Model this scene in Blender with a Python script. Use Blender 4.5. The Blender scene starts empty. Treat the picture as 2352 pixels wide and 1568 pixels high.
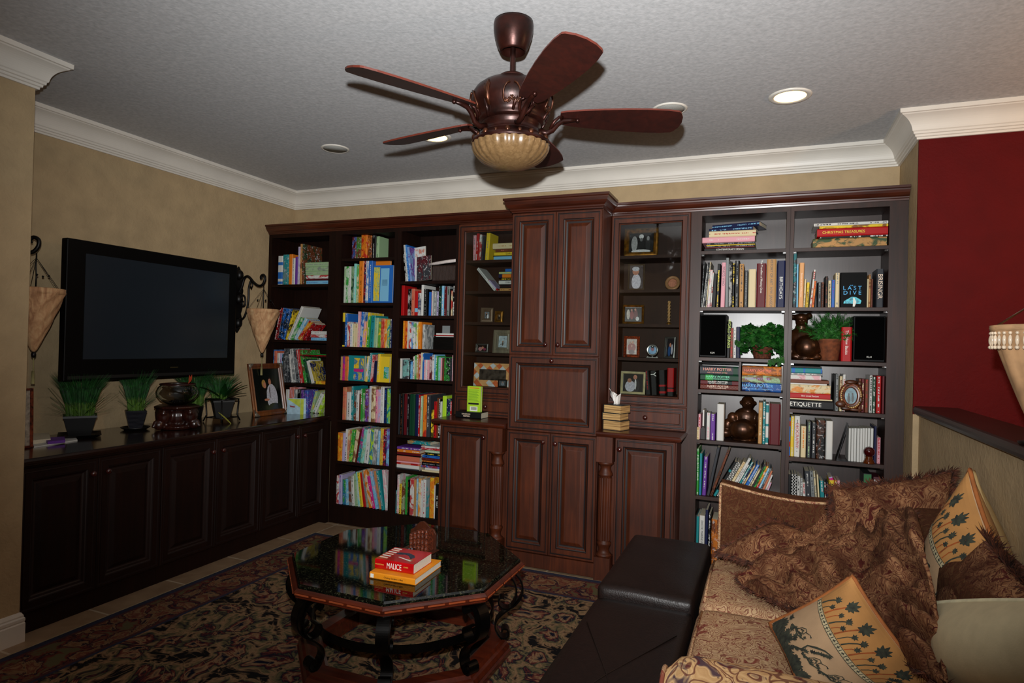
import bpy, math, random
from mathutils import Vector, Matrix
from math import sin, cos, pi, sqrt, atan2, atan, tan, radians, hypot
random.seed(11)
SC = bpy.context.scene
COL = SC.collection
V = Vector

# ---------------------------------------------------------------- camera of the photograph
CAM = V((3.9032, -4.3857, 1.4513)); YAW, PIT, ROL, FOC = 0.3874, 0.0057, -0.0259, 1433.7
_r0 = V((cos(YAW), sin(YAW), 0)); _f0 = V((-sin(YAW), cos(YAW), 0)); _z = V((0, 0, 1))
FWD = _f0 * cos(PIT) + _z * sin(PIT); _u0 = -_f0 * sin(PIT) + _z * cos(PIT)
RGT = _r0 * cos(ROL) - _u0 * sin(ROL); UPV = _r0 * sin(ROL) + _u0 * cos(ROL)

def at(u, v, ax, val):
    """room point that lies on the plane x|y|z = val where measured position (u, v) of the photograph falls"""
    d = FWD + RGT * ((u - 1176) / FOC) + UPV * ((784 - v) / FOC)
    i = 'xyz'.index(ax)
    return CAM + d * ((val - CAM[i]) / d[i])

# ---------------------------------------------------------------- materials
MATS = {}
def lin(c):
    return tuple((x / 12.92 if x <= .04045 else ((x + .055) / 1.055) ** 2.4) for x in c) + (1,)
class NT:
    def __init__(s, name):
        s.m = bpy.data.materials.new(name); s.m.use_nodes = True
        s.t = s.m.node_tree; s.n = s.t.nodes; s.b = s.n['Principled BSDF']
        s.tc = None
    def coord(s, kind='Object'):
        if s.tc is None: s.tc = s.n.new('ShaderNodeTexCoord')
        return s.tc.outputs[kind]
    def link(s, a, b): s.t.links.new(a, b)
    def node(s, typ, **kw):
        n = s.n.new(typ)
        for k, v in kw.items():
            if k.startswith('i_'):
                key = k[2:].replace('_', ' ')
                n.inputs[key].default_value = v
            else: setattr(n, k, v)
        return n
    def mapping(s, src, scale=(1, 1, 1), loc=(0, 0, 0), rot=(0, 0, 0)):
        n = s.node('ShaderNodeMapping'); n.inputs['Scale'].default_value = scale
        n.inputs['Location'].default_value = loc; n.inputs['Rotation'].default_value = rot
        s.link(src, n.inputs['Vector']); return n.outputs[0]
    def noise(s, vec, scale=5, detail=2, dist=0, rough=.5):
        n = s.node('ShaderNodeTexNoise'); n.inputs['Scale'].default_value = scale
        n.inputs['Detail'].default_value = detail; n.inputs['Distortion'].default_value = dist
        n.inputs['Roughness'].default_value = rough
        s.link(vec, n.inputs['Vector']); return n
    def voro(s, vec, scale=5, feature='F1'):
        n = s.node('ShaderNodeTexVoronoi', feature=feature); n.inputs['Scale'].default_value = scale
        s.link(vec, n.inputs['Vector']); return n
    def ramp(s, fac, stops, interp='LINEAR'):
        n = s.node('ShaderNodeValToRGB'); r = n.color_ramp; r.interpolation = interp
        while len(r.elements) < len(stops): r.elements.new(.5)
        for e, (p, c) in zip(r.elements, stops):
            e.position = p; e.color = c if len(c) == 4 else lin(c)
        s.link(fac, n.inputs[0]); return n.outputs[0]
    def mix(s, fac, a, b, mode='MIX'):
        n = s.node('ShaderNodeMix', data_type='RGBA', blend_type=mode)
        for sock, val in ((n.inputs[0], fac), (n.inputs[6], a), (n.inputs[7], b)):
            if isinstance(val, (int, float)): sock.default_value = val
            elif isinstance(val, tuple): sock.default_value = val if len(val) == 4 else lin(val)
            else: s.link(val, sock)
        return n.outputs[2]
    def math(s, op, a, b=None, c=None):
        n = s.node('ShaderNodeMath', operation=op)
        for i, v in enumerate((a, b, c)):
            if v is None: continue
            if isinstance(v, (int, float)): n.inputs[i].default_value = v
            else: s.link(v, n.inputs[i])
        return n.outputs[0]
    def bump(s, h, strength=.3, dist=.01):
        n = s.node('ShaderNodeBump'); n.inputs['Strength'].default_value = strength
        n.inputs['Distance'].default_value = dist
        s.link(h, n.inputs['Height']); s.link(n.outputs[0], s.b.inputs['Normal'])
    def base(s, c):
        if isinstance(c, tuple): s.b.inputs['Base Color'].default_value = c if len(c) == 4 else lin(c)
        else: s.link(c, s.b.inputs['Base Color'])
    def setp(s, rough=.5, metal=0, spec=.5, coat=0, coatr=.1):
        s.b.inputs['Roughness'].default_value = rough; s.b.inputs['Metallic'].default_value = metal
        s.b.inputs['Specular IOR Level'].default_value = spec
        s.b.inputs['Coat Weight'].default_value = coat; s.b.inputs['Coat Roughness'].default_value = coatr

def plain(name, c, rough=.5, metal=0, var=.08, scale=30, bump=0, bscale=None, coat=0, spec=.5, rand=0):
    if name in MATS: return MATS[name]
    t = NT(name)
    n = t.noise(t.coord(), scale, 3)
    a = tuple(max(0, x * (1 - var)) for x in c); b = tuple(min(1, x * (1 + var)) for x in c)
    t.base(t.ramp(n.outputs['Fac'], [(.3, a), (.7, b)]))
    t.setp(rough, metal, spec, coat)
    if bump:
        n2 = t.noise(t.coord(), bscale or scale * 4, 3)
        t.bump(n2.outputs['Fac'], bump, .004)
    MATS[name] = t.m
    return t.m

def wood(name, dark, light, rough=.35, coat=.3, coatr=.25, vertical=True, gs=1.0, spec=.5):
    if name in MATS: return MATS[name]
    t = NT(name)
    sc = (28 * gs, 28 * gs, 1.6 * gs) if vertical else (1.6 * gs, 28 * gs, 28 * gs)
    v = t.mapping(t.coord(), sc)
    n = t.noise(v, 1.6, 5, .6, .6)
    n2 = t.noise(t.coord(), 3.5, 2)
    f = t.math('ADD', t.math('MULTIPLY', n.outputs['Fac'], .6), t.math('MULTIPLY', n2.outputs['Fac'], .4))
    t.base(t.ramp(f, [(.34, dark), (.5, tuple((a + b) / 2 for a, b in zip(dark, light))), (.66, light)]))
    t.setp(rough, 0, spec, coat, coatr)
    t.bump(n.outputs['Fac'], .08, .002)
    MATS[name] = t.m
    return t.m

def emit(name, c, strength):
    if name in MATS: return MATS[name]
    t = NT(name); t.base(c if len(c) == 3 else c); t.b.inputs['Emission Color'].default_value = lin(c)
    t.b.inputs['Emission Strength'].default_value = strength
    MATS[name] = t.m; return t.m

# ---------------------------------------------------------------- mesh builder
class MB:
    def __init__(s): s.v = []; s.f = []; s.m = []; s.uv = {}; s.sm = []; s.T = None
    def add(s, vs, fs, mi=0, smooth=False):
        o = len(s.v)
        T = s.T
        s.v += [tuple(T @ V(p)) if T is not None else tuple(p) for p in vs]
        for f in fs: s.f.append(tuple(i + o for i in f)); s.m.append(mi); s.sm.append(smooth)
        return o
    def box(s, x0, x1, y0, y1, z0, z1, mi=0):
        if x0 > x1: x0, x1 = x1, x0
        if y0 > y1: y0, y1 = y1, y0
        if z0 > z1: z0, z1 = z1, z0
        vs = [(x0, y0, z0), (x1, y0, z0), (x1, y1, z0), (x0, y1, z0), (x0, y0, z1), (x1, y0, z1), (x1, y1, z1), (x0, y1, z1)]
        s.add(vs, [(0, 3, 2, 1), (4, 5, 6, 7), (0, 1, 5, 4), (1, 2, 6, 5), (2, 3, 7, 6), (3, 0, 4, 7)], mi); return s
    def prism(s, poly, z0, z1, mi=0, axis='z'):
        n = len(poly)
        def p(a, b, c): return (a, b, c) if axis == 'z' else ((a, c, b) if axis == 'y' else (c, a, b))
        vs = [p(x, y, z0) for x, y in poly] + [p(x, y, z1) for x, y in poly]
        s.add(vs, [tuple(range(n))[::-1], tuple(range(n, 2 * n))] + [(i, (i + 1) % n, n + (i + 1) % n, n + i) for i in range(n)], mi); return s
    def lathe(s, prof, seg=24, c=(0, 0, 0), mi=0, axis=None, rfun=None, smooth=True, caps=False):
        """prof [(r,z)...]; axis None = +z through c, else Matrix 3x3 rotation"""
        vs = []; R = axis
        for r, z in prof:
            for k in range(seg):
                a = 2 * pi * k / seg; rr = r * (rfun(a, z) if rfun else 1)
                p = V((rr * cos(a), rr * sin(a), z))
                if R is not None: p = R @ p
                vs.append((p.x + c[0], p.y + c[1], p.z + c[2]))
        fs = []
        for i in range(len(prof) - 1):
            for k in range(seg):
                a, b = i * seg + k, i * seg + (k + 1) % seg
                fs.append((a, b, b + seg, a + seg))
        if caps and prof[0][0] > 1e-5: fs.append(tuple(range(seg))[::-1])
        if caps and prof[-1][0] > 1e-5: fs.append(tuple(range((len(prof) - 1) * seg, len(prof) * seg)))
        s.add(vs, fs, mi, smooth); return s
    def tube(s, pts, r, seg=8, mi=0, flat=None, closed=False):
        """round tube, or flat strap when flat=(w,t,side vector)"""
        pts = [V(p) for p in pts]; n = len(pts); vs = []
        prev = None
        for i, p in enumerate(pts):
            a = pts[(i - 1) % n] if (closed or i > 0) else p; b = pts[(i + 1) % n] if (closed or i < n - 1) else p
            t = (b - a).normalized()
            rr = r[i] if isinstance(r, (list, tuple)) else r
            if flat:
                w, th, side = flat; sd = V(side).normalized(); nn = t.cross(sd).normalized()
                for q in (sd * w / 2 + nn * th / 2, -sd * w / 2 + nn * th / 2, -sd * w / 2 - nn * th / 2, sd * w / 2 - nn * th / 2): vs.append(tuple(p + q))
            else:
                if prev is None: prev = t.orthogonal().normalized()
                prev = (prev - t * prev.dot(t)).normalized(); bb = t.cross(prev)
                for k in range(seg):
                    an = 2 * pi * k / seg; vs.append(tuple(p + (prev * cos(an) + bb * sin(an)) * rr))
        sg = 4 if flat else seg; fs = []
        m = n if closed else n - 1
        for i in range(m):
            for k in range(sg):
                a, b = i * sg + k, i * sg + (k + 1) % sg; j = ((i + 1) % n) * sg
                fs.append((a, b, j + (k + 1) % sg, j + k))
        if not closed: fs += [tuple(range(sg))[::-1], tuple(range((n - 1) * sg, n * sg))]
        s.add(vs, fs, mi, not flat); return s
    def grid(s, fn, nu, nv, mi=0, smooth=True, closeu=False, uv=False):
        vs = []; us = []
        for j in range(nv + 1):
            for i in range(nu + 1):
                vs.append(tuple(fn(i / nu, j / nv))); us.append((i / nu, j / nv))
        w = nu + 1
        fs = [(j * w + i, j * w + i + 1, (j + 1) * w + i + 1, (j + 1) * w + i) for j in range(nv) for i in range(nu)]
        o = s.add(vs, fs, mi, smooth)
        for k, q in enumerate(us): s.uv[o + k] = q
        return s
    def sphere(s, c, r, seg=16, rings=10, mi=0, sc=(1, 1, 1)):
        pr = [(max(1e-6, sin(pi * i / rings)) * 1.0, -cos(pi * i / rings)) for i in range(rings + 1)]
        vs = []
        for a, z in pr:
            for k in range(seg):
                t = 2 * pi * k / seg; vs.append((c[0] + r * sc[0] * a * cos(t), c[1] + r * sc[1] * a * sin(t), c[2] + r * sc[2] * z))
        fs = [(i * seg + k, i * seg + (k + 1) % seg, (i + 1) * seg + (k + 1) % seg, (i + 1) * seg + k) for i in range(rings) for k in range(seg)]
        s.add(vs, fs, mi, True); return s
    def build(s, name, mats, parent=None, origin=None, local=False):
        """world-space verts -> object; parent (Empty or mesh without rotation) or origin sets where its base is"""
        me = bpy.data.meshes.new(name)
        if parent is not None and not local: o0 = V(parent['_o'])
        elif origin is not None: o0 = V(origin)
        else: o0 = V((0, 0, 0))
        me.from_pydata([(a - o0.x, b - o0.y, c - o0.z) for a, b, c in s.v], [], s.f)
        mats = mats if isinstance(mats, (list, tuple)) else [mats]
        for m in mats: me.materials.append(m)
        me.polygons.foreach_set('material_index', s.m)
        me.polygons.foreach_set('use_smooth', s.sm)
        if s.uv:
            l = me.uv_layers.new(name='UVMap')
            for lp in me.loops: l.data[lp.index].uv = s.uv.get(lp.vertex_index, (0, 0))
        me.update()
        ob = bpy.data.objects.new(name, me); COL.objects.link(ob)
        if parent is not None: ob.parent = parent
        elif origin is not None: ob.location = origin
        ob['_o'] = tuple(o0)
        return ob

def spl(pts, k=5):
    p = [V(q) for q in pts]; out = []
    for i in range(len(p) - 1):
        P0, P1, P2, P3 = p[max(0, i - 1)], p[i], p[i + 1], p[min(len(p) - 1, i + 2)]
        for j in range(k):
            f = j / k; out.append(.5 * ((2 * P1) + (P2 - P0) * f + (2 * P0 - 5 * P1 + 4 * P2 - P3) * f * f + (3 * P1 - P0 - 3 * P2 + P3) * f ** 3))
    return out + [p[-1]]

def tag(o, label, cat, group=None):
    o['label'] = label; o['category'] = cat
    if group: o['group'] = group
    return o
def thing(name, label, cat, loc, group=None):
    o = bpy.data.objects.new(name, None); COL.objects.link(o); o.location = loc; o['_o'] = tuple(loc)
    o.empty_display_size = .05
    return tag(o, label, cat, group)
def struct(mb, name, m):
    o = mb.build(name, m); o['kind'] = 'structure'; return o
def bevel(o, w=.004, seg=2, ang=40):
    b = o.modifiers.new('b', 'BEVEL'); b.width = w; b.segments = seg; b.limit_method = 'ANGLE'; b.angle_limit = radians(ang); return o
def subd(o, n=2):
    b = o.modifiers.new('s', 'SUBSURF'); b.levels = n; b.render_levels = n; return o

def sweep(path, prof, mb=None, mi=0, closed=False, smooth=False):
    """extrude profile [(out, z)] along a plan polyline, out to the right of travel, mitred"""
    mb = mb or MB(); n = len(path); vs = []
    for i, p in enumerate(path):
        p = V(p)
        a = V(path[(i - 1) % n]) if (closed or i > 0) else None
        b = V(path[(i + 1) % n]) if (closed or i < n - 1) else None
        d1 = (p - a).normalized() if a is not None else (b - p).normalized()
        d2 = (b - p).normalized() if b is not None else d1
        n1 = V((d1.y, -d1.x)); n2 = V((d2.y, -d2.x)); m = (n1 + n2) / (1 + n1.dot(n2))
        for o, z in prof: vs.append((p.x + m.x * o, p.y + m.y * o, z))
    k = len(prof); fs = []
    for i in range(n if closed else n - 1):
        j = (i + 1) % n
        for q in range(k - 1): fs.append((i * k + q, j * k + q, j * k + q + 1, i * k + q + 1))
    if not closed: fs += [tuple(range(k)), tuple(range((n - 1) * k, n * k))[::-1]]
    mb.add(vs, fs, mi, smooth); return mb

def text(parent, s, size, loc, rot, m, name='title', ext=.0004, sx=1, align='CENTER'):
    cu = bpy.data.curves.new(name, 'FONT'); cu.body = s; cu.size = size; cu.extrude = ext
    cu.align_x = align; cu.align_y = 'CENTER'; cu.space_character = 1.0
    cu.materials.append(m)
    tmp = bpy.data.objects.new(name, cu); me = bpy.data.meshes.new_from_object(tmp); me.name = name
    bpy.data.objects.remove(tmp); bpy.data.curves.remove(cu)
    o = bpy.data.objects.new(name, me); COL.objects.link(o)
    o.parent = parent
    M4 = rot.to_4x4(); M4.translation = V(loc)
    o.matrix_local = M4 @ Matrix.Diagonal((sx, 1, 1, 1))
    return o
def cols(x, y, z): return Matrix((x, y, z)).transposed()
R_FRONT = cols((1, 0, 0), (0, 0, 1), (0, -1, 0))         # reads along +x, faces -y
R_SPINE = cols((0, 0, -1), (1, 0, 0), (0, -1, 0))        # reads downwards, faces -y
R_SPINE_UP = cols((0, 0, 1), (-1, 0, 0), (0, -1, 0))
# ================================================================ materials of the room
W_ = 4.629; H_ = 2.74; ZC = 2.597
t = NT('ceiling_paint')
n = t.noise(t.coord(), 55, 4); t.base(t.ramp(n.outputs['Fac'], [(.3, (.72, .725, .73)), (.7, (.80, .80, .805))]))
t.setp(.85, 0, .2); n2 = t.noise(t.mapping(t.coord(), (1, 1, 1)), 38, 4, .8); t.bump(n2.outputs['Fac'], .16, .008); M_CEIL = t.m
def wallmat(name, c, b=.25, rough=.75, spec=.3, s=45):
    t = NT(name); n = t.noise(t.coord(), 8, 2)
    t.base(t.ramp(n.outputs['Fac'], [(.3, tuple(x * .96 for x in c)), (.7, tuple(min(1, x * 1.04) for x in c))]))
    t.setp(rough, 0, spec); n2 = t.noise(t.coord(), s, 4, .6); t.bump(n2.outputs['Fac'], b, .012); return t.m
M_TAN = wallmat('tan_wall_paint', (.69, .60, .46))
M_RED = wallmat('red_wall_paint', (.33, .035, .04), .3, .75, .15, 55)
M_WHITE = plain('white_trim_paint', (.86, .84, .80), .4, var=.02, scale=4)
# travertine tiles with pale grout
t = NT('travertine_tile'); co = t.mapping(t.coord(), (1, 1, 1), (.12, .33, 0))
br = t.node('ShaderNodeTexBrick'); br.offset = 0.0
for k, v in (('Scale', 1.0), ('Mortar Size', .006), ('Mortar Smooth', .1), ('Brick Width', .457), ('Row Height', .457)): br.inputs[k].default_value = v
br.inputs['Color1'].default_value = lin((.62, .50, .38)); br.inputs['Color2'].default_value = lin((.56, .46, .36)); br.inputs['Mortar'].default_value = lin((.80, .74, .64))
t.link(co, br.inputs['Vector']); n = t.noise(t.coord(), 9, 4, .5)
t.base(t.mix(.35, br.outputs['Color'], t.ramp(n.outputs['Fac'], [(.3, (.42, .33, .25)), (.7, (.70, .60, .48))]))); t.setp(.45); M_TILE = t.m

struct(MB().box(0, 9, -7, .0, -.05, 0), 'floor', M_TILE)
struct(MB().box(-.15, 9, -7, .15, H_, H_ + .1), 'ceiling', M_CEIL)
struct(MB().box(-.15, W_ + .001, 0, .15, 0, H_), 'wall_back', M_TAN)
struct(MB().box(-.15, 0, -7, .15, 0, H_), 'wall_left', M_TAN)
SX, SY = .69, -2.53
struct(MB().box(0, SX, -7, SY, 0, H_), 'wall_left_stub', M_TAN)
struct(MB().box(W_, W_ + .03, -.5001, .15, 0, H_), 'wall_right_return', M_TAN)
struct(MB().box(W_ + .0301, 9, -.5, 0.1, 0, H_), 'wall_red_core', M_TAN)
struct(MB().box(W_, 9, -.512, -.5001, 1.14, H_, 0), 'wall_right_red', M_RED)
struct(MB().box(W_, 4.7899, -.512, -.5001, 0, 1.1399), 'wall_right_lower', M_TAN)
struct(MB().box(4.79, 9, -.512, -.5001, 0, 1.1399), 'wall_right_red_lower', M_RED)
struct(MB().box(4.657, 4.79, -7, -.5125, 0, 1.14), 'wall_right_half', M_TAN)
struct(MB().box(9, 9.1, -7, .1, 0, H_), 'wall_far_right', M_TAN)
struct(MB().box(-.15, 9.1, -7.1, -7, 0, H_), 'wall_behind', M_TAN)
# crown moulding, one mitred run round the room
CP = [(0, ZC), (.012, ZC), (.013, 2.607), (.021, 2.610), (.022, 2.620), (.03, 2.623), (.031, 2.633), (.037, 2.638), (.0385, 2.646), (.0405, 2.655), (.044, 2.6645), (.0485, 2.6735), (.054, 2.682), (.0605, 2.6895), (.068, 2.6965), (.0765, 2.7025), (.085, 2.7075), (.092, 2.711), (.096, 2.716), (.105, 2.718), (.106, H_ - .0005), (0, H_ - .0005)]
struct(sweep([(SX, -7), (SX, SY), (0, SY), (0, 0), (W_, 0), (W_, -.512), (9, -.512)], CP), 'trim_1', M_WHITE)
BP = [(0, .0005), (.017, .0005), (.017, .088), (.014, .094), (.0165, .1), (.0165, .112), (.012, .118), (.012, .125), (.006, .137), (0, .14)]
struct(sweep([(SX, -7), (SX, SY), (SX - .02, SY)], BP), 'baseboard_left', M_WHITE)
# dark ledge cap on the half wall
M_LEDGE = wood('ledge_wood', (.10, .045, .035), (.15, .065, .05), .38, .2, .25, False, spec=.3)
lp = [(0, 1.1405), (.02, 1.1405), (.029, 1.146), (.031, 1.158), (.031, 1.168), (.027, 1.18), (.02, 1.185), (0, 1.185)]
o = sweep([(4.66, -.514), (4.66, -7)], [(-.0, 1.1405)] + lp[1:]); o.box(4.66, 4.83, -7, -.5135, 1.1405, 1.185)
tag(o.build('ledge_cap', M_LEDGE, origin=(4.7, -3.7, 1.14)), 'glossy dark wooden ledge capping the half wall under the red wall', 'ledge')

# ================================================================ rug
def rugmat(name, cols_, scale, lines=True, seed=0):
    t = NT(name); co = t.coord()
    w = t.noise(co, 2.2 * scale, 2, 0); wv = t.node('ShaderNodeVectorMath', operation='SCALE'); t.link(w.outputs['Color'], wv.inputs[0]); wv.inputs['Scale'].default_value = .28 / scale * 2
    ad = t.node('ShaderNodeVectorMath', operation='ADD'); t.link(co, ad.inputs[0]); t.link(wv.outputs[0], ad.inputs[1])
    v1 = t.voro(ad.outputs[0], 4.5 * scale); v2 = t.voro(ad.outputs[0], 13 * scale)
    n = t.noise(ad.outputs[0], 11 * scale, 4, 2.5)
    f = t.math('ADD', t.math('MULTIPLY', v1.outputs['Distance'], .9), t.math('MULTIPLY', n.outputs['Fac'], .55))
    f = t.math('SUBTRACT', f, t.math('MULTIPLY', v2.outputs['Distance'], .25))
    c = t.ramp(f, [(.22, cols_[0]), (.36, cols_[1]), (.44, cols_[2]), (.52, cols_[0]), (.60, cols_[3]), (.72, cols_[1]), (.85, cols_[4])])
    if lines:
        ww = t.node('ShaderNodeTexWave', wave_type='RINGS'); ww.inputs['Scale'].default_value = 1.1 * scale; ww.inputs['Distortion'].default_value = 9; ww.inputs['Detail'].default_value = 1.0; ww.inputs['Detail Scale'].default_value = 1.3
        t.link(co, ww.inputs['Vector'])
        m = t.ramp(ww.outputs['Fac'], [(.475, (0, 0, 0, 1)), (.5, (1, 1, 1, 1)), (.525, (0, 0, 0, 1))])
        c = t.mix(m, c, (.62, .50, .36))
    t.base(c); t.setp(.95, 0, .1)
    n3 = t.noise(co, 400, 2); t.bump(n3.outputs['Fac'], .3, .003); return t.m
NAVY = (.085, .09, .15); TAN = (.58, .45, .33); ROSE = (.40, .19, .16); OLV = (.36, .33, .23); DRK = (.10, .09, .09)
RM = [rugmat('rug_field', [NAVY, TAN, ROSE, OLV, DRK], 1.5), plain('rug_navy', (.10, .11, .20), .95, var=.25, scale=60), rugmat('rug_border', [(.52, .40, .29), ROSE, (.46, .34, .24), NAVY, OLV], 2.2, False), plain('rug_fringe_edge', (.62, .55, .42), .95), plain('rug_maroon', (.25, .09, .09), .95, var=.3, scale=80)]
rx0, rx1, ry0, ry1 = .80, 3.95, -6.2, -.588
mb = MB(); z0 = .001; z1 = .011
rings = [(0, 3), (.008, 1), (.045, 4), (.062, 2), (.30, 4), (.318, 1), (.335, 0)]
for i, (d, mi) in enumerate(rings):
    a = (rx0 + d, rx1 - d, ry0 + d, ry1 - d)
    if i == len(rings) - 1: mb.add([(a[0], a[2], z1), (a[1], a[2], z1), (a[1], a[3], z1), (a[0], a[3], z1)], [(0, 1, 2, 3)], mi); break
    e = rings[i + 1][0]; b = (rx0 + e, rx1 - e, ry0 + e, ry1 - e)
    za = z1
    P = [(a[0], a[2], za), (a[1], a[2], za), (a[1], a[3], za), (a[0], a[3], za), (b[0], b[2], z1), (b[1], b[2], z1), (b[1], b[3], z1), (b[0], b[3], z1)]
    mb.add(P, [(0, 1, 5, 4), (1, 2, 6, 5), (2, 3, 7, 6), (3, 0, 4, 7)], mi)
a = (rx0, rx1, ry0, ry1)
mb.add([(a[0], a[2], z0), (a[1], a[2], z0), (a[1], a[3], z0), (a[0], a[3], z0), (a[0], a[2], z1), (a[1], a[2], z1), (a[1], a[3], z1), (a[0], a[3], z1)], [(0, 1, 5, 4), (1, 2, 6, 5), (2, 3, 7, 6), (3, 0, 4, 7), (0, 3, 2, 1)], 3)
tag(mb.build('area_rug', RM, origin=(2.3, -3.4, 0)), 'floral area rug in navy, tan and rose with a navy edge stripe', 'rug')
# ================================================================ cabinetry
M_CHERRY = wood('cherry_wood', (.20, .08, .03), (.35, .155, .06), .52, .0, .3, spec=.35)
M_CHERRYH = wood('cherry_wood_across', (.17, .06, .028), (.33, .135, .06), .32, .3, .2, False)
M_INT = wood('cabinet_interior_wood', (.15, .085, .055), (.22, .13, .09), .6, 0, .3, spec=.2)
M_ESP = wood('espresso_wood', (.135, .065, .04), (.23, .12, .075), .5, .06, .3, spec=.38)
M_BACK = wood('espresso_back_panel', (.15, .095, .075), (.22, .145, .12), .36, .5, .3)
M_DKL = wood('dark_stained_wood', (.075, .03, .016), (.13, .055, .028), .6, .0, .3, spec=.15)
M_TOPL = wood('dark_counter_wood', (.10, .05, .035), (.16, .085, .06), .2, .6, .12, False)
M_GLAZE = plain('dark_groove_glaze', (.10, .035, .025), .5)
M_KNOB = plain('dark_cherry_knob', (.22, .07, .055), .22, coat=.8, var=.1)
M_CHROME = plain('chrome', (.8, .8, .8), .15, 1.0, var=.02)
t = NT('clear_glass'); t.base((.95, .97, .97)); t.b.inputs['Transmission Weight'].default_value = 1; t.setp(.01, 0, .5); t.b.inputs['IOR'].default_value = 1.45; M_GLASS = t.m
def winglass():
    m = bpy.data.materials.new('cabinet_glass'); m.use_nodes = True; n = m.node_tree.nodes; n.clear()
    o = n.new('ShaderNodeOutputMaterial'); tr = n.new('ShaderNodeBsdfTransparent'); g = n.new('ShaderNodeBsdfGlossy'); mx = n.new('ShaderNodeMixShader'); fr = n.new('ShaderNodeFresnel')
    tr.inputs[0].default_value = (.86, .88, .87, 1); g.inputs['Roughness'].default_value = .03; fr.inputs['IOR'].default_value = 1.5
    l = m.node_tree.links; l.new(fr.outputs[0], mx.inputs[0]); l.new(tr.outputs[0], mx.inputs[1]); l.new(g.outputs[0], mx.inputs[2]); l.new(mx.outputs[0], o.inputs[0]); return m
M_PANE = winglass()

def mapf(face, at_):
    """local (a across, b up, d outwards) -> room; 'S' faces -y at y=at_, 'E' faces +x at x=at_ (a = y)"""
    if face == 'S': return lambda a, b, d: (a, at_ - d, b)
    return lambda a, b, d: (at_ + d, a, b)
DOORP = [(0, 0, 0), (0, .019, 0), (.003, .022, 0), (.013, .022, 0), (.015, .018, 1), (.020, .018, 1), (.022, .022, 0), (.050, .022, 0), (.053, .016, 1), (.058, .014, 1), (.066, .006, 0), (.072, .004, 1), (.078, .004, 1), (.098, .014, 0), (.102, .015, 0)]
GLASP = [(0, 0, 0), (0, .019, 0), (.003, .022, 0), (.013, .022, 0), (.015, .018, 1), (.020, .018, 1), (.022, .022, 0), (.046, .022, 0), (.050, .016, 1), (.056, .012, 0), (.056, 0, 0)]
DRAWP = [(0, 0, 0), (0, .017, 0), (.003, .02, 0), (.011, .02, 0), (.013, .016, 1), (.018, .016, 1), (.020, .02, 0), (.032, .02, 0), (.034, .015, 1), (.038, .015, 1), (.042, .018, 0)]
def panel(mb, fn, a0, a1, b0, b1, prof, cap=True):
    vs = []; fs = []; ms = []
    for ins, d, g in prof:
        vs += [fn(a0 + ins, b0 + ins, d), fn(a1 - ins, b0 + ins, d), fn(a1 - ins, b1 - ins, d), fn(a0 + ins, b1 - ins, d)]
    for i in range(len(prof) - 1):
        for k in range(4): fs.append((i * 4 + k, i * 4 + (k + 1) % 4, i * 4 + 4 + (k + 1) % 4, i * 4 + 4 + k)); ms.append(prof[i + 1][2] if prof[i][2] or prof[i + 1][2] else 0)
    o = len(mb.v); mb.v += vs
    for f, m in zip(fs, ms): mb.f.append(tuple(i + o for i in f)); mb.m.append(m); mb.sm.append(False)
    if cap: mb.f.append(tuple(o + len(vs) - 4 + k for k in range(4))); mb.m.append(0); mb.sm.append(False)
KP = [(.0, 0), (.007, 0), (.007, .004), (.0055, .010), (.009, .014), (.0145, .019), (.0155, .025), (.012, .031), (.005, .034), (0.00001, .0345)]
def knob(parent, p, face, name='knob', m=None):
    R = cols((1, 0, 0), (0, 0, 1), (0, -1, 0)) if face == 'S' else cols((0, 1, 0), (0, 0, 1), (1, 0, 0))
    return MB().lathe(KP, 16, p, 0, R).build(name, m or M_KNOB, parent)
def door(parent, face, at_, a0, a1, b0, b1, kn=None, m=None, prof=None, name='door', d=.022):
    mb = MB(); panel(mb, mapf(face, at_), a0, a1, b0, b1, prof or DOORP)
    o = mb.build(name, [m or M_CHERRY, M_GLAZE], parent)
    if kn: knob_o = knob(o, mapf(face, at_)(kn[0], kn[1], d - .0005), face); knob_o.matrix_parent_inverse = Matrix()
    return o

YF = -.30   # face of the bookcases
def carcass(name, label, x0, x1, o0, o1, zb, zt, openings_z, m, mback, base=True, depth=.30, boards=None, cat='bookcase', shelf_m=None):
    """x0..x1 unit, o0..o1 opening; openings_z = shelf top heights (bottom board first)"""
    r = thing(name, label, cat, ((x0 + x1) / 2, -depth / 2, zb))
    e = .0006; mb = MB()
    yb = -.001; yf = -depth
    mb.box(x0 + e, o0 - .004, yf + .02, yb, zb, zt); mb.box(o1 + .004, x1 - e, yf + .02, yb, zb, zt)   # sides
    mb.box(o0 - .004, o1 + .004, yf + .02, yb, zt - .02, zt)
    mb.box(x0 + e, o0, yf, yf + .02, zb, zt, 0); mb.box(o1, x1 - e, yf, yf + .02, zb, zt, 0)             # stiles
    mb.box(o0, o1, yf, yf + .02, 2.296, zt)
    if base: mb.box(o0, o1, yf, yb, zb, openings_z[0] - .001)
    if x0 == 3.445: mb.box(3.4155, 3.4455, yf, yb, .001, .9295)
    mb.build('body', m, r)
    MB().box(o0 - .003, o1 + .003, -.012, -.0015, zb, zt - .02).build('back_panel', mback, r)
    for z in openings_z[(1 if base else 0):]:
        s = MB().box(o0 + .0006 - .004, o1 + .0034, yf + .004, -.0125, z - .022, z).build('shelf', shelf_m or m, r); bevel(s, .0015)
    if base:
        pass
    return r
Z_A = [1.09, 1.446, 1.906]; Z_B = [.151, .494, .822, 1.135, 1.404, 1.753, 2.105]; Z_C = [.143, .484, .746, 1.173, 1.403, 1.656, 1.916]
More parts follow.
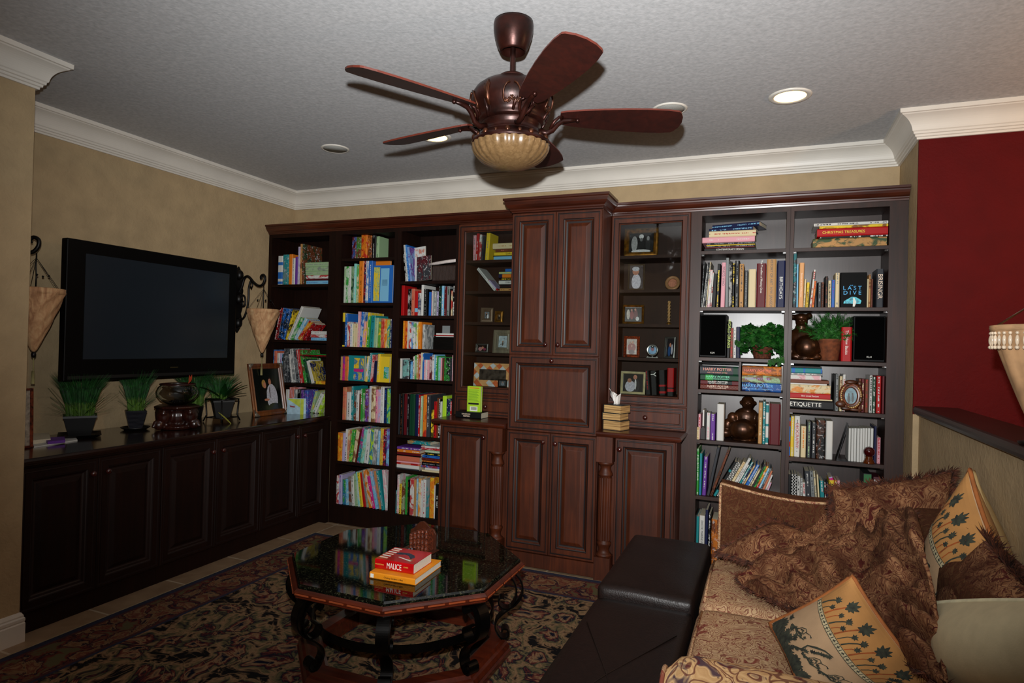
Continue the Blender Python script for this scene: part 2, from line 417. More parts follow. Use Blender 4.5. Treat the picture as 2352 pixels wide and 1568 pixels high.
Z_F = [.107, .534, .887, 1.205, 1.4065, 1.721, 2.075]; Z_G = [.107, .50, .8253, 1.1136, 1.4065, 1.721, 2.075]
ZT = 2.325
carcass('corner_bookcase', 'dark wooden bookcase in the corner above the long counter, nearest the television', 0.002, .69, .035, .625, .852, ZT, Z_A, M_DKL, M_DKL, base=False)
carcass('tall_bookcase', 'dark tall bookcase of children\'s books, standing just right of the corner one', .69, 1.27, .745, 1.243, .001, ZT, Z_B, M_DKL, M_DKL)
carcass('tall_bookcase', 'dark tall bookcase between the children\'s books and the left glass cabinet', 1.27, 1.80, 1.302, 1.772, .001, ZT, Z_C, M_DKL, M_DKL)
carcass('tall_bookcase', 'espresso bookcase with a speaker and ivy plant, right of the right glass cabinet', 3.445, 4.02, 3.509, 3.999, .001, ZT, Z_F, M_ESP, M_BACK)
carcass('tall_bookcase', 'rightmost espresso bookcase beside the red wall, holding a fern and red book', 4.02, 4.6275, 4.04, 4.535, .001, ZT, Z_G, M_ESP, M_BACK)
# chrome shelf pegs are visible in the two right bookcases; a fluted strip edges the last stile
# crown of the bookcases
CORN = [(0, 2.326), (.004, 2.326), (.006, 2.335), (.012, 2.338), (.013, 2.345), (.024, 2.352), (.034, 2.365), (.040, 2.378), (.041, 2.386), (.05, 2.389), (.051, 2.402), (0, 2.402)]
def cornice(name, label, path, prof, m, back):
    o = sweep(path, prof); 
    for b in back: o.box(*b)
    return tag(o.build(name, m, origin=(path[0][0], path[0][1], prof[0][1])), label, 'cornice')
cornice('cornice', 'dark wooden cornice over the left bookcases, from the left wall to the tower', [(.001, YF), (2.318, YF)], CORN, M_CHERRYH, [(.001, 2.318, YF, -.001, 2.3265, 2.36)])
cornice('cornice', 'dark wooden cornice over the right bookcases, from the tower to the right wall', [(2.937, YF), (4.627, YF)], CORN, M_CHERRYH, [(2.937, 4.627, YF, -.001, 2.3265, 2.36)])

# ---- tower
TX0, TX1, TY = 2.321, 2.934, -.56
r = thing('tower_cabinet', 'tall cherry tower cabinet projecting in the middle, with raised panel doors and a flap', 'cabinet', ((TX0 + TX1) / 2, -.28, 0))
mb = MB().box(TX0, TX1, TY + .0225, -.001, .1, 2.325).box(TX0, TX1, TY - .001, -.001, .0125, .1)
mb.build('body', M_CHERRY, r)
TC = [(0, 2.3255), (.003, 2.3255), (.004, 2.334), (.012, 2.338), (.013, 2.347), (.026, 2.356), (.036, 2.372), (.041, 2.388), (.042, 2.396), (.05, 2.4), (.051, 2.415), (0, 2.415)]
mb = MB(); sweep([(TX0, -.355), (TX0, TY), (TX1, TY), (TX1, -.355)], TC, mb); mb.box(TX0, TX1, TY, -.001, 2.3255, 2.412)
mb.build('crown', M_CHERRYH, r)
yd = TY + .022; xm = (TX0 + TX1) / 2
door(r, 'S', yd, TX0 + .003, xm - .001, 1.392, 2.32, (xm - .045, 1.46))
door(r, 'S', yd, xm + .001, TX1 - .003, 1.392, 2.32, (xm + .038, 1.46))
door(r, 'S', yd, TX0 + .003, TX1 - .003, .893, 1.388, (xm, 1.357), name='flap_door')
door(r, 'S', yd, TX0 + .003, xm - .001, .105, .889, (xm - .045, .832))
door(r, 'S', yd, xm + .001, TX1 - .003, .105, .889, (xm + .038, .828))

# ---- glass cabinets
def glasscab(label, x0, x1, shelves, knobx, drawknob, two):
    r = thing('glass_cabinet', label, 'cabinet', ((x0 + x1) / 2, -.15, .93))
    mb = MB(); yf = YF + .0005
    mb.box(x0 + .001, x0 + .025, yf, -.001, .931, ZT); mb.box(x1 - .025, x1 - .001, yf, -.001, .931, ZT)
    mb.box(x0 + .025, x1 - .025, yf, -.001, ZT - .03, ZT); mb.box(x0 + .025, x1 - .025, yf, -.001, .931, 1.1455)
    mb.build('body', M_CHERRY, r)
    MB().box(x0 + .025, x1 - .025, -.012, -.0015, 1.147, ZT - .03).build('back_panel', M_INT, r)
    for z in shelves: MB().box(x0 + .0255, x1 - .0255, -.275, -.0125, z - .02, z).build('shelf', M_INT, r)
    mb = MB(); dz0, dz1 = 1.088, 2.318; panel(mb, mapf('S', YF), x0 + .003, x1 - .003, dz0, dz1, GLASP, False)
    d = mb.build('door', [M_CHERRY, M_GLAZE], r)
    MB().box(x0 + .055, x1 - .055, YF - .011, YF - .008, dz0 + .053, dz1 - .053).build('glass_pane', M_PANE, d)
    knob(d, (knobx, YF - .0215, 1.135), 'S')
    mb = MB(); panel(mb, mapf('S', YF), x0 + .003, x1 - .003, .935, 1.082, DRAWP)
    d = mb.build('drawer', [M_CHERRY, M_GLAZE], r); knob(d, (drawknob, YF - .0195, 1.008), 'S')
    return r
Z_D = Z_E = [1.39, 1.612, 1.838, 2.063]; Z_0 = 1.146

glasscab('left glass-door cherry cabinet holding books and small frames, beside the tower', 1.80, 2.32, Z_D, 2.275, 2.06, 0)
glasscab('right glass-door cherry cabinet holding framed photos, beside the tower', 2.935, 3.445, Z_E, 2.972, 3.19, 0)

# ---- base cabinets beside the tower, each with a turned post
BY = -.545
def turned(mb, cx, cy, z0, z1):
    def L(prof): mb.lathe(prof, 28, (cx, cy, 0))
    mb.box(cx - .05, cx + .05, cy - .05, cy + .05, z0, .155); mb.box(cx - .05, cx + .05, cy - .05, cy + .05, .742, z1)
    cap = [(.046, 0), (.05, .006), (.05, .012), (.043, .018), (.036, .026), (.033, .04), (.036, .055), (.042, .07), (.045, .078), (.045, .084), (.038, .09), (.037, .1)]
    L([(r, .155 + z) for r, z in cap]); L([(r, .742 - z) for r, z in cap[::-1]])
    fl = lambda a, z: 1 - .06 * abs(cos(a * 12))
    n = 96; vs = []; 
    for z in (.255, .642):
        for k in range(n): a = 2 * pi * k / n; rr = .041 * (1 - .09 * abs(cos(a * 9))); vs.append((cx + rr * cos(a), cy + rr * sin(a), z))
    mb.add(vs, [(k, (k + 1) % n, n + (k + 1) % n, n + k) for k in range(n)])
def basecab(label, x0, x1, d0, d1, kx, postx):
    r = thing('base_cabinet', label, 'cabinet', ((x0 + x1) / 2, -.4, 0))
    mb = MB().box(x0, x1, BY + .022, YF - .0005, .1, .898).box(x0 + .002, x1, BY + .04, YF - .0005, .0125, .1)
    mb.box(2.9355 if x0 > 2.5 else x1, x0 if x0 > 2.5 else 2.3205, BY + .055, YF - .0005, .0125, .898)
    mb.build('body', M_CHERRY, r)
    door(r, 'S', BY + .0215, d0, d1, .105, .892, (kx, .826))
    mb = MB(); turned(mb, postx, -.545, .0125, .898); mb.build('fluted_post', M_CHERRY, r)
    return r
basecab('left cherry base cabinet with one raised door and a fluted post, left of the tower', 1.803, 2.1945, 1.82, 2.19, 2.155, 2.255)
basecab('right cherry base cabinet with one raised door and a fluted post, right of the tower', 3.042, 3.415, 3.046, 3.41, 3.077, 2.99)
def counter(label, x0, x1, back):
    pr = [(0, .899), (.02, .899), (.022, .905), (.03, .908), (.033, .918), (.028, .926), (.02, .93), (0, .93)]
    mb = MB(); y = -.572
    sweep([(x0 + .03, YF - .001), (x0 + .03, y), (x1 - .03, y), (x1 - .03, YF - .001)] if back == 'b' else ([(x0 + .03, YF - .001), (x0 + .03, y), (x1, y)] if back == 'l' else [(x0, y), (x1 - .03, y), (x1 - .03, YF - .001)]), pr, mb)
    a = x0 + .03 if back != 'r' else x0; b = x1 - .03 if back != 'l' else x1
    mb.box(a, b, y, YF - .001, .899, .9301)
    tag(mb.build('countertop', M_CHERRYH, origin=((x0 + x1) / 2, -.45, .9)), label, 'countertop')
counter('small cherry counter left of the tower, under the lime green paperback', 1.775, 2.3195, 'l')
counter('small cherry counter right of the tower, under the tissue box', 2.9355, 3.45, 'r')

# ---- long left run
def lowcab(label, y0, y1):
    r = thing('low_cabinet', label, 'cabinet', (.33, (y0 + y1) / 2, 0))
    mb = MB().box(.001, .633, y0 + .001, y1 - .001, .1, .815).box(.001, .625, y0 + .001, y1 - .001, .0005, .1)
    if y1 > -.35: mb.box(.60, .6895, y1 - .03, y1 + .003, .0005, .8150)
    mb.build('body', M_DKL, r)
    m = (y0 + y1) / 2
    if y1 > -.35: m = -.62
    door(r, 'E', .633, y0 + .003, m - .001, .11, .80, (m - .04, .725), M_DKL)
    door(r, 'E', .633, m + .001, y1 - .003, .11, .80, (m + .04, .725), M_DKL)
lowcab('dark low cabinet with two doors nearest the left wall pillar', -2.525, -1.774)
lowcab('dark low cabinet with two doors, middle of the long run under the television', -1.774, -1.0)
lowcab('dark low cabinet with two doors at the corner beside the bookcases', -1.0, -.305)
mb = MB().box(.001, .65, -2.528, -.002 - .30, .8155, .851); sweep([(.65, -2.528), (.65, -.302)], [(0, .8155), (.012, .8155), (.014, .822), (.022, .826), (.026, .838), (.022, .847), (.014, .851), (0, .851)], mb)
mb.box(.001, .689, -.302, -.0015, .8155, .851)
tag(mb.build('countertop', M_TOPL, origin=(.33, -1.4, .8155)), 'long dark glossy counter under the television on the left wall', 'countertop')
# ================================================================ books
PAGES = plain('book_pages', (.80, .76, .66), .8, var=.06, scale=200)
CN = {  # colour codes: rgb, word
 'w': ((.82, .82, .80), 'white'), 'c': ((.84, .78, .62), 'cream'), 'y': ((.88, .76, .18), 'yellow'), 'o': ((.85, .48, .12), 'orange'), 'r': ((.68, .07, .08), 'red'),
 'm': ((.36, .06, .09), 'maroon'), 'p': ((.86, .62, .66), 'pink'), 'g': ((.20, .58, .22), 'green'), 'd': ((.06, .24, .15), 'dark-green'), 'l': ((.66, .82, .18), 'lime'),
 't': ((.10, .52, .54), 'teal'), 'b': ((.14, .40, .72), 'blue'), 's': ((.48, .72, .85), 'sky-blue'), 'n': ((.07, .10, .26), 'navy'), 'k': ((.035, .035, .04), 'black'),
 'a': ((.50, .52, .52), 'grey'), 'h': ((.20, .21, .23), 'charcoal'), 'u': ((.42, .22, .12), 'brown'), 'f': ((.72, .54, .32), 'tan'), 'v': ((.40, .22, .58), 'purple'),
 'q': ((.70, .66, .80), 'lilac'), 'e': ((.60, .72, .55), 'pale-green'), 'x': ((.78, .14, .48), 'magenta'), 'z': ((.78, .42, .32), 'salmon'), 'i': ((.52, .80, .76), 'mint'), 'j': ((.86, .64, .42), 'peach')}
def bookmat(c1, c2, mode):
    key = 'cover_%s_%s_%s' % (CN[c1][1], CN[c2][1] if c2 else 'x', mode)
    key = key.replace('-', '_')
    if key in MATS: return MATS[key]
    t = NT(key); A = CN[c1][0]; B = CN[c2][0] if c2 else None
    oi = t.node('ShaderNodeObjectInfo'); sc = t.node('ShaderNodeVectorMath', operation='SCALE'); cb = t.node('ShaderNodeCombineXYZ')
    for k in range(3): t.link(oi.outputs['Random'], cb.inputs[k])
    t.link(cb.outputs[0], sc.inputs[0]); sc.inputs['Scale'].default_value = 37
    ad = t.node('ShaderNodeVectorMath', operation='ADD'); t.link(t.coord(), ad.inputs[0]); t.link(sc.outputs[0], ad.inputs[1]); vec = ad.outputs[0]
    base = tuple(A)
    if B is None or mode not in ('n', 't', 'b', 'c'): t.base(lin(base))
    elif mode == 'n':      # picture-book art
        n = t.noise(t.mapping(vec, (1, 1, .6)), 24, 4, 1.2); n2 = t.noise(vec, 70, 3, .8)
        c = t.mix(t.ramp(n.outputs['Fac'], [(.46, (0, 0, 0, 1)), (.56, (1, 1, 1, 1))]), lin(base), lin(tuple(.75 * p + .25 * q for p, q in zip(B, base))))
        t.base(t.mix(t.ramp(n2.outputs['Fac'], [(.58, (0, 0, 0, 1)), (.68, (.5, .5, .5, 1))]), c, lin(tuple((x + .9 * (1 - x)) if sum(base) < 1.3 else x * .45 for x in base))))
    elif mode == 't':      # lettering marks running along the spine
        sx = t.node('ShaderNodeSeparateXYZ'); t.link(t.coord(), sx.inputs[0])
        ax = t.math('LESS_THAN', t.math('ABSOLUTE', sx.outputs[0]), .0035)
        nz = t.noise(t.mapping(vec, (60, 60, 260)), 1, 1); n2 = t.noise(t.mapping(vec, (.3, .3, 22)), 1, 1)
        f = t.math('MULTIPLY', t.math('MULTIPLY', ax, t.math('GREATER_THAN', nz.outputs['Fac'], .49)), t.math('GREATER_THAN', n2.outputs['Fac'], .46))
        t.base(t.mix(f, lin(base), lin(B)))
    elif mode == 'b':      # bands of the second colour
        n = t.noise(t.mapping(vec, (.2, .2, 16)), 1, 1)
        t.base(t.mix(t.math('GREATER_THAN', n.outputs['Fac'], .54), lin(base), lin(B)))
    elif mode == 'c':      # checker
        ch = t.node('ShaderNodeTexChecker'); ch.inputs['Scale'].default_value = 110; t.link(t.coord(), ch.inputs[0]); ch.inputs[1].default_value = lin(base); ch.inputs[2].default_value = lin(B); t.base(ch.outputs[0])
    t.setp(.5, 0, .25)
    MATS[key] = t.m; return t.m

def book(t_, h, d, loc, ang, m, pages=True, name='book', yaw=0, soft=False, pm=None):
    """local frame: x thickness (0 = middle), y into the shelf (spine at 0), z along the spine. ang tips the top towards +x"""
    c = .0022 if t_ > .012 else .0010
    c = min(c, t_ * .2); w = t_ / 2
    rd = min(.004, w * .8)
    out = [(-w, d), (-w, rd), (-w * .72, 0), (w * .72, 0), (w, rd), (w, d), (w - c, d), (w - c, c + rd * .6), (w * .6, c), (-w * .6, c), (-w + c, c + rd * .6), (-w + c, d)]
    mb = MB(); n = len(out)
    vs = [(x, y, 0) for x, y in out] + [(x, y, h) for x, y in out]
    mb.v = vs; mb.f = [(i, (i + 1) % n, n + (i + 1) % n, n + i) for i in range(n)]
    caps = [(0, 1, 10, 11), (1, 2, 9, 10), (2, 3, 8, 9), (3, 4, 7, 8), (4, 5, 6, 7)]
    mb.f += [f[::-1] for f in caps] + [tuple(i + n for i in f) for f in caps]
    mb.m = [0] * len(mb.f); mb.sm = [False] * len(mb.f)
    o = mb.build(name, m)
    if pages:
        i = .0015 if c > .0015 else .0004
        p = MB().box(-w + c * 1.01, w - c * 1.01, c * 1.3, d - i * 2, i, h - i).build('pages', pm or PAGES, o, local=True)
    R = Matrix.Rotation(yaw, 3, 'Z') @ Matrix.Rotation(ang, 3, 'Y')
    M4 = R.to_4x4(); M4.translation = V(loc); o.matrix_world = M4
    return o
def kindof(shelf): return 'picture_book' if 'corner' in shelf and 'third bookcase' not in shelf else 'book'
BOOKS = []   # (object, colour word, shelf phrase, kind, size word, pose)
T1, T2, T3, T4, T5 = (600, 500, 4.9), (600, 780, 4.9), (890, 500, 4.9), (890, 720, 4.9), (740, 960, 4.9)
T6, T7, T8, TE = (1580, 460, 4.704), (1580, 700, 4.704), (1580, 940, 4.704), (1150, 440, 3.136)
def word(c): return CN[c[0]][1] if len(c) < 2 or c[1] == '-' else CN[c[0]][1] + '-and-' + CN[c[1]][1]
def mt(c): return bookmat(c[0], None if len(c) < 2 or c[1] == '-' else c[1], c[2] if len(c) > 2 else 'n')
def bquad(a, b, h, ang, Z):
    th = (b - a) * cos(ang) - .0004; L = h / cos(ang) - th * abs(tan(ang)) * .5
    px = b if ang > 0 else a; s = 1 if ang > 0 else -1
    cx = px - (th / 2) * cos(ang) * s if ang else (a + b) / 2; cz = Z + (th / 2) * abs(sin(ang)); e = th / 2 - .0006
    f = lambda x, z: (cx + x * cos(ang) + z * sin(ang), cz - x * sin(ang) + z * cos(ang))
    return [f(-e, 0), f(e, 0), f(e, L), f(-e, L)]
def quads_hit(A, B):
    for P in (A, B):
        for i in range(4):
            x, z = P[(i + 1) % 4][0] - P[i][0], P[(i + 1) % 4][1] - P[i][1]; nx, nz = -z, x
            a = [p[0] * nx + p[1] * nz for p in A]; b = [p[0] * nx + p[1] * nz for p in B]
            if max(a) <= min(b) or max(b) <= min(a): return False
    return True
BAYS = {'corner bookcase': (.035, .625), 'second bookcase from corner': (.745, 1.243), 'third bookcase from corner': (1.302, 1.772), 'left glass cabinet': (1.826, 2.293), 'bookcase right of the glass': (3.509, 3.999), 'rightmost bookcase': (4.04, 4.535)}
def bay(s):
    for k, v in BAYS.items():
        if s.endswith(k): return v
    return (-9, 9)
def row(T, yb, Y, Z, shelf, xa, xb, ents, dmax=.25):
    """ents: 'x0 x1 ytop lean colour[*text]' read off the spines"""
    ox, oy, s = T; last = xa + .001; seq = []
    for e in ents.split(';'):
        e = e.strip()
        if not e: continue
        tx = None
        if '*' in e: e, tx = e.split('*')
        f = e.split(); x0, x1, yt, ln = map(float, f[:4]); c = f[4]
        yj = Y + random.uniform(-.004, .008)
        p0 = at(ox + x0 / s, oy + yb / s, 'y', Y); p1 = at(ox + x1 / s, oy + yb / s, 'y', Y)
        pt = at(ox + ((x0 + x1) / 2 + ln) / s, oy + yt / s, 'y', Y)
        a = p0.x; b = p1.x; h = pt.z - Z
        dx = pt.x - (a + b) / 2; ang = atan2(dx, h) if ln else 0
        if a < last: 
            a = last
        if b - a < .005: b = a + .005
        if b > xb - .001: b = xb - .001; a = min(a, b - .005)
        seq.append((a, b, h, ang, c, tx, yj)); last = b + .0004
    for _ in range(14):
        hit = False
        for i in range(len(seq) - 1):
            if quads_hit(bquad(*seq[i][:4], Z), bquad(*seq[i + 1][:4], Z)):
                hit = True; k = i if seq[i][3] > seq[i + 1][3] and seq[i][3] > 0 and abs(seq[i][3]) >= abs(seq[i + 1][3]) else i + 1
                o_ = seq[i + 1 if k == i else i][3]; e_ = list(seq[k]); e_[3] = e_[3] + (o_ - e_[3]) * .3
                if abs(e_[3]) < .01: e_[3] = 0
                seq[k] = tuple(e_)
        if not hit: break
    for a, b, h, ang, c, tx, yj in seq:
        L = h / cos(ang) if ang else h
        th = (b - a) * cos(ang) - .0004
        if ang:
            L -= th * abs(tan(ang)) * .5
            # pivot on the lowest corner, standing on the board
            px = b if ang > 0 else a
            cx = px - (th / 2) * cos(ang) * (1 if ang > 0 else -1); cz = Z + .0004 + (th / 2) * abs(sin(ang))
        else: cx = (a + b) / 2; cz = Z + .0004
        L = max(.06, L)
        d = min(dmax, -yj - .02, max(.10, L * random.uniform(.70, .82)))
        o = book(th, L, d, (cx, yj, cz), ang, mt(c), th > .009, name=kindof(shelf))
        if tx: spine_title(o, tx, L, th)
        size = ('tall ' if h > .235 else 'small ' if h < .165 else '') + ('thick ' if th > .038 else 'thin ' if th < .012 else '')
        BOOKS.append((o, c, shelf, size, 'leaning right' if ang > .12 else 'leaning left' if ang < -.12 else ''))
TXM = {}
def tcol(c):
    k = 'lettering_' + (c if isinstance(c, str) else 'x')
    if k not in TXM:
        tt = {'w': (.92, .92, .88), 'k': (.03, .03, .03), 'g': (.85, .68, .3), 'y': (.9, .85, .2), 'r': (.75, .1, .1), 'b': (.25, .7, .95), 's': (.95, .6, .5), 'm': (.4, .9, .7), 'c': (.95, .85, .75), 'l': (.70, .80, .12), 'p': (.6, .4, .8), 'o': (.95, .35, .15)}[c]
        TXM[k] = plain(k, tt, .45, var=.01)
    return TXM[k]
def spine_title(o, spec, L, th):
    """spec 'TEXT|colour|size|z fraction|up'"""
    q = spec.split('|'); s = q[0]; m = tcol(q[1]); sz = float(q[2]) if len(q) > 2 and q[2] else th * .7; zf = float(q[3]) if len(q) > 3 and q[3] else .5
    if '/' in s:
        a, b = s.split('/'); text(o, a, sz, (th * .14, -.0007, L * zf), R_SPINE, m, sx=1.0); text(o, b, sz * .42, (-th * .24, -.0007, L * zf), R_SPINE, m); return
    text(o, s, sz, (0, -.0007, L * zf), R_SPINE_UP if len(q) > 4 and q[4] == 'u' else R_SPINE, m)
def stack(T, Y, Z, shelf, ents, dd=.19, yaw=0):
    """flat books, bottom first: 'x0 x1 thickness_px colour*text'"""
    ox, oy, s = T; z = Z + .0004
    for e in ents.split(';'):
        e = e.strip()
        if not e: continue
        tx = None
        if '*' in e: e, tx = e.split('*')
        f = e.split(); x0, x1, tp = map(float, f[:3]); c = f[3]; yw = radians(float(f[4])) if len(f) > 4 else yaw
        yp = 784 + 0
        # find the screen row of height z, to read widths at the right place
        sv = oy + 0
        p0 = at(ox + x0 / s, ROWV(Y, z, ox + x0 / s), 'y', Y); p1 = at(ox + x1 / s, ROWV(Y, z, ox + x1 / s), 'y', Y)
        up = at(ox + x1 / s, ROWV(Y, z, ox + x1 / s) - tp / s, 'y', Y); th = max(.004, up.z - z)
        ba = bay(shelf); p0.x = max(p0.x, ba[0] + .001); p1.x = min(p1.x, ba[1] - .001); L = (p1.x - p0.x)
        o = book(th - .0004, L, dd, (p1.x, Y, z + th / 2), -pi / 2, mt(c), th > .007, yaw=yw, name=kindof(shelf))
        if tx: spine_title(o, tx, L, th)
        BOOKS.append((o, c, shelf, ('thick ' if th > .035 else 'thin ' if th < .013 else ''), 'lying flat'))
        z += th
    return z
def ROWV(Y, z, u):
    """screen row where the plane y=Y has height z at column u"""
    lo, hi = -400, 2000
    for _ in range(30):
        m = (lo + hi) / 2
        if at(u, m, 'y', Y).z > z: lo = m
        else: hi = m
    return (lo + hi) / 2

SA = 'corner bookcase'; SB = 'second bookcase from corner'; SC3 = 'third bookcase from corner'; SD = 'left glass cabinet'; SF = 'bookcase right of the glass'; SG = 'rightmost bookcase'
YL = -.283
# ---- A
row(T1, 752, -.25, 1.906, 'upper shelf of ' + SA, .035, .625, "180 232 430 0 wbb; 233 297 415 0 tan; 297 338 410 0 ony; 339 372 455 0 wat; 373 400 440 -8 vp-; 401 428 330 -75 qwn; 430 452 300 -95 fun; 454 478 300 -100 udn")
z = stack(T1, -.25, 1.906, 'upper shelf of ' + SA, "505 752 45 sbt; 505 752 22 mkt; 505 752 40 wrn; 500 750 45 eat; 497 752 52 ean; 495 752 50 eat", .17)
row(T1, 1370, -.25, 1.446, 'middle shelf of ' + SA, .035, .625, "120 148 1030 60 rwt; 150 178 1015 65 mrn; 180 262 1020 60 bkn; 264 285 1040 85 ykn; 287 318 1000 160 wat; 322 350 1125 120 gwn; 352 392 1130 130 swn; 396 436 1165 140 ryn; 440 480 1190 140 rmn")
stack(T1, -.25, 1.446, 'middle shelf of ' + SA, "560 745 34 sbt; 555 745 34 wrn; 560 745 40 wat", .17)
row(T2, 490, -.25, 1.09, 'third shelf of ' + SA, .035, .625, "104 135 112 0 bst; 136 160 125 0 znt; 161 190 150 0 wat; 191 214 155 0 qmt; 216 236 160 0 hst; 240 290 100 0 han; 335 352 160 -110 wat; 356 395 100 -130 awn; 397 436 108 -130 han; 440 474 108 -150 rwt; 476 514 115 -135 gun; 516 552 220 -110 dgt; 556 598 235 -100 wct; 600 632 245 -70 nyn")
stack(T2, -.25, 1.09, 'third shelf of ' + SA, "612 732 36 yon", .17)
row(T2, 815, -.245, .851, 'counter level of ' + SA, .035, .625, "262 300 560 0 wct; 302 362 535 0 pzn; 364 398 560 0 awn; 400 440 556 0 kwt; 442 476 565 0 vkn; 480 520 570 0 vbn; 540 566 580 60 eyn; 568 612 605 100 wgt; 620 655 615 85 lwn")
# ---- B
row(T1, 395, -.2, 2.105, 'top shelf of ' + SB, .745, 1.243, "1010 1060 215 0 mbn; 1061 1119 215 0 ugn; 1120 1190 178 0 orn; 1191 1240 200 0 uon; 1243 1288 200 0 kwt; 1290 1322 208 0 edt")
row(T1, 955, YL, 1.753, 'second shelf of ' + SB, .745, 1.243, "918 945 548 0 ewn; 946 972 548 0 gwn; 973 1003 548 0 wet; 1004 1034 548 0 den; 1036 1060 518 0 iwt; 1061 1089 530 0 cgn; 1090 1142 445 0 okt; 1143 1165 450 0 nrn; 1166 1196 455 0 wbn; 1197 1240 465 0 bwt", .28)
row(T1, 1450, YL, 1.404, 'third shelf of ' + SB, .745, 1.243, "903 926 1050 0 kyb; 928 958 1075 0 bwt; 960 985 1170 0 wrn; 987 1016 1190 0 wbt; 1018 1044 1190 0 cet; 1046 1074 1190 0 cft; 1076 1102 1055 12 pwt; 1103 1134 1058 26 bwn; 1135 1158 1165 24 pyn; 1160 1178 1065 40 ycn; 1180 1208 1105 44 gwt; 1209 1258 1098 52 tkt; 1262 1300 1125 36 eat; 1302 1334 1170 30 ygn; 1336 1374 1135 24 zrn; 1376 1408 1140 16 ocn; 1410 1438 1150 8 tyn; 1440 1462 1140 0 nwt")
row(T2, 465, YL, 1.135, 'fourth shelf of ' + SB, .745, 1.243, "858 880 180 14 hat; 881 903 190 10 ft-; 904 930 190 8 xvn; 931 974 190 4 ozn; 1165 1192 185 30 wyn; 1194 1222 150 44 twt; 1223 1248 170 44 rwn; 1249 1288 240 24 nkt; 1290 1318 160 20 ywt")
row(T2, 915, YL, .822, 'fifth shelf of ' + SB, .745, 1.243, "903 944 535 0 zfn; 946 998 590 0 wht; 1000 1027 525 0 twt; 1028 1054 570 0 utn; 1056 1088 572 0 wkt; 1089 1111 610 0 un-; 1112 1130 552 0 gwt; 1131 1152 600 0 egn; 1153 1198 555 0 vun; 1200 1226 522 0 wqt; 1228 1274 528 0 cun; 1276 1299 562 0 pxt; 1300 1329 562 0 qpn; 1331 1371 532 0 wat; 1373 1404 545 0 nbt; 1406 1448 552 0 tln")
row(T2, 1390, YL, .494, 'sixth shelf of ' + SB, .745, 1.243, "828 904 1045 8 oyn; 906 930 1050 14 qt-; 932 954 1008 14 wnt; 956 974 1015 18 czn; 976 1010 1012 40 gln; 1012 1048 1002 52 cun; 1050 1072 1005 64 mut; 1074 1106 985 72 txn; 1108 1144 1012 70 ien; 1146 1200 1012 78 wkt; 1202 1244 1012 78 lbn; 1246 1288 1010 70 awn; 1290 1318 1030 60 swt; 1320 1358 1002 52 fyn; 1360 1392 1012 30 rnn; 1394 1430 1005 12 svn")
row(T5, 1010, YL, .151, 'bottom shelf of ' + SB, .745, 1.243, "135 180 645 0 wrn; 181 216 635 0 qvt; 224 262 690 -14 gbn; 264 294 680 -46 swn; 296 328 655 -60 aun; 330 360 640 -70 wkt; 362 396 620 -74 een; 398 424 600 -78 iwn; 426 456 606 -84 ygt; 458 488 610 -90 rut; 490 520 600 -90 aen; 522 566 582 -92 own; 568 600 650 -74 xwt; 602 634 600 -74 spn; 636 668 600 -70 fzn; 670 702 592 -66 twt; 704 742 585 -40 wpn")
# ---- C
row(T3, 712, YL, 1.916, 'top shelf of ' + SC3, 1.302, 1.772, "196 212 400 -26 kwt; 213 230 308 -34 wat; 231 252 305 -38 bst; 254 276 330 -36 vsn")
row(T3, 1098, YL, 1.656, 'second shelf of ' + SC3, 1.302, 1.772, "138 182 762 0 r--; 222 246 800 0 kwn; 260 294 798 0 zmt; 300 332 825 0 rsb; 334 364 845 0 wnn; 368 398 755 0 wa-; 400 440 800 0 kat; 455 484 835 0 bt-; 485 494 820 0 r--; 496 506 820 0 wct; 508 544 822 0 awt; 546 568 830 0 qkt; 570 600 772 0 dkn; 601 628 766 0 swt; 629 654 772 0 mat; 656 690 770 0 adt; 692 707 800 0 k--; 708 722 820 0 crn; 725 748 766 0 kwt")
row(T3, 1470, YL, 1.403, 'third shelf of ' + SC3, 1.302, 1.772, "170 190 1160 0 oyt; 191 215 1165 0 orn; 216 228 1160 0 wa-; 230 256 1175 0 wrn; 258 283 1175 0 wbn; 285 311 1175 0 wgn; 312 340 1175 0 wyn; 341 376 1172 0 oyt; 382 412 1200 0 awn", .2)
row(T4, 745, YL, 1.173, 'fourth shelf of ' + SC3, 1.302, 1.772, "118 150 505 0 wct; 162 236 520 0 hin; 240 252 530 0 kt-; 254 278 540 0 sbn; 280 298 480 0 wut; 300 320 468 0 egn; 321 344 460 0 fwt; 345 364 452 0 rwn; 365 384 440 0 cwt; 386 400 445 0 bwt; 402 420 520 0 pwt; 422 440 520 0 wpt; 441 464 524 0 pat; 466 489 482 0 mwn; 491 514 462 0 wnt; 516 534 462 0 sbt; 536 559 478 0 gwt; 561 584 492 0 iat; 586 604 500 0 pt-; 606 630 500 0 unt; 632 648 490 0 gkt; 650 694 500 0 kgn; 696 718 505 0 hkt; 720 742 470 0 pwt")
row(T4, 1370, YL, .746, 'fifth shelf of ' + SC3, 1.302, 1.772, "92 130 905 0 hk-; 132 171 902 0 kut; 172 211 902 0 mr-; 213 243 908 0 kat; 245 262 905 0 dk-; 263 299 908 0 dg-; 301 336 908 0 nb-; 340 358 915 0 rwt; 360 387 928 0 ewt; 389 430 914 0 orn; 434 472 918 0 hwt; 480 514 1085 0 ykn; 516 546 990 0 rmt; 547 566 950 0 uk-; 568 584 960 0 kwt; 586 600 990 0 wkt; 606 650 928 0 l--; 652 694 960 0 ngn; 696 714 990 0 rwt; 716 735 990 0 bwt")
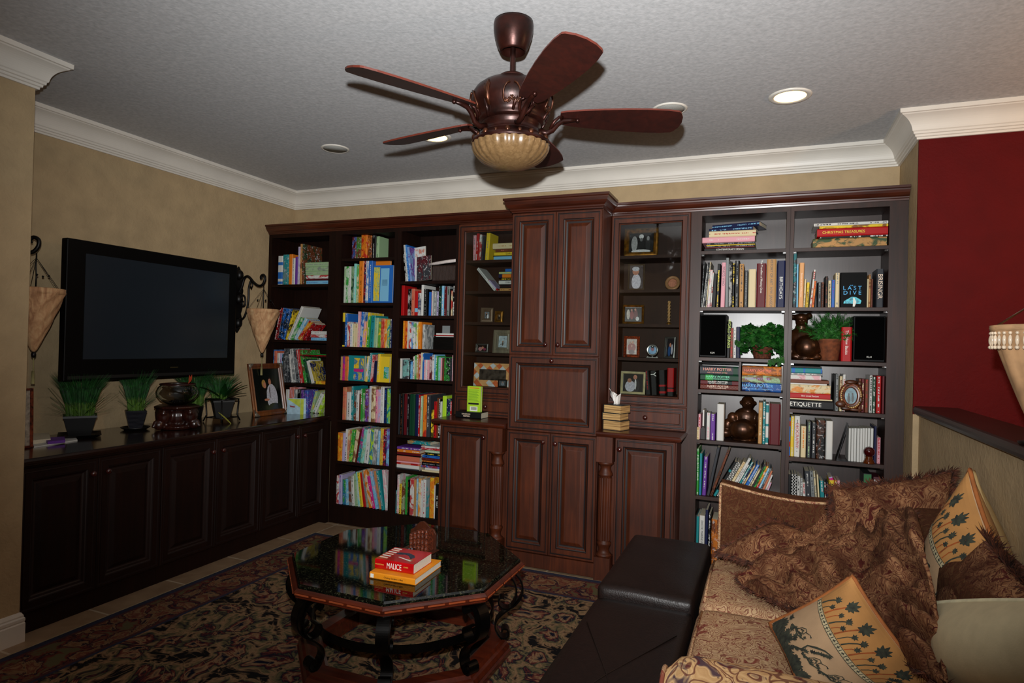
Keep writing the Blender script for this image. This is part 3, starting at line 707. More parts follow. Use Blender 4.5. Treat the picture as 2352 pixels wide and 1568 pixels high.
z1 = stack(T5, YL, .484, 'sixth shelf of ' + SC3, "832 1090 12 h--; 835 1090 42 w--; 830 1100 20 zrb; 828 1095 20 pr-; 822 1095 58 zp-; 820 1110 12 k--; 830 1110 28 mk-; 845 1095 34 owt; 838 1100 30 vwt", .2)
z2 = stack(T5, YL, .484, 'sixth shelf of ' + SC3, "1120 1326 24 ca-; 1155 1326 24 wa-; 1112 1326 26 brn; 1120 1326 36 kat; 1125 1326 24 uot; 1118 1326 26 mut; 1128 1326 30 bnt; 1160 1326 30 kyt; 1160 1326 30 ewt; 1115 1326 24 rpn; 1115 1326 20 wrt", .2)
stack(T5, YL + .02, max(z1, z2) + .0005, 'sixth shelf of ' + SC3, "960 1215 40 ton", .2)
row(T5, 1100, YL, .143, 'bottom shelf of ' + SC3, 1.302, 1.772, "788 830 808 0 tan; 832 856 640 10 wpn; 858 884 740 0 ykt; 886 920 700 0 uen; 922 950 660 0 gl-; 952 966 690 0 kut; 972 1022 680 0 wrn*JO|r|.03|.9; 1024 1048 690 0 fat; 1050 1066 680 0 swn; 1068 1100 680 0 con; 1102 1124 700 0 wpt; 1126 1158 690 0 wrt; 1160 1193 690 0 atn; 1195 1244 670 0 oyn; 1246 1263 760 0 w--; 1266 1312 740 0 kw-*THE   VAULT|w|.016|.5")
# ---- D (behind glass)
YD = -.245
row(T3, 467, YD, 2.063, 'top shelf of ' + SD, 1.83, 2.29, "955 986 195 6 pat; 988 1016 178 18 rwt; 1018 1042 190 22 wrn; 1044 1066 200 20 hkt; 1092 1134 170 22 yat", .16)
stack(T3, YD, 2.063, 'top shelf of ' + SD, "1195 1420 44 st-; 1190 1420 8 kt-; 1200 1420 38 yuk*Links|k|.022|.25; 1215 1420 38 uzt; 1184 1420 64 cft", .15)
row(T3, 820, YD, 1.838, 'second shelf of ' + SD, 1.83, 2.29, "1196 1236 570 -205 wat; 1238 1258 700 -120 qrb", .15)
stack(T3, YD, 1.838, 'second shelf of ' + SD, "1262 1420 34 fut; 1262 1420 44 kmt; 1252 1420 42 w--*DEBATE|k|.016|.3; 1280 1420 32 kyt; 1250 1420 42 onb; 1254 1420 26 eyt; 1325 1420 34 b--", .13)
# ---- E bottom
row(TE, 1462, -.23, Z_0 , 'floor of right glass cabinet', 2.96, 3.42, "1044 1082 1290 -14 krt; 1084 1128 1290 -10 kw-*Y|w|.05|.85; 1140 1188 1285 -6 krb; 1196 1244 1270 0 krb", .16)
# ---- F and G, the two right bookcases
YR = -.262
z = stack(T6, YR, 2.075, 'top shelf of ' + SF, "178 738 34 kw-*CONTEMPORARY DESIGN|w|.014|.5; 192 720 15 m--; 196 722 12 kat; 200 726 10 y--; 205 728 24 kat; 150 722 62 pwt; 228 735 66 crt", .22)
z = stack(T6, YR, z, 'top shelf of ' + SF, "214 705 42 nst -10; 236 770 48 nst -15", .16)
row(T6, 1155, YR, 1.721, 'second shelf of ' + SF, 3.509, 3.999, "139 149 650 30 hat; 151 161 690 80 wat; 163 188 670 78 kan; 190 202 660 78 cat; 204 236 750 72 wpn; 240 254 775 56 wrt; 256 296 790 40 kt-; 300 332 685 22 kyt*Dancing On Words|y|.012|.68; 348 394 670 18 pwk*WHO'S WHO|k|.02|.7; 400 434 620 12 aw-; 438 474 660 6 kwn; 476 496 680 0 kyt; 500 548 650 0 kat*ROCK|w|.012|.55; 552 598 685 8 fkt*SMUDGE ON PAPER|k|.012|.7; 604 642 755 0 hat; 648 728 745 0 c--; 735 838 680 0 m--*The Travellers of Missing Ones|w|.016|.7; 843 946 635 0 fo-*HISTORY OF ART  H.W. JANSON|u|.021|.5; 956 1046 650 0 nv-*BIRTHDAYS|w|.026|.42".replace('|u|', '|k|'), .24)
row(T6, 1155, YR, 1.721, 'second shelf of ' + SG, 4.04, 4.535, "1134 1168 560 12 htn; 1170 1190 690 8 st-; 1192 1244 672 16 ju-*Stories of the Wilderness|c|.014|.5; 1246 1268 845 14 cat; 1270 1300 885 18 yut; 1312 1334 750 52 wrt; 1338 1362 870 32 ort; 1368 1376 870 20 h--; 1400 1438 885 0 hat; 1440 1466 885 0 ukt; 1478 1508 820 0 kut; 1511 1546 868 0 ckt; 1549 1584 858 0 bvt; 1587 1632 785 0 cat; 1932 1948 850 0 ct-; 1950 1974 800 0 fut; 1976 1996 850 0 umt; 2032 2110 740 0 hk-*BRISINGR|c|.034|.55", .22)
stack(T6, YR, 2.075, 'top shelf of ' + SG, "1350 2150 104 fdn; 1425 2165 22 kwt; 1395 2165 88 ry-*CHRISTMAS TREASURES|y|.021|.62; 1420 2170 30 yun; 1360 2165 34 wht", .22)
row(T7, 568, YR, 1.4065, 'third shelf of ' + SF, 3.509, 3.999, "418 450 175 14 kl-*WORLD DRINKS|l|.024|.66; 452 486 250 8 urt; 488 520 240 4 wat; 522 560 236 4 nkt", .2)
row(T7, 600, YR, 1.4065, 'third shelf of ' + SG, 4.04, 4.535, "1655 1768 240 8 rw-*The New Basics|w|.022|.55", .2)
HPs = [('w', 'rc-', 's'), ('c', 'cr-', 'c'), ('g', 'dg-', 'm'), ('h', 'hd-', 's')]
stack(T7, YR, 1.205, 'fourth shelf of ' + SF, "134 556 52 muc*HARRY POTTER/AND THE SORCERER'S STONE|c|.018|.55; 134 556 46 kmb*HARRY POTTER/AND THE CHAMBER OF SECRETS|w|.017|.55; 134 556 62 dgb*HARRY POTTER/AND THE PRISONER OF AZKABAN|m|.02|.55; 130 548 92 hdb*HARRY POTTER/AND THE GOBLET OF FIRE|s|.024|.55", .17)
stack(T7, YR, 1.205, 'fourth shelf of ' + SF, "582 1006 96 nbn*HARRY POTTER/AND THE ORDER OF THE PHOENIX|b|.025|.6; 582 1010 80 eun*HARRY POTTER|p|.02|.6; 586 1012 100 oun*HARRY POTTER|o|.022|.6", .17)
stack(T7, YR, 1.1136, 'fourth shelf of ' + SG, "1096 1570 100 kn-*ETIQUETTE|w|.034|.64; 1100 1560 16 c--; 1098 1538 58 rw-*Best Loved Recipes|w|.012|.5; 1098 1540 92 con; 1098 1500 18 w--; 1102 1524 36 ut-; 1104 1440 52 wpn; 1106 1450 22 awt; 1112 1450 54 tbb; 1112 1446 22 kt-", .17)
row(T7, 1140, YR, 1.1136, 'fourth shelf of ' + SG, 4.04, 4.535, "1572 1588 750 0 kh-; 1590 1622 748 0 aht; 1634 1664 772 0 cut; 1668 1700 752 0 wrt; 1840 1866 800 0 um-; 1870 1906 800 0 mct; 1910 1948 805 0 urt; 1956 1988 762 0 wkt; 1990 2030 780 0 dwt; 2034 2086 768 0 rwt; 2092 2124 770 0 mk-", .19)
row(T8, 325, YR, .887, 'fifth shelf of ' + SF, 3.509, 3.999, "106 134 50 0 prt; 152 172 4 0 wk-; 176 194 30 0 k--; 196 234 36 0 wpt; 240 290 48 0 vwt; 308 384 -58 0 w--; 756 800 -74 0 fct; 804 832 -84 0 twt; 835 868 -60 0 wtb; 876 996 -60 0 mk-", .2)
row(T8, 512, YR, .8253, 'fifth shelf of ' + SG, 4.04, 4.535, "1078 1102 85 0 brb; 1104 1142 75 0 ywt; 1144 1206 70 0 wat*GEOGRAPHY|r|.026|.52; 1216 1272 182 0 cot; 1280 1326 135 0 het; 1334 1376 142 0 hwt; 1384 1480 120 0 kun; 1488 1562 126 0 wr-; 1732 1758 205 0 wa-; 1761 1790 205 0 wa-; 1792 1820 205 0 wa-; 1822 1852 205 0 wa-; 1854 1882 205 0 wa-; 1884 1910 205 0 wa-; 1912 1938 205 0 wa-; 1940 1966 205 0 wa-; 1968 2000 205 0 wa-; 2006 2034 182 0 nk-; 2042 2080 305 0 prt", .2)
SL = .66
def lean_row():
    xs = [(200, 232, 410, 'u', 'hk-'), (234, 262, 440, '', 'ukt'), (268, 300, 565, '', 'ktb'), (303, 330, 570, '', 'kwc'), (333, 362, 590, '', 'kwc'), (366, 400, 570, '', 'cft'), (403, 436, 530, '', 'wat'), (439, 458, 600, '', 'wat'), (461, 486, 572, '', 'twt'), (488, 506, 605, '', 'nwt'), (509, 530, 608, '', 'cft'), (533, 570, 598, '', 'bwt'), (573, 588, 640, '', 'wat'), (591, 612, 640, '', 'cut'), (615, 636, 590, '', 'hkt'), (640, 664, 620, '', 'gkt'), (667, 694, 616, '', 'ryn'), (697, 724, 640, '', 'swt'), (727, 746, 640, '', 'aht'), (749, 775, 668, '', 'zft'), (778, 800, 710, '', 'wat'), (803, 826, 790, '', 'pqt')]
    return '; '.join('%d %d %d %d %s' % (a, b, y, SL * (915 - y) * (.35 if i == 0 else .62 if i == 1 else 1), c) for i, (a, b, y, _, c) in enumerate(xs))
row(T8, 915, YR, .534, 'sixth shelf of ' + SF, 3.509, 3.999, "80 114 425 8 gwt; 117 144 475 12 tbt; 150 192 510 24 vwt; " + lean_row(), .18)
row(T8, 925, YR, .50, 'sixth shelf of ' + SG, 4.04, 4.535, "1076 1112 700 0 kw-; 1116 1142 700 0 kwc; 1145 1172 700 0 kwc; 1178 1210 720 0 wkt; 1213 1236 740 0 wat; 1250 1282 790 -20 wrt; 1288 1346 668 -34 hwt; 1350 1390 665 -36 aht; 1394 1416 668 -40 cat; 1420 1440 705 -30 cyb; 1446 1490 770 -24 twt; 1494 1510 790 -20 mwt; 1513 1530 790 -14 nat; 1534 1592 765 -10 ynk; 1594 1618 765 -8 oct; 1620 1650 770 -4 pwt", .17)
row(T8, 1420, YR, .107, 'bottom shelf of ' + SF, 3.509, 3.999, "60 84 1140 0 hk-; 86 114 1155 0 ts-; 118 178 1145 0 wt-*EXOTIC MARINE FISH|k|.017|.62; 182 212 1085 0 nk-; 216 242 1130 0 kwt; 250 330 1190 0 uon", .2)

# ---- covers that face the room (picture books standing front-out)
def cover_book(T, x0, x1, yt, yb, Y, Z, c, shelf, note, th=.012, tilt=.12, yaw=0, bands=None, xspine=True, dx=0):
    ox, oy, s = T
    p0 = at(ox + x0 / s, oy + yb / s, 'y', Y); p1 = at(ox + x1 / s, oy + yb / s, 'y', Y); pt = at(ox + x0 / s, oy + yt / s, 'y', Y)
    w = p1.x - p0.x; h = (pt.z - Z)
    o = book(th, h / cos(tilt), w, (0, 0, 0), 0, mt(c), name=kindof(shelf))
    # local: y across the page, so turn it: y -> room x, x -> towards the room
    R = Matrix.Rotation(yaw, 3, 'Z') @ Matrix.Rotation(-tilt, 3, 'X') @ Matrix.Rotation(-pi / 2, 3, 'Z')
    R = R @ Matrix.Identity(3)
    if dx: R = Matrix.Rotation(dx, 3, 'Y') @ R
    M4 = R.to_4x4(); M4.translation = V((p0.x, Y + .0, Z + .0006 + th * .5 * sin(abs(tilt)))); o.matrix_world = M4
    for k, (z0, z1, y0, y1, cc) in enumerate(bands or []):
        MB().box(th / 2 + .0001, th / 2 + .0006, w * y0, w * y1, h * z0, h * z1).build('cover_print', bookmat(cc[0], cc[1] if len(cc) > 1 and cc[1] != '-' else None, cc[2] if len(cc) > 2 else 'n'), o, local=True)
    BOOKS.append((o, c, shelf, note, 'cover facing out'))
    return o, w, h
cover_book(T1, 1197 + 50, 1440, 462, 955, -.235, 1.753, 'ont', 'second shelf of ' + SB, 'tall ', .02, .03, bands=[(.72, .97, .05, .95, 'okt'), (.03, .68, .05, .6, 'sbn')])
cover_book(T1, 1250, 1478, 540, 955, -.272, 1.753, 'b--', 'second shelf of ' + SB, 'wide ', .016, .02, bands=[(.05, .95, .06, .36, 'yen'), (.04, .92, .40, .82, 's--'), (.45, .62, .48, .74, 'skt')])
cover_book(T2, 980, 1166, 176, 465, -.262, 1.135, 'tb-', 'fourth shelf of ' + SB, 'bright ', .03, .02, bands=[(.5, .9, .38, .97, 'ybn'), (.36, .48, .38, .97, 'xbn'), (.05, .34, .38, .97, 'byn'), (.05, .95, .04, .30, 'tit')])
cover_book(T2, 1322, 1446, 188, 470, -.262, 1.135, 'yw-', 'fourth shelf of ' + SB, 'small ', .02, .02, bands=[(.72, .9, .3, .9, 'yrt'), (.15, .6, .5, .95, 'gsn')])
cover_book(T3, 300, 430, 330, 705, -.235, 1.916, 'wae', 'top shelf of ' + SC3, 'tall ', .008, .16, bands=[(.72, .95, .1, .95, 'wzn')], dx=-.12)
cover_book(T3, 330, 492, 440, 705, -.262, 1.916, 'hmn', 'top shelf of ' + SC3, 'glossy ', .01, .14, dx=-.1)
cover_book(T6, 1640, 1925, 785, 1150, -.258, 1.721, 'kh-', 'second shelf of ' + SG, 'black diving ', .03, .03)
o, w, h = BOOKS[-1][0], 0, 0
def front_text(o, s, size, y, z, col, th=.03):
    text(o, s, size, (th / 2 + .0012, y, z), cols((0, 1, 0), (0, 0, 1), (1, 0, 0)), tcol(col), 'title')
o.data.materials[0] = plain('black_dust_jacket', (.02, .02, .022), .55, spec=.1)
wd = .122; front_text(o, 'THE', .009, .058, .127, 'b'); front_text(o, 'L A S T', .032, .062, .112, 'b'); front_text(o, 'D I V E', .032, .062, .084, 'b')
mb = MB(); mb.prism([(.018, .022), (.105, .02), (.11, .038), (.098, .05), (.078, .06), (.06, .062), (.04, .048), (.02, .036)], .0155, .0162, 0, axis='x')
mb.build('cover_print', plain('bright_cave_blue', (.20, .62, .88), .4, var=.5, scale=60), o, local=True)
mb = MB(); mb.prism([(.066, .004), (.076, .004), (.084, .03), (.074, .055), (.068, .056)], .0163, .0168, 0, axis='x'); mb.build('cover_print', tcol('w'), o, local=True)
# flat ones laid over the tops of standing books
def lie(T, x0, x1, y, Y, zt, c, th, shelf, note=''):
    ox, oy, s = T
    p0 = at(ox + x0 / s, oy + y / s, 'y', Y); p1 = at(ox + x1 / s, oy + y / s, 'y', Y)
    o = book(th, p1.x - p0.x, .16, (p1.x, Y, zt + th / 2), -pi / 2, mt(c), th > .007, name=kindof(shelf)); BOOKS.append((o, c, shelf, note, 'laid on top'))
lie(T2, 918, 1150, 160, -.24, 1.318, 'un-', .012, 'fourth shelf of ' + SB)
lie(T2, 380, 742, 150, -.25, 1.312, 'kmt', .006, 'third shelf of ' + SA)
lie(T2, 380, 742, 140, -.25, 1.3195, 'rmt', .008, 'third shelf of ' + SA)
lie(T2, 525, 742, 120, -.25, 1.329, 'gi-', .006, 'third shelf of ' + SA)
lie(T3, 545, 750, 1280, -.27, 1.498, 'wa-', .007, 'third shelf of ' + SC3)
lie(T3, 525, 750, 1260, -.27, 1.506, 'rw-', .005, 'third shelf of ' + SC3)
lie(T3, 550, 750, 1240, -.27, 1.512, 'w--', .014, 'third shelf of ' + SC3)

# ---- labels
def label_books():
    def tag(o, l, c, g):
        if o.name.startswith('picture_book'): l = l.replace(' book ', ' picture-book ', 1).replace(' book,', ' picture-book,', 1); c = 'picture book'; g = 'picture ' + g
        globals()['tag'](o, l, c, g)
    from collections import defaultdict
    sh = defaultdict(list)
    for b in BOOKS: sh[b[2]].append(b)
    used = set()
    ORD = 'first second third fourth fifth sixth seventh eighth ninth tenth eleventh twelfth thirteenth fourteenth fifteenth sixteenth seventeenth eighteenth nineteenth twentieth twenty-first twenty-second twenty-third twenty-fourth twenty-fifth twenty-sixth'.split()
    for s, bs in sh.items():
        up = sorted([b for b in bs if b[4] not in ('lying flat', 'laid on top', 'cover facing out')], key=lambda b: b[0].matrix_world.translation.x)
        fl = [b for b in bs if b[4] in ('lying flat', 'laid on top')]; co = [b for b in bs if b[4] == 'cover facing out']
        for i, b in enumerate(up):
            w = word(b[1][:2]); l = CN[up[i - 1][1][0]][1] if i else None; r = CN[up[i + 1][1][0]][1] if i + 1 < len(up) else None
            pose = (' ' + b[4]) if b[4] else ''
            if l and r: c1 = '%s%s book%s between %s and %s, %s' % (b[3].split(' ')[0] + ' ' if b[3] else '', w, pose, l, r, s)
            elif r: c1 = '%s book%s, leftmost upright beside %s, %s' % (w, pose, r, s)
            else: c1 = '%s book%s, last upright on right, %s' % (w, pose, s)
            if c1 in used or len(c1.split()) > 16: c1 = '%s book, %s standing from left, %s' % (w, ORD[i], s)
            used.add(c1); n = 'book'
            tag(b[0], c1, 'book', 'books standing on the ' + s)
        for i, b in enumerate(fl):
            w = word(b[1][:2]); lo = CN[fl[i - 1][1][0]][1] if i and abs(fl[i - 1][0].location.z - b[0].location.z) < .09 and fl[i-1][0].location.z < b[0].location.z else None
            c1 = '%s%s book %s on %s, %s' % (b[3], w, 'lying flat' if b[4] == 'lying flat' else 'laid flat', (lo + ' one') if lo else ('the board' if b[4] == 'lying flat' else 'others'), s)
            if c1 in used: c1 = '%s book flat, %s up in its pile, %s' % (w, ORD[i], s)
            used.add(c1); tag(b[0], c1, 'book', 'books lying on the ' + s)
        for i, b in enumerate(co):
            c1 = '%s%s book with its cover facing out, %s' % (b[3], word(b[1][:2]), s)
            used.add(c1); tag(b[0], c1, 'book', 'books facing out on the shelves')
label_books()
# ================================================================ ceiling fan and fixtures
M_BRZ = plain('bronze_antique', (.17, .075, .055), .35, .6, .45, 14, .1)
M_BRZH = plain('bronze_highlight', (.26, .14, .08), .35, .7, .3, 30)
M_BLADE = wood('fan_blade_wood', (.13, .035, .02), (.22, .065, .035), .5, .05, .3, True, .8)
M_BLEDGE = plain('fan_blade_edge', (.34, .13, .08), .5)
FX, FY = 2.941, -2.097
fan = thing('ceiling_fan', 'bronze ceiling fan with five dark red-brown wooden blades and an amber ribbed bowl', 'ceiling fan', (FX, FY, 2.155))
def L(name, prof, m, parent=fan, seg=40, rfun=None):
    return MB().lathe(prof, seg, (FX, FY, 0), 0, None, rfun).build(name, m, parent)
L('canopy', [(.0001, 2.7385), (.078, 2.738), (.08, 2.725), (.079, 2.70), (.074, 2.675), (.063, 2.642), (.054, 2.625), (.05, 2.618), (.047, 2.618), (.045, 2.64), (.0001, 2.65)], M_BRZ)
L('downrod', [(.0105, 2.66), (.0105, 2.50)], M_BRZ)
L('motor_cap', [(.0001, 2.529), (.02, 2.528), (.05, 2.522), (.058, 2.515), (.059, 2.507), (.055, 2.50), (.06, 2.497)], M_BRZ)
mo = L('motor_housing', [(.055, 2.503), (.09, 2.496), (.12, 2.482), (.145, 2.462), (.161, 2.436), (.163, 2.41), (.155, 2.385), (.14, 2.36), (.132, 2.345), (.134, 2.338), (.128, 2.331), (.118, 2.328)], M_BRZ)
L('band', [(.118, 2.33), (.119, 2.318), (.114, 2.312), (.115, 2.292), (.121, 2.288), (.121, 2.282)], M_BRZ)
ring = L('light_kit_ring', [(.118, 2.286), (.128, 2.282), (.135, 2.272), (.15, 2.262), (.156, 2.252), (.157, 2.244), (.150, 2.241)], M_BRZ, rfun=lambda a, z: 1 + .012 * cos(24 * a))
t = NT('amber_scavo_glass'); n = t.noise(t.coord(), 60, 4, 1.5); t.base(t.ramp(n.outputs['Fac'], [(.3, (.37, .28, .175)), (.7, (.46, .36, .24))])); t.setp(.3, 0, .5, .2); M_BOWL = t.m
bowlp = [(.149 * sin(a), 2.243 - .094 * cos(a)) for a in [pi / 2 * k / 12 for k in range(12, 0, -1)]] + [(.0001, 2.149)]
L('glass_bowl', bowlp, M_BOWL, seg=120, rfun=lambda a, z: 1 + .045 * abs(sin(13 * a)) * min(1, max(0, (z - 2.149) * 30)))
# relief ornament on the housing
def on_dome(a, z):
    pr = [(.09, 2.496), (.12, 2.482), (.145, 2.462), (.161, 2.436), (.163, 2.41), (.155, 2.385), (.14, 2.36), (.132, 2.345)]
    for (r1, z1), (r2, z2) in zip(pr, pr[1:]):
        if z <= z1 + 1e-6 and z >= z2: r = r1 + (r2 - r1) * (z1 - z) / (z1 - z2); break
    else: r = .13
    return (FX + (r + .002) * cos(a), FY + (r + .002) * sin(a), z)
for k in range(10):
    mb = MB(); a0 = 2 * pi * k / 10 - 1.8
    if k % 2 == 0:
        for j in (-2, -1, 0, 1, 2):
            mb.tube([on_dome(a0 + j * .02 * q * (1 + q), 2.362 + .095 * q * (1 - .09 * abs(j))) for q in (0, .25, .5, .75, 1)], [.006, .0055, .005, .004, .002], 6)
    else:
        for sgn in (-1, 1):
            mb.tube([on_dome(a0 + sgn * (.05 + .16 * sin(q)), 2.40 + .035 * cos(q * 1.3)) for q in [i * .45 for i in range(8)]], .004, 6)
            mb.tube([on_dome(a0 + sgn * (.05 + .10 * cos(q)), 2.378 - .014 * sin(q * 1.5)) for q in [i * .5 for i in range(6)]], .0035, 6)
    mb.build('acanthus_relief' if k % 2 == 0 else 'scroll_relief', M_BRZH, mo)
mb = MB()
for k in range(20):
    a = 2 * pi * k / 20; mb.sphere((FX + .147 * cos(a), FY + .147 * sin(a), 2.263), .008 if k % 2 else .011, 8, 6, 0, (1, 1, 1.2))
mb.build('bead_ornament', M_BRZH, ring)
ZB = 2.362
for k in range(5):
    th = radians(23.3 + 72 * k)
    T = Matrix.Translation((FX, FY, ZB)) @ Matrix.Rotation(th, 4, 'Z') @ Matrix.Rotation(radians(-13), 4, 'X')
    out = [(.195, .038), (.22, .047), (.28, .057), (.36, .067), (.45, .075), (.54, .079), (.61, .0775), (.655, .071), (.665, .062)]
    tip = [(.678, .035), (.683, 0), (.678, -.035)]
    poly = [(r, -w) for r, w in out] + tip[::-1] + [(r, w) for r, w in out[::-1]]
    mb = MB(); mb.T = T; n = len(poly)
    mb.add([(x, y, -.0035) for x, y in poly] + [(x, y, .0035) for x, y in poly], [tuple(range(n))[::-1], tuple(range(n, 2 * n))], 0)
    mb.add([(x, y, -.0035) for x, y in poly] + [(x, y, .0035) for x, y in poly], [(i, (i + 1) % n, n + (i + 1) % n, n + i) for i in range(n)], 1)
    bl = mb.build('blade', [M_BLADE, M_BLEDGE], fan)
    mb = MB(); mb.T = T
    mb.tube([(.112, 0, -.062), (.14, 0, -.07), (.165, 0, -.058), (.185, 0, -.03), (.205, 0, -.014), (.235, 0, -.0085), (.262, 0, -.008)], [.012, .011, .010, .010, .010, .009, .006], 8)
    for sg in (-1, 1):
        mb.tube([(.155, sg * .004, -.05), (.17, sg * .02, -.03), (.19, sg * .026, -.012), (.205, sg * .018, -.008)], [.006, .007, .006, .004], 6)
        mb.tube([(.125, sg * .03, -.03), (.14, sg * .034, -.0), (.152, sg * .028, .03)], [.006, .008, .004], 6)
    mb.sphere((.265, 0, -.009), .009, 10, 6)
    mb.build('blade_arm', M_BRZ, fan)

def recess(name, x, y, lit, label, r=.076):
    t_ = thing(name, label, 'ceiling light' if lit else 'ceiling speaker', (x, y, 2.7395), None)
    ro = .101 if lit else .092
    MB().lathe([(r, 2.7345), (r + .004, 2.7325), (ro - .006, 2.7325), (ro, 2.737), (ro, 2.7398)], 40, (x, y, 0)).build('trim_ring', M_WHITE, t_)
    if lit: MB().lathe([(.0001, 2.7362), (r, 2.7362), (r, 2.7385), (.0001, 2.7385)], 32, (x, y, 0)).build('bulb', emit('warm_lit_lamp', (1, .80, .48), 7), t_)
    else: MB().lathe([(.0001, 2.7352), (r + .006, 2.7352), (r + .006, 2.7385), (.0001, 2.7385)], 32, (x, y, 0)).build('grille', plain('speaker_grille_white', (.62, .62, .60), .7, scale=500, var=.2), t_)
recess('recessed_light', 3.985, -.969, True, 'lit recessed ceiling light to the right of the fan')
recess('recessed_light', 1.955, -.972, True, 'lit recessed ceiling light peeking out behind a left fan blade')
recess('ceiling_speaker', 1.191, -.97, False, 'round white ceiling speaker left of the fan, above the dark bookcases', .078)
recess('ceiling_speaker', 3.394, -.982, False, 'round white ceiling speaker half hidden behind the right fan blade', .078)

# ================================================================ television
M_TVB = plain('tv_gloss_black', (.008, .008, .009), .4, var=.0, spec=.15)
t = NT('tv_screen_glass'); t.base((.12, .145, .17)); t.setp(.22, 0, .3); M_SCR = t.m
y0, y1, z0, z1, xf = -2.095, -.878, 1.18, 1.99, .26
tv = thing('television', 'large black flat television on the left wall above the plants', 'television', (.02, -1.39, z0))
b = MB().box(.21, xf, y0, y1, z0, z1).build('housing', M_TVB, tv); bevel(b, .006)
MB().box(.002, .21, -1.62, -1.15, 1.4, 1.8).build('wall_bracket', plain('black_steel', (.03, .03, .03), .5), tv)
MB().box(xf, xf + .003, y0 + .105, y1 - .075, z0 + .125, z1 - .075).build('screen', M_SCR, tv)
mb = MB().box(xf + .0005, xf + .004, y0 + .02, y1 - .02, z0 + .012, z0 + .03); mb.build('lower_bezel', plain('tv_matte_black', (.02, .02, .02), .5), tv)
MB().box(xf + .0003, xf + .0022, -1.42, -1.36, z0 + .062, z0 + .069).build('badge', plain('badge_gold', (.25, .22, .12), .4, .5), tv)

# ================================================================ hanging-shade wall sconces
M_IRON = plain('black_iron', (.035, .025, .022), .42, .4, .2)
def shademat(name, a, b, c, sc=(30, 30, 10)):
    t = NT(name); n = t.noise(t.mapping(t.coord(), sc), 1, 4, 1.2); t.base(t.ramp(n.outputs['Fac'], [(.3, a), (.5, b), (.7, c)])); t.setp(.8); t.b.inputs['Subsurface Weight'].default_value = .05
    n2 = t.noise(t.coord(), 120, 3); t.bump(n2.outputs['Fac'], .3, .004); return t.m
M_SHADE = shademat('sconce_shade_fabric', (.62, .44, .30), (.76, .58, .41), (.84, .69, .51))
def sconce(label, cy, ztop, zbot, r, py, ph, hook_z):
    cx = .25
    s = thing('wall_sconce', label, 'wall sconce', (.02, py, ztop), 'iron wall sconces with hanging fabric shades')
    mb = MB(); h = .23
    out = [(-.03, -h), (0, -h - .04), (.03, -h), (.05, -h * .75), (.032, -h * .5), (.05, -h * .25), (.036, 0), (.05, h * .3), (.034, h * .55), (.05, h * .8), (.02, h), (0, h + .03), (-.02, h), (-.05, h * .8), (-.034, h * .55), (-.05, h * .3), (-.036, 0), (-.05, -h * .25), (-.032, -h * .5), (-.05, -h * .75)]
    mb.prism([(py + a, ph + b) for a, b in out], .001, .016, 0, axis='x')
    for q in (-.19, 0, .19): mb.sphere((.02, py, ph + q), .032, 12, 8, 0, (1, 1, 1.3))
    bevel(mb.build('wall_plate', M_IRON, s), .003)
    def P(k, z): return (.018 + (cx - .018) * k, py + (cy - py) * k, hook_z + z)
    mb = MB()
    mb.tube(spl([P(0, -.08), P(.12, -.03), P(.2, .03), P(.32, .05), P(.45, .035), P(.6, .0), P(.78, -.025), P(.93, -.02), P(1.02, .01), P(1.03, .045), P(.95, .06), P(.88, .045), P(.9, .028)]), .0105, 8)
    mb.tube(spl([P(.1, -.30), P(.25, -.27), P(.36, -.2), P(.4, -.12), P(.4, -.05), P(.45, .0), P(.5, .02)]), .008, 8)
    mb.tube(spl([P(.1, -.14), P(.17, -.1), P(.26, -.12), P(.27, -.17), P(.2, -.19), P(.16, -.16), P(.2, -.145)]), .007, 8)
    mb.tube([P(.5, .02), P(.55, -.02), P(.5, -.05), P(.45, -.03)], .006, 8)
    mb.build('scroll_arm', M_IRON, s)
    mb = MB()
    hz = hook_z - .03
    mb.tube([(cx, cy, hz + .005), (cx + .004, cy - .004, hz - .06), (cx - .004, cy + .004, hz - .12), (cx, cy, ztop + .005)], .0035, 6)
    for k in range(5):
        a = 2 * pi * k / 5 + .3; mb.tube([(cx, cy, hz - .02), (cx + r * .5 * cos(a), cy + r * .5 * sin(a), ztop + .08), (cx + r * .96 * cos(a), cy + r * .96 * sin(a), ztop)], .0013, 5)
        mb.sphere((cx + r * .45 * cos(a + .5), cy + r * .45 * sin(a + .5), ztop + .07), .006, 6, 4)
    mb.build('hanging_wires', M_IRON, s)
    H = ztop - zbot; mb = MB()
    def surf(u, v):
        a = 2 * pi * u; tw = a + 2.2 * v
        rr = r * (1 - v) ** .88 * (1 + .035 * sin(9 * tw)) + .006 * (1 if v < 1 else 0)
        return (cx + rr * cos(a), cy + rr * sin(a), ztop - .02 - (H - .02) * v)
    mb.grid(surf, 72, 24)
    mb.build('shade', M_SHADE, s)
    mb = MB().lathe([(r * 1.0, ztop - .03), (r * 1.05, ztop - .028), (r * 1.05, ztop), (r * 1.0, ztop + .002), (r * .98, ztop)], 36, (cx, cy, 0)); mb.build('shade_rim', M_SHADE, s)
    mb = MB(); mb.sphere((cx, cy, zbot - .012), .012, 10, 8, 0, (1, 1, 1.5)); mb.build('finial', M_IRON, s)
    mb = MB(); mb.tube([(cx, cy, zbot - .02), (cx + .003, cy, zbot - .14)], .003, 6); mb.lathe([(.004, zbot - .14), (.007, zbot - .1), (.009, zbot - .17)], 10, (cx, cy, 0)); mb.build('tassel', plain('tassel_thread', (.55, .52, .34), .8), s)
sconce('iron wall sconce with pale twisted cone shade, left of the television by the pillar', -2.245, 1.69, 1.345, .128, -2.40, 1.75, 1.905)
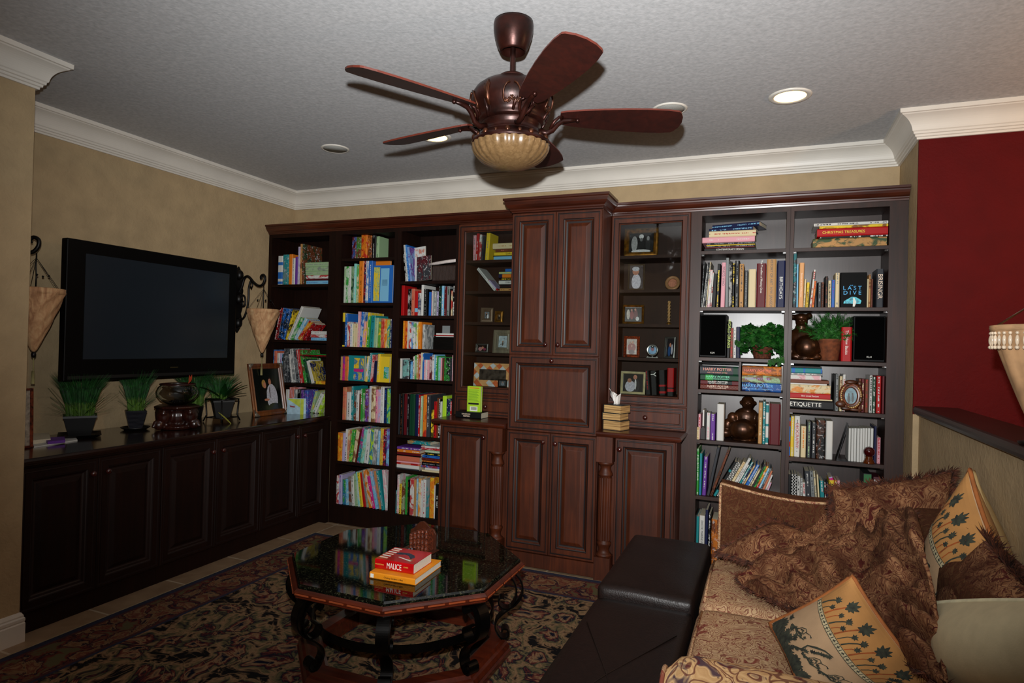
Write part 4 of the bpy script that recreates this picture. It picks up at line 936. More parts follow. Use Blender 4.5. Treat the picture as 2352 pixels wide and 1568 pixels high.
sconce('iron wall sconce with pale twisted cone shade, right of the television near the bookcase', -.602, 1.68, 1.335, .115, -.625, 1.76, 1.89)
# ================================================================ things on the long counter
ZK = .8513
M_BLKC = plain('black_ceramic', (.018, .016, .016), .45, var=.2)
M_GRASS = plain('ornamental_grass', (.09, .25, .09), .6, var=.5, scale=40)
M_GRASSL = plain('ornamental_grass_base', (.26, .38, .10), .6, var=.3, scale=40)
M_SOIL = plain('dark_soil', (.06, .045, .035), .95)
def grass(parent, cx, cy, z, rx, ry, h, n, spread, stray=0, name='grass_blades', m=None, w=.0016):
    mb = MB()
    for i in range(n + stray):
        a = random.uniform(0, 2 * pi); q = sqrt(random.random()); bx, by = cx + rx * q * cos(a), cy + ry * q * sin(a)
        sp = spread * (.3 + q); hh = h * random.uniform(.8, 1.04); dz = 1
        if i >= n: sp = random.uniform(.7, 1.2) * h; hh = h * random.uniform(.1, .75)
        tx, ty = bx + cos(a) * sp * (h if i < n else 1), by + sin(a) * sp * (h if i < n else 1)
        tx = max(tx, .012)
        sd = V((-sin(a * 3 + i), cos(a * 3 + i), 0)) * w
        P = [V((bx, by, z)), V((bx + (tx - bx) * .12, by + (ty - by) * .12, z + hh * .35)), V((bx + (tx - bx) * .45, by + (ty - by) * .45, z + hh * .75)), V((tx, ty, z + hh))]
        if i >= n: P[2].z = z + hh * .9; P[3].z = z + hh * .92
        vs = []
        for k, p in enumerate(P): f = (1, 1, .7, .15)[k]; vs += [p - sd * f, p + sd * f]
        mb.add(vs, [(0, 1, 3, 2)], 1); mb.add(vs, [(2, 3, 5, 4), (4, 5, 7, 6)], 0)
    return mb.build(name, [m or M_GRASS, M_GRASSL], parent)
PYAW = -.58
def rq(cx, cy, w, z): return [(cx + w * 1.4142 * cos(PYAW + pi / 4 + k * pi / 2 - pi), cy + w * 1.4142 * sin(PYAW + pi / 4 + k * pi / 2 - pi), z) for k in range(4)]
def sqpot(mb, cx, cy, z, a, b, h, wall=.006):
    n = 4
    def ring(w, zz): return rq(cx, cy, w, zz)
    R = [ring(b, z), ring(a, z + h - .012), ring(a + .004, z + h - .012), ring(a + .004, z + h), ring(a - wall, z + h), ring(a - wall, z + h - .02)]
    vs = sum(R, []); fs = [(3, 2, 1, 0)]
    for i in range(len(R) - 1): fs += [(i * 4 + k, i * 4 + (k + 1) % 4, i * 4 + 4 + (k + 1) % 4, i * 4 + 4 + k) for k in range(4)]
    fs.append(tuple(range(20, 24))); mb.add(vs, fs)
p1 = thing('potted_grass', 'tall ornamental grass in large black square pot, left end of the counter', 'potted plant', (.2, -1.955, ZK), 'potted grasses under the television')
mb = MB(); 
mb.add(rq(.2, -1.955, .075, ZK) + rq(.2, -1.955, .105, ZK + .018) + rq(.2, -1.955, .075, ZK + .006),
       [(3, 2, 1, 0)] + [(k, (k + 1) % 4, 4 + (k + 1) % 4, 4 + k) for k in range(4)] + [(4 + k, 4 + (k + 1) % 4, 8 + (k + 1) % 4, 8 + k) for k in range(4)] + [(8, 9, 10, 11)])
mb.build('saucer', M_BLKC, p1)
mb = MB(); sqpot(mb, .2, -1.955, ZK + .0065, .078, .052, .122); mb.build('pot', M_BLKC, p1)
grass(p1, .2, -1.955, ZK + .118, .066, .066, .25, 900, .28, 70)
p2 = thing('potted_grass', 'ornamental grass in small ribbed dark pot on a round saucer', 'potted plant', (.19, -1.60, ZK), 'potted grasses under the television')
MB().lathe([(.0001, ZK), (.06, ZK), (.082, ZK + .014), (.084, ZK + .018), (.078, ZK + .018), (.06, ZK + .008), (.0001, ZK + .008)], 32, (.19, -1.60, 0)).build('saucer', M_BLKC, p2)
mb = MB()
for i in range(14):
    z = ZK + .0085 + i * .0082; a = .034 + (.056 - .034) * i / 13
    mb.add(rq(.19, -1.6, a, z) + rq(.19, -1.6, a + .003, z + .004) + rq(.19, -1.6, a, z + .0082),
           [(k, (k + 1) % 4, 4 + (k + 1) % 4, 4 + k) for k in range(4)] + [(4 + k, 4 + (k + 1) % 4, 8 + (k + 1) % 4, 8 + k) for k in range(4)] + [(8, 9, 10, 11), (3, 2, 1, 0)])
mb.build('ribbed_pot', plain('ribbed_dark_grey', (.10, .10, .13), .4), p2)
grass(p2, .19, -1.60, ZK + .118, .044, .044, .26, 560, .25, 36)
p3 = thing('potted_grass', 'light green ornamental grass standing behind the glass fish bowl', 'potted plant', (.14, -1.12, ZK), 'potted grasses under the television')
MB().lathe([(.0001, ZK), (.045, ZK), (.062, ZK + .11), (.057, ZK + .11), (.05, ZK + .1), (.0001, ZK + .1)], 24, (.14, -1.12, 0)).build('pot', M_BLKC, p3)
grass(p3, .14, -1.12, ZK + .1, .05, .05, .27, 520, .35, 30)
# broad-leaf plant in a square glass-sided pot
px, py = .30, -1.02
p4 = thing('potted_plant', 'broad-leaf plant in a dark square pot held by a bronze stand', 'potted plant', (px, py, ZK))
mb = MB(); sqpot(mb, px, py, ZK + .03, .066, .045, .125); mb.build('pot', M_BLKC, p4)
mb = MB()
for sx in (-1, 1):
    for sy in (-1, 1):
        mb.tube([(px + sx * .085, py + sy * .085, ZK + .004), (px + sx * .07, py + sy * .07, ZK + .05), (px + sx * .076, py + sy * .076, ZK + .16)], .005, 6)
for q in ((-1, -1, 1, -1), (1, -1, 1, 1), (1, 1, -1, 1), (-1, 1, -1, -1)):
    mb.tube([(px + q[0] * .077, py + q[1] * .077, ZK + .16), (px + q[2] * .077, py + q[3] * .077, ZK + .16)], .005, 6)
    mb.tube([(px + q[0] * .07, py + q[1] * .07, ZK + .03), (px + q[2] * .07, py + q[3] * .07, ZK + .03)], .004, 6)
mb.build('stand', M_IRON, p4)
grass(p4, px - .03, py, ZK + .14, .045, .045, .2, 420, .4, 24)
mb = MB(); M_LEAF = plain('dark_leaf', (.05, .17, .05), .35, var=.4, scale=15)
def leaf(mb, p, d, up, L, w, curl=.3, mi=0, n=6):
    p = V(p); d = V(d).normalized(); s = d.cross(V(up)).normalized(); u = s.cross(d).normalized(); vs = []
    for i in range(n + 1):
        q = i / n; c = p + d * L * q + u * (-curl * L * q * q); ww = w * sin(pi * min(.97, q * .93 + .06)) * .5
        vs += [c - s * ww + u * w * .1, c, c + s * ww + u * w * .1]
    fs = []
    for i in range(n): fs += [(i * 3, i * 3 + 1, i * 3 + 4, i * 3 + 3), (i * 3 + 1, i * 3 + 2, i * 3 + 5, i * 3 + 4)]
    mb.add(vs, fs, mi, True)
for a, e, L_ in ((-1.7, .9, .2), (-1.3, .5, .17), (.2, 1.1, .2), (1.2, .9, .2), (1.7, .6, .2), (2.4, 1.2, .16), (-.6, 1.2, .17), (-2.3, 1.0, .17), (.7, .7, .16)):
    leaf(mb, (px, py, ZK + .14), (cos(a) * cos(e), sin(a) * cos(e), sin(e)), (0, 0, 1), L_, .05, .35)
mb.build('broad_leaves', M_LEAF, p4)
mb = MB(); leaf(mb, (px + .06, py - .09, ZK + .075), (.5, .15, -.35), (0, 0, 1), .14, .022, .1); mb.build('fallen_leaf', plain('yellow_leaf', (.62, .62, .25), .5), p4)
# fish bowl on a carved wooden stand
fx, fy = .36, -1.44
M_CARV = wood('carved_red_wood', (.09, .03, .02), (.24, .09, .045), .3, .4, .15, True, 2)
st = thing('carved_stand', 'carved dark wooden stand with bulbous figures, under the glass bowl', 'plant stand', (fx, fy, ZK))
mb = MB()
for k in range(3):
    a = 2 * pi * k / 3 + .35; cx, cy = fx + .085 * cos(a), fy + .085 * sin(a)
    mb.sphere((cx, cy, ZK + .09), .05, 16, 10, 0, (1, 1, 1.15)); mb.sphere((cx + .03 * cos(a), cy + .03 * sin(a), ZK + .035), .033, 12, 8, 0, (1, 1, 1.0)); mb.sphere((cx + .035 * cos(a + 1), cy + .035 * sin(a + 1), ZK + .11), .022, 10, 6); mb.sphere((cx + .035 * cos(a - 1), cy + .035 * sin(a - 1), ZK + .11), .022, 10, 6)
    mb.tube([(cx, cy, ZK + .06), (cx + .055 * cos(a), cy + .055 * sin(a), ZK + .05), (cx + .07 * cos(a), cy + .07 * sin(a), ZK + .02)], [.02, .014, .008], 8)
mb.sphere((fx, fy, ZK + .085), .07, 16, 10); mb.lathe([(.0001, ZK + .001), (.09, ZK + .001), (.1, ZK + .02), (.08, ZK + .035), (.0001, ZK + .04)], 24, (fx, fy, 0))
mb.lathe([(.0001, ZK + .13), (.12, ZK + .13), (.135, ZK + .142), (.135, ZK + .15), (.115, ZK + .156), (.0001, ZK + .156)], 9, (fx, fy, 0))
o = mb.build('carved_figures', M_CARV, st); mod = o.modifiers.new('r', 'REMESH'); mod.mode = 'VOXEL'; mod.voxel_size = .005; mod.use_smooth_shade = True
bw = thing('glass_bowl', 'clear round glass bowl with dark rim and pebbles, standing on the carved stand', 'glass bowl', (fx, fy, ZK + .1565))
zb = ZK + .157
pr = [(.0001, 0), (.055, .001), (.07, .01), (.1, .03), (.123, .06), (.127, .085), (.115, .112), (.098, .128), (.094, .130), (.095, .126), (.111, .109), (.123, .083), (.119, .062), (.097, .034), (.068, .014), (.05, .006), (.0001, .005)]
MB().lathe([(r, zb + z) for r, z in pr], 48, (fx, fy, 0)).build('bowl', M_GLASS, bw)
MB().lathe([(.093, zb + .129), (.1, zb + .1265), (.107, zb + .13), (.104, zb + .137), (.096, zb + .138)], 48, (fx, fy, 0)).build('rim', M_CARV, bw)
mb = MB()
for i in range(60):
    a = random.uniform(0, 6.28); q = .045 * sqrt(random.random()); mb.sphere((fx + q * cos(a), fy + q * sin(a), zb + .014 + random.uniform(0, .008)), random.uniform(.006, .009), 6, 4, 0, (1, 1, .7))
mb.build('pebbles', plain('dark_pebbles', (.10, .07, .06), .3, var=.6, scale=80), bw)
mb = MB(); leaf(mb, (fx + .01, fy + .07, zb + .135), (0, .6, .8), (1, 0, .2), .07, .018, .3); leaf(mb, (fx + .01, fy + .075, zb + .14), (0, .2, .9), (1, 0, 0), .05, .014, .2)
mb.build('orange_petals', plain('orange_petal', (.62, .20, .06), .6), bw)

# ---------------- picture frames
def photo(parent, T, a0, a1, b0, b1, y, bg, blobs, name='photograph'):
    mb = MB(); mb.T = T; mats = [plain('photo_bg_%d' % len(MATS), bg, .25, var=.15, scale=60, coat=.3)]
    mb.add([(a0, y, b0), (a1, y, b0), (a1, y, b1), (a0, y, b1)], [(0, 1, 2, 3)], 0)
    W, Hh = a1 - a0, b1 - b0
    for k, (cx, cy, rx, ry, c) in enumerate(blobs):
        nm = 'photo_ink_%d_%d_%d' % tuple(int(q * 20) for q in c)
        m = plain(nm, c, .3, var=.12, scale=90, coat=.3)
        if m not in mats: mats.append(m)
        pts = []
        for j in range(14):
            an = 2 * pi * j / 14; x = min(a1 - .0005, max(a0 + .0005, a0 + W * (cx + rx * cos(an)))); z = min(b1 - .0005, max(b0 + .0005, b0 + Hh * (cy + ry * sin(an))))
            pts.append((x, y - .00025 * (k + 1), z))
        mb.add(pts, [tuple(range(14))], mats.index(m))
    return mb.build(name, mats, parent)
SKIN = (.72, .48, .38)
def two_people(l, r): return [(.38, .32, .22, .36, l), (.40, .70, .08, .09, SKIN), (.66, .32, .2, .4, r), (.64, .78, .08, .09, SKIN)]
def frame(label, loc, w, h, bd, m, yaw=0, tilt=.14, bg=(.3, .3, .3), blobs=(), oval=False, mat2=None, prof=None, group=None, stand=True, mat_w=0, name='framed_photo', segs=36):
    r = thing(name, label, 'picture frame', loc, group)
    T = Matrix.Translation(loc) @ Matrix.Rotation(yaw, 4, 'Z') @ Matrix.Rotation(-tilt, 4, 'X')
    mb = MB(); mb.T = T
    pr = prof or [(0, 0), (0, .010), (.2, .014), (.45, .016), (.6, .010), (.8, .014), (.92, .010), (1, .006), (1, .001)]
    if oval:
        vs = []; n = segs
        for q, d in pr:
            for k in range(n):
                a = 2 * pi * k / n; rx, rz = w / 2 - bd * q, h / 2 - bd * q
                vs.append((rx * cos(a), -d, h / 2 + rz * sin(a)))
        fs = [(i * n + k, i * n + (k + 1) % n, (i + 1) * n + (k + 1) % n, (i + 1) * n + k) for i in range(len(pr) - 1) for k in range(n)]
        mb.add(vs, fs + [tuple(range(n))[::-1]], 0, True)
        mb.build('frame', m, r)
        mp = MB(); mp.T = T; nn = 28; pts = [((w / 2 - bd) * cos(2 * pi * k / nn), -.002, h / 2 + (h / 2 - bd) * sin(2 * pi * k / nn)) for k in range(nn)]
        mp.add(pts, [tuple(range(nn))], 0)
        mats = [plain('photo_oval_%d' % len(MATS), bg, .25, var=.2, scale=25, coat=.3)]
        for k, (cx, cy, rx, ry, c) in enumerate(blobs):
            mm = plain('photo_ink_%d_%d_%d' % tuple(int(q * 20) for q in c), c, .3, var=.12, scale=90, coat=.3)
            if mm not in mats: mats.append(mm)
            mp.add([((cx - .5 + rx * cos(2 * pi * j / 12)) * w, -.002 - .0003 * (k + 1), (cy + ry * sin(2 * pi * j / 12)) * h) for j in range(12)], [tuple(range(12))], mats.index(mm))
        mp.build('photograph', mats, r)
    else:
        vs = []
        for q, d in pr:
            i = bd * q; vs += [(-w / 2 + i, -d, i), (w / 2 - i, -d, i), (w / 2 - i, -d, h - i), (-w / 2 + i, -d, h - i)]
        fs = [(i * 4 + k, i * 4 + (k + 1) % 4, i * 4 + 4 + (k + 1) % 4, i * 4 + 4 + k) for i in range(len(pr) - 1) for k in range(4)]
        mb.add(vs, fs + [(3, 2, 1, 0)], 0); mb.build('frame', m, r)
        a = bd + mat_w
        if mat_w:
            q = MB(); q.T = T; q.add([(-w / 2 + bd, -.0015, bd), (w / 2 - bd, -.0015, bd), (w / 2 - bd, -.0015, h - bd), (-w / 2 + bd, -.0015, h - bd)], [(0, 1, 2, 3)]); q.build('mat_board', mat2, r)
        photo(r, T, -w / 2 + a, w / 2 - a, a, h - a, -.002, bg, blobs)
    if stand and tilt > .05:
        q = MB(); ty = h * .7 * sin(tilt); tz = h * .7 * cos(tilt)
        S = Matrix.Translation(loc) @ Matrix.Rotation(yaw, 4, 'Z'); q.T = S
        q.add([(-.012, ty + .001, tz), (.012, ty + .001, tz), (.018, ty + h * .18, .001), (-.018, ty + h * .18, .001), (-.012, ty + .004, tz), (.012, ty + .004, tz), (.018, ty + h * .18 + .003, .001), (-.018, ty + h * .18 + .003, .001)], [(0, 1, 2, 3), (7, 6, 5, 4), (0, 3, 7, 4), (1, 5, 6, 2), (3, 2, 6, 7), (0, 4, 5, 1)])
        q.build('easel_back', plain('easel_board', (.08, .06, .05), .8), r)
    return r, T
M_GOLD = plain('gilt_frame', (.55, .38, .14), .3, .7, .3, 40)
M_SILV = plain('silver_frame', (.62, .62, .60), .22, .85, .15, 40)
M_WGOLD = wood('amber_frame_wood', (.30, .14, .06), (.52, .30, .13), .35, .4, .2)
r, T = frame('large amber wood framed portrait of a couple with pale corner mounts, leaning on the counter', (.303, -.545, ZK), .36, .41, .042, M_WGOLD, yaw=pi / 2, tilt=.2, bg=(.04, .06, .05),
      blobs=[(.36, .26, .2, .34, (.03, .03, .035)), (.64, .30, .21, .33, (.72, .72, .76)), (.68, .04, .25, .12, (.04, .04, .05)), (.37, .64, .075, .10, (.66, .50, .26)), (.40, .60, .055, .075, SKIN), (.61, .72, .07, .085, (.10, .06, .05)), (.60, .68, .055, .075, SKIN), (.56, .42, .015, .14, (.2, .06, .06)), (.42, .25, .1, .03, SKIN)])
mb = MB(); mb.T = T
for sx, b in ((-1, 0), (1, 0), (-1, 1), (1, 1)):
    x = sx * .18; z = b * .41; d = -.0175
    mb.add([(x, d, z), (x - sx * .055, d, z), (x, d, z + (.055 if b == 0 else -.055)), (x, -.002, z)], [(0, 1, 2), (2, 1, 0)], 0)
    mb.sphere((x - sx * .016, -.016, z + (.016 if b == 0 else -.016)), .014, 10, 6, 0, (1, .4, 1))
mb.build('corner_mount', plain('pewter_corner', (.6, .56, .5), .4, .5), r)
# greeting card at the corner of the counter
q = thing('greeting_card', 'lime and pale blue greeting card standing on the counter beside the large portrait', 'card', (.5, -.42, ZK))
a = at(659, 950, 'z', ZK); b = at(697, 952, 'z', ZK); h = .125
for nm, (A, B, c) in {'card_front': (a, b, 0), 'card_back': (a, b + V((-.02, .05, 0)), 1)}.items():
    mb = MB(); A = V(A); B = V(B); d = V((B - A)).cross(V((0, 0, 1))).normalized() * .0006
    vs = [A, B, B + V((0, 0, h)), A + V((0, 0, h))]; mb.add([tuple(p) for p in vs] + [tuple(p - d) for p in vs], [(0, 1, 2, 3), (7, 6, 5, 4), (0, 4, 5, 1), (1, 5, 6, 2), (2, 6, 7, 3), (3, 7, 4, 0)], 0)
    if c == 0:
        e = d * 1.4; l = lambda u_, v_: tuple(A + (B - A) * u_ + V((0, 0, h * v_)) + e)
        mb.add([l(0, .98), l(.78, .98), l(.78, .45)], [(0, 1, 2)], 1); mb.add([l(.8, 0), l(1, 0), l(1, 1), l(.8, 1)], [(0, 1, 2, 3)], 1)
        mb.add([l(.15, .55), l(.5, .5), l(.45, .42), (l(.2, .45))], [(0, 1, 2, 3)], 2)
    mb.build(nm, [plain('card_blue', (.66, .78, .84), .5), plain('card_lime', (.74, .80, .30), .5), plain('card_red', (.6, .25, .28), .5)], q)
# leather-cornered left frame and note pads
frame('tall spotted-border plaque at the far left of the counter, partly behind the pillar', (.36, -2.385, ZK), .17, .31, .012, plain('spotted_border', (.38, .17, .10), .5, var=.6, scale=60), yaw=pi / 2 + .1, tilt=.03, bg=(.60, .56, .50), blobs=[(.5, .75, .35, .01, (.3, .3, .3)), (.5, .65, .35, .01, (.3, .3, .3)), (.5, .55, .35, .01, (.3, .3, .3)), (.5, .45, .35, .01, (.3, .3, .3))], stand=False, name='wall_plaque')
def slab(name, label, cat, pts, z0, z1, m, group=None):
    mb = MB().prism([(p.x, p.y) for p in pts], z0, z1); o = mb.build(name, m, origin=(sum(p.x for p in pts) / len(pts), sum(p.y for p in pts) / len(pts), z0)); return tag(o, label, cat, group)
P = [at(78, 1028, 'z', ZK), at(178, 1012, 'z', ZK), at(172, 1004, 'z', ZK), at(72, 1014, 'z', ZK)]
slab('magazine', 'thin white magazine lying lowest on the counter near the spotted plaque', 'magazine', P, ZK, ZK + .006, bookmat('w', 'k', 't'))
P = [at(76, 1022, 'z', ZK), at(116, 1018, 'z', ZK), at(112, 1004, 'z', ZK), at(72, 1006, 'z', ZK)]
slab('note_pad', 'white note pad lying on the magazine near the spotted plaque', 'note pad', P, ZK + .0062, ZK + .026, PAGES)
P = [at(110, 1014, 'z', ZK + .02), at(150, 1010, 'z', ZK + .02), at(148, 1002, 'z', ZK + .02), at(100, 1005, 'z', ZK + .02)]
slab('paperback', 'purple paperback lying beside the note pad on the long counter', 'book', P, ZK + .0062, ZK + .02, bookmat('v', None, '-'))

# ================================================================ things on the two small counters
KZ = .9303
bk = book(.042, .20, .125, (2.075, -.44, KZ + .0212), -pi / 2, bookmat('k', None, '-')); tag(bk, 'thick black hardcover lying on the left small counter under the lime paperback', 'book')
text(bk, 'KINGDOM', .014, (.007, -.0007, .2 * .58), R_SPINE, tcol('c')); text(bk, 'KEEPERS', .014, (-.007, -.0007, .2 * .56), R_SPINE, tcol('c'))
lb = book(.026, .178, .108, (0, 0, 0), 0, bookmat('l', None, '-'))
M4 = (Matrix.Rotation(-.03, 3, 'Z') @ Matrix.Rotation(pi / 2, 3, 'Z') @ Matrix.Rotation(0, 3, 'X')).to_4x4()
M4 = Matrix.Rotation(radians(-90), 3, 'Z').to_4x4(); M4.translation = V((1.932, -.385, KZ + .0428)); 
# cover faces the room: local +x -> -y
M4 = cols((0, -1, 0), (1, 0, 0), (0, 0, 1)).to_4x4(); M4.translation = V((1.937, -.375, KZ + .0428)); lb.matrix_world = M4
tag(lb, 'lime green paperback standing upright on the black hardcover, back cover showing', 'book')
def cov(z0, z1, y0, y1, m, nm='cover_print'): MB().box(.0131, .0135, y0, y1, z0, z1).build(nm, m, lb, local=True)
mk = plain('print_black', (.03, .03, .03), .5); mg = plain('print_green', (.25, .5, .12), .5); mo_ = plain('print_orange', (.85, .4, .1), .5)
cov(.05, .062, .012, .094, mk); cov(.004, .036, .026, .084, tcol('w'))
for k in range(14): MB().box(.0136, .0138, .034 + k * .0032, .0352 + k * .0032 + (.0008 if k % 3 else 0), .012, .032).build('barcode', mk, lb, local=True) if k % 1 == 0 else None
cov(.164, .17, .02, .095, mo_)
for k in range(11): cov(.074 + k * .0078, .0762 + k * .0078, .012, .094 - (k * 7 % 5) * .004, mg)
# tissue box disguised as three old books
tb = thing('tissue_box', 'tissue box shaped like three stacked old books, on the right small counter', 'tissue box', (3.03, -.44, KZ))
M_OLDP = plain('aged_page_edges', (.72, .56, .32), .8, var=.35, scale=8); t = NT('aged_pages'); n = t.noise(t.mapping(t.coord(), (4, 4, 260)), 1, 3); t.base(t.ramp(n.outputs['Fac'], [(.35, (.42, .28, .13)), (.6, (.82, .66, .42))])); t.setp(.8); M_OLDP = t.m
M_OLDC = plain('mottled_book_board', (.12, .12, .11), .5, var=.5, scale=60)
z = KZ
for i, (th, dx, yw) in enumerate(((.062, 0, 0), (.045, -.006, .04), (.052, .002, -.03))):
    mb = MB(); mb.T = Matrix.Translation((3.03 + dx, -.44, z)) @ Matrix.Rotation(yw - .3, 4, 'Z')
    mb.box(-.068, .06, -.06, .06, 0, .003); mb.box(-.068, .06, -.06, .06, th - .003, th); mb.box(-.068, -.065, -.06, .06, .003, th - .003)
    bq = mb.build('book_board', M_OLDC, tb)
    mb = MB(); mb.T = Matrix.Translation((3.03 + dx, -.44, z)) @ Matrix.Rotation(yw - .3, 4, 'Z')
    mb.box(-.064, .057, -.057, .057, .0031, th - .0031); mb.build('page_block', M_OLDP, tb)
    z += th + .0005
mb = MB()
def tis(u_, v_):
    a = -1.2 + 2.4 * u_; return (3.02 - .02 * v_ + .028 * (u_ - .5) * 2 * (.4 + .6 * v_) + .006 * sin(9 * v_ + 4 * u_), -.45 + .012 * sin(7 * u_ + 3 * v_), z + .105 * v_ * (1 - .4 * u_))
mb.grid(tis, 14, 10); o = mb.build('tissue', plain('tissue_paper', (.88, .87, .85), .9), tb)
mod = o.modifiers.new('s', 'SOLIDIFY'); mod.thickness = .001
mb = MB(); mb.grid(lambda u_, v_: (3.028 + .022 * (u_ - .5) * 2 * (.6 + .3 * v_), -.432 + .014 * cos(6 * u_), z + .07 * v_ * (.5 + .5 * u_)), 12, 8); o = mb.build('tissue', MATS['tissue_paper'], tb); mod = o.modifiers.new('s', 'SOLIDIFY'); mod.thickness = .001

# ================================================================ frames and ornaments in the glass cabinets
def fr_px(T_, x0, x1, ytop, ybot, Y, Z, label, bd, m, **kw):
    ox, oy, s = T_; A = at(ox + x0 / s, oy + ybot / s, 'y', Y); B = at(ox + x1 / s, oy + ybot / s, 'y', Y); C = at(ox + x0 / s, oy + ytop / s, 'y', Y)
    return frame(label, ((A.x + B.x) / 2, Y, Z + .0005), B.x - A.x, C.z - Z, bd, m, **kw)
GRY = (.55, .55, .55)
fr_px(TE, 888, 1132, 268, 462, -.2, 2.063, 'ornate gilt frame with black and white group photo, top shelf of right glass cabinet', .032, M_GOLD, bg=(.06, .06, .06), blobs=[(.22, .45, .13, .4, (.6, .6, .6)), (.22, .75, .07, .1, GRY), (.5, .3, .16, .3, (.05, .05, .05)), (.5, .82, .1, .12, (.8, .8, .8)), (.5, .66, .06, .1, (.4, .4, .4)), (.78, .4, .1, .35, (.12, .12, .12)), (.78, .72, .06, .12, GRY), (.5, .04, .4, .1, (.8, .8, .8))], tilt=.1)
fr_px(TE, 915, 1034, 520, 702, -.2, 1.838, 'silvery frame with baby in white photo, second shelf of right glass cabinet', .012, plain('champagne_frame', (.5, .42, .34), .35, .5), bg=(.25, .2, .2), blobs=[(.5, .3, .35, .35, (.8, .78, .82)), (.45, .75, .25, .16, SKIN), (.45, .86, .28, .1, (.75, .75, .78))], tilt=.12, yaw=.15)
fr_px(TE, 1180, 1290, 600, 704, -.17, 1.838, 'small sculpted frame at right of second shelf, right glass cabinet', .022, plain('sculpted_cream', (.62, .45, .30), .5, .2), bg=(.15, .1, .08), blobs=[(.5, .5, .3, .35, SKIN)], tilt=.35, oval=True)
fr_px(TE, 878, 1030, 815, 943, -.22, 1.612, 'dark gold frame with family group photo, third shelf of right glass cabinet', .016, M_GOLD, bg=(.10, .05, .05), blobs=[(.2, .5, .1, .35, (.75, .7, .65)), (.42, .45, .12, .3, (.5, .1, .1)), (.65, .5, .12, .35, (.4, .1, .1)), (.75, .2, .1, .15, (.8, .8, .8)), (.4, .8, .06, .08, SKIN), (.62, .84, .06, .08, SKIN)], tilt=.08, yaw=.2)
fr_px(TE, 886, 998, 1040, 1190, -.22, 1.39, 'leopard-pattern frame with red family photo, fourth shelf of right glass cabinet', .019, plain('leopard_frame', (.40, .16, .07), .4, var=.8, scale=90), bg=(.72, .66, .62), blobs=[(.5, .45, .4, .3, (.55, .10, .08)), (.35, .75, .1, .09, SKIN), (.6, .78, .1, .09, SKIN), (.5, .55, .09, .08, SKIN), (.5, .15, .3, .15, (.3, .08, .08))], tilt=.1, yaw=.15)
r, T = fr_px(TE, 1050, 1136, 1098, 1186, -.2, 1.402, 'round silver frame on little feet with blue photo, right glass cabinet', .012, M_SILV, bg=(.50, .66, .80), blobs=[(.5, .6, .15, .18, (.6, .4, .45))], tilt=.05, oval=True)
mb = MB(); 
for q in (-.03, 0, .03): mb.sphere((r.location.x + q, -.203, 1.397), .008, 8, 6)
mb.box(r.location.x - .038, r.location.x + .038, -.212, -.19, 1.3905, 1.397); mb.sphere((r.location.x, -.2, r.location.z + .063), .012, 8, 6)
mb.build('base', M_SILV, r)
fr_px(TE, 1172, 1262, 1045, 1194, -.2, 1.39, 'bright silver frame with children photo at right of fourth shelf, right glass cabinet', .014, M_SILV, bg=(.12, .12, .14), blobs=[(.4, .3, .2, .3, (.15, .3, .5)), (.5, .65, .13, .12, SKIN), (.75, .4, .12, .3, (.7, .7, .75))], tilt=.1, yaw=-.3)
fr_px(TE, 862, 1040, 1292, 1458, -.235, Z_0, 'cream-sided frame of man in tie holding toddler, floor of right glass cabinet', .016, plain('cream_frame', (.78, .74, .58), .4), bg=(.05, .06, .05), blobs=[(.62, .35, .22, .4, (.08, .08, .09)), (.62, .42, .05, .3, (.8, .8, .8)), (.60, .82, .1, .13, SKIN), (.36, .3, .26, .32, (.72, .72, .75)), (.32, .62, .11, .12, (.62, .42, .32))], tilt=.1)
q = thing('twisted_candle', 'twisted pale gold candlestick, third shelf of right glass cabinet', 'candlestick', (3.30, -.17, 1.6125))
mb = MB().lathe([(.0001, 1.6125), (.02, 1.6125), (.022, 1.617), (.008, 1.624), (.008, 1.632)], 16, (3.30, -.17, 0)); mb.build('base', M_GOLD, q)
mb = MB()
for s_ in (0, pi): mb.tube([(3.30 + .005 * cos(s_ + k * .7), -.17 + .005 * sin(s_ + k * .7), 1.63 + k * .0048) for k in range(30)], .0055, 6)
mb.build('twisted_stem', plain('pale_gold_wax', (.72, .56, .36), .4), q)
# left glass cabinet
fr_px(T3, 1052, 1182, 1012, 1172, -.2, 1.612, 'champagne frame with wedding photo, third shelf of left glass cabinet', .03, plain('champagne_frame', (.5, .42, .34), .35, .5), bg=(.45, .48, .5), blobs=[(.4, .4, .2, .38, (.05, .05, .06)), (.65, .3, .2, .3, (.85, .85, .85)), (.45, .75, .1, .1, SKIN)], tilt=.12, yaw=.25)
fr_px(T3, 1208, 1300, 1050, 1172, -.2, 1.612, 'small bright gold frame with dark portrait, third shelf of left glass cabinet', .02, M_GOLD, bg=(.35, .25, .15), blobs=[(.5, .4, .25, .3, (.06, .05, .05)), (.5, .65, .13, .13, (.75, .7, .6))], tilt=.1)
fr_px(T3, 992, 1136, 1415, 1514, -.225, 1.39, 'small beaded silver frame of two faces, fourth shelf of left glass cabinet', .013, M_SILV, bg=(.08, .05, .06), blobs=[(.3, .35, .2, .35, (.7, .5, .5)), (.55, .55, .14, .25, SKIN), (.75, .3, .15, .25, (.5, .2, .3))], tilt=.1)
fr_px(T3, 1185, 1400, 1262, 1514, -.2, 1.39, 'grooved grey wood frame with drawing, fourth shelf of left glass cabinet', .042, wood('grey_groove_frame', (.34, .32, .27), (.56, .52, .42), .5, .1), bg=(.66, .72, .74), blobs=[(.5, .3, .08, .16, (.3, .25, .2)), (.5, .5, .06, .08, (.6, .4, .25)), (.3, .25, .04, .08, (.3, .3, .3)), (.62, .78, .05, .03, (.15, .15, .2))], tilt=.1)
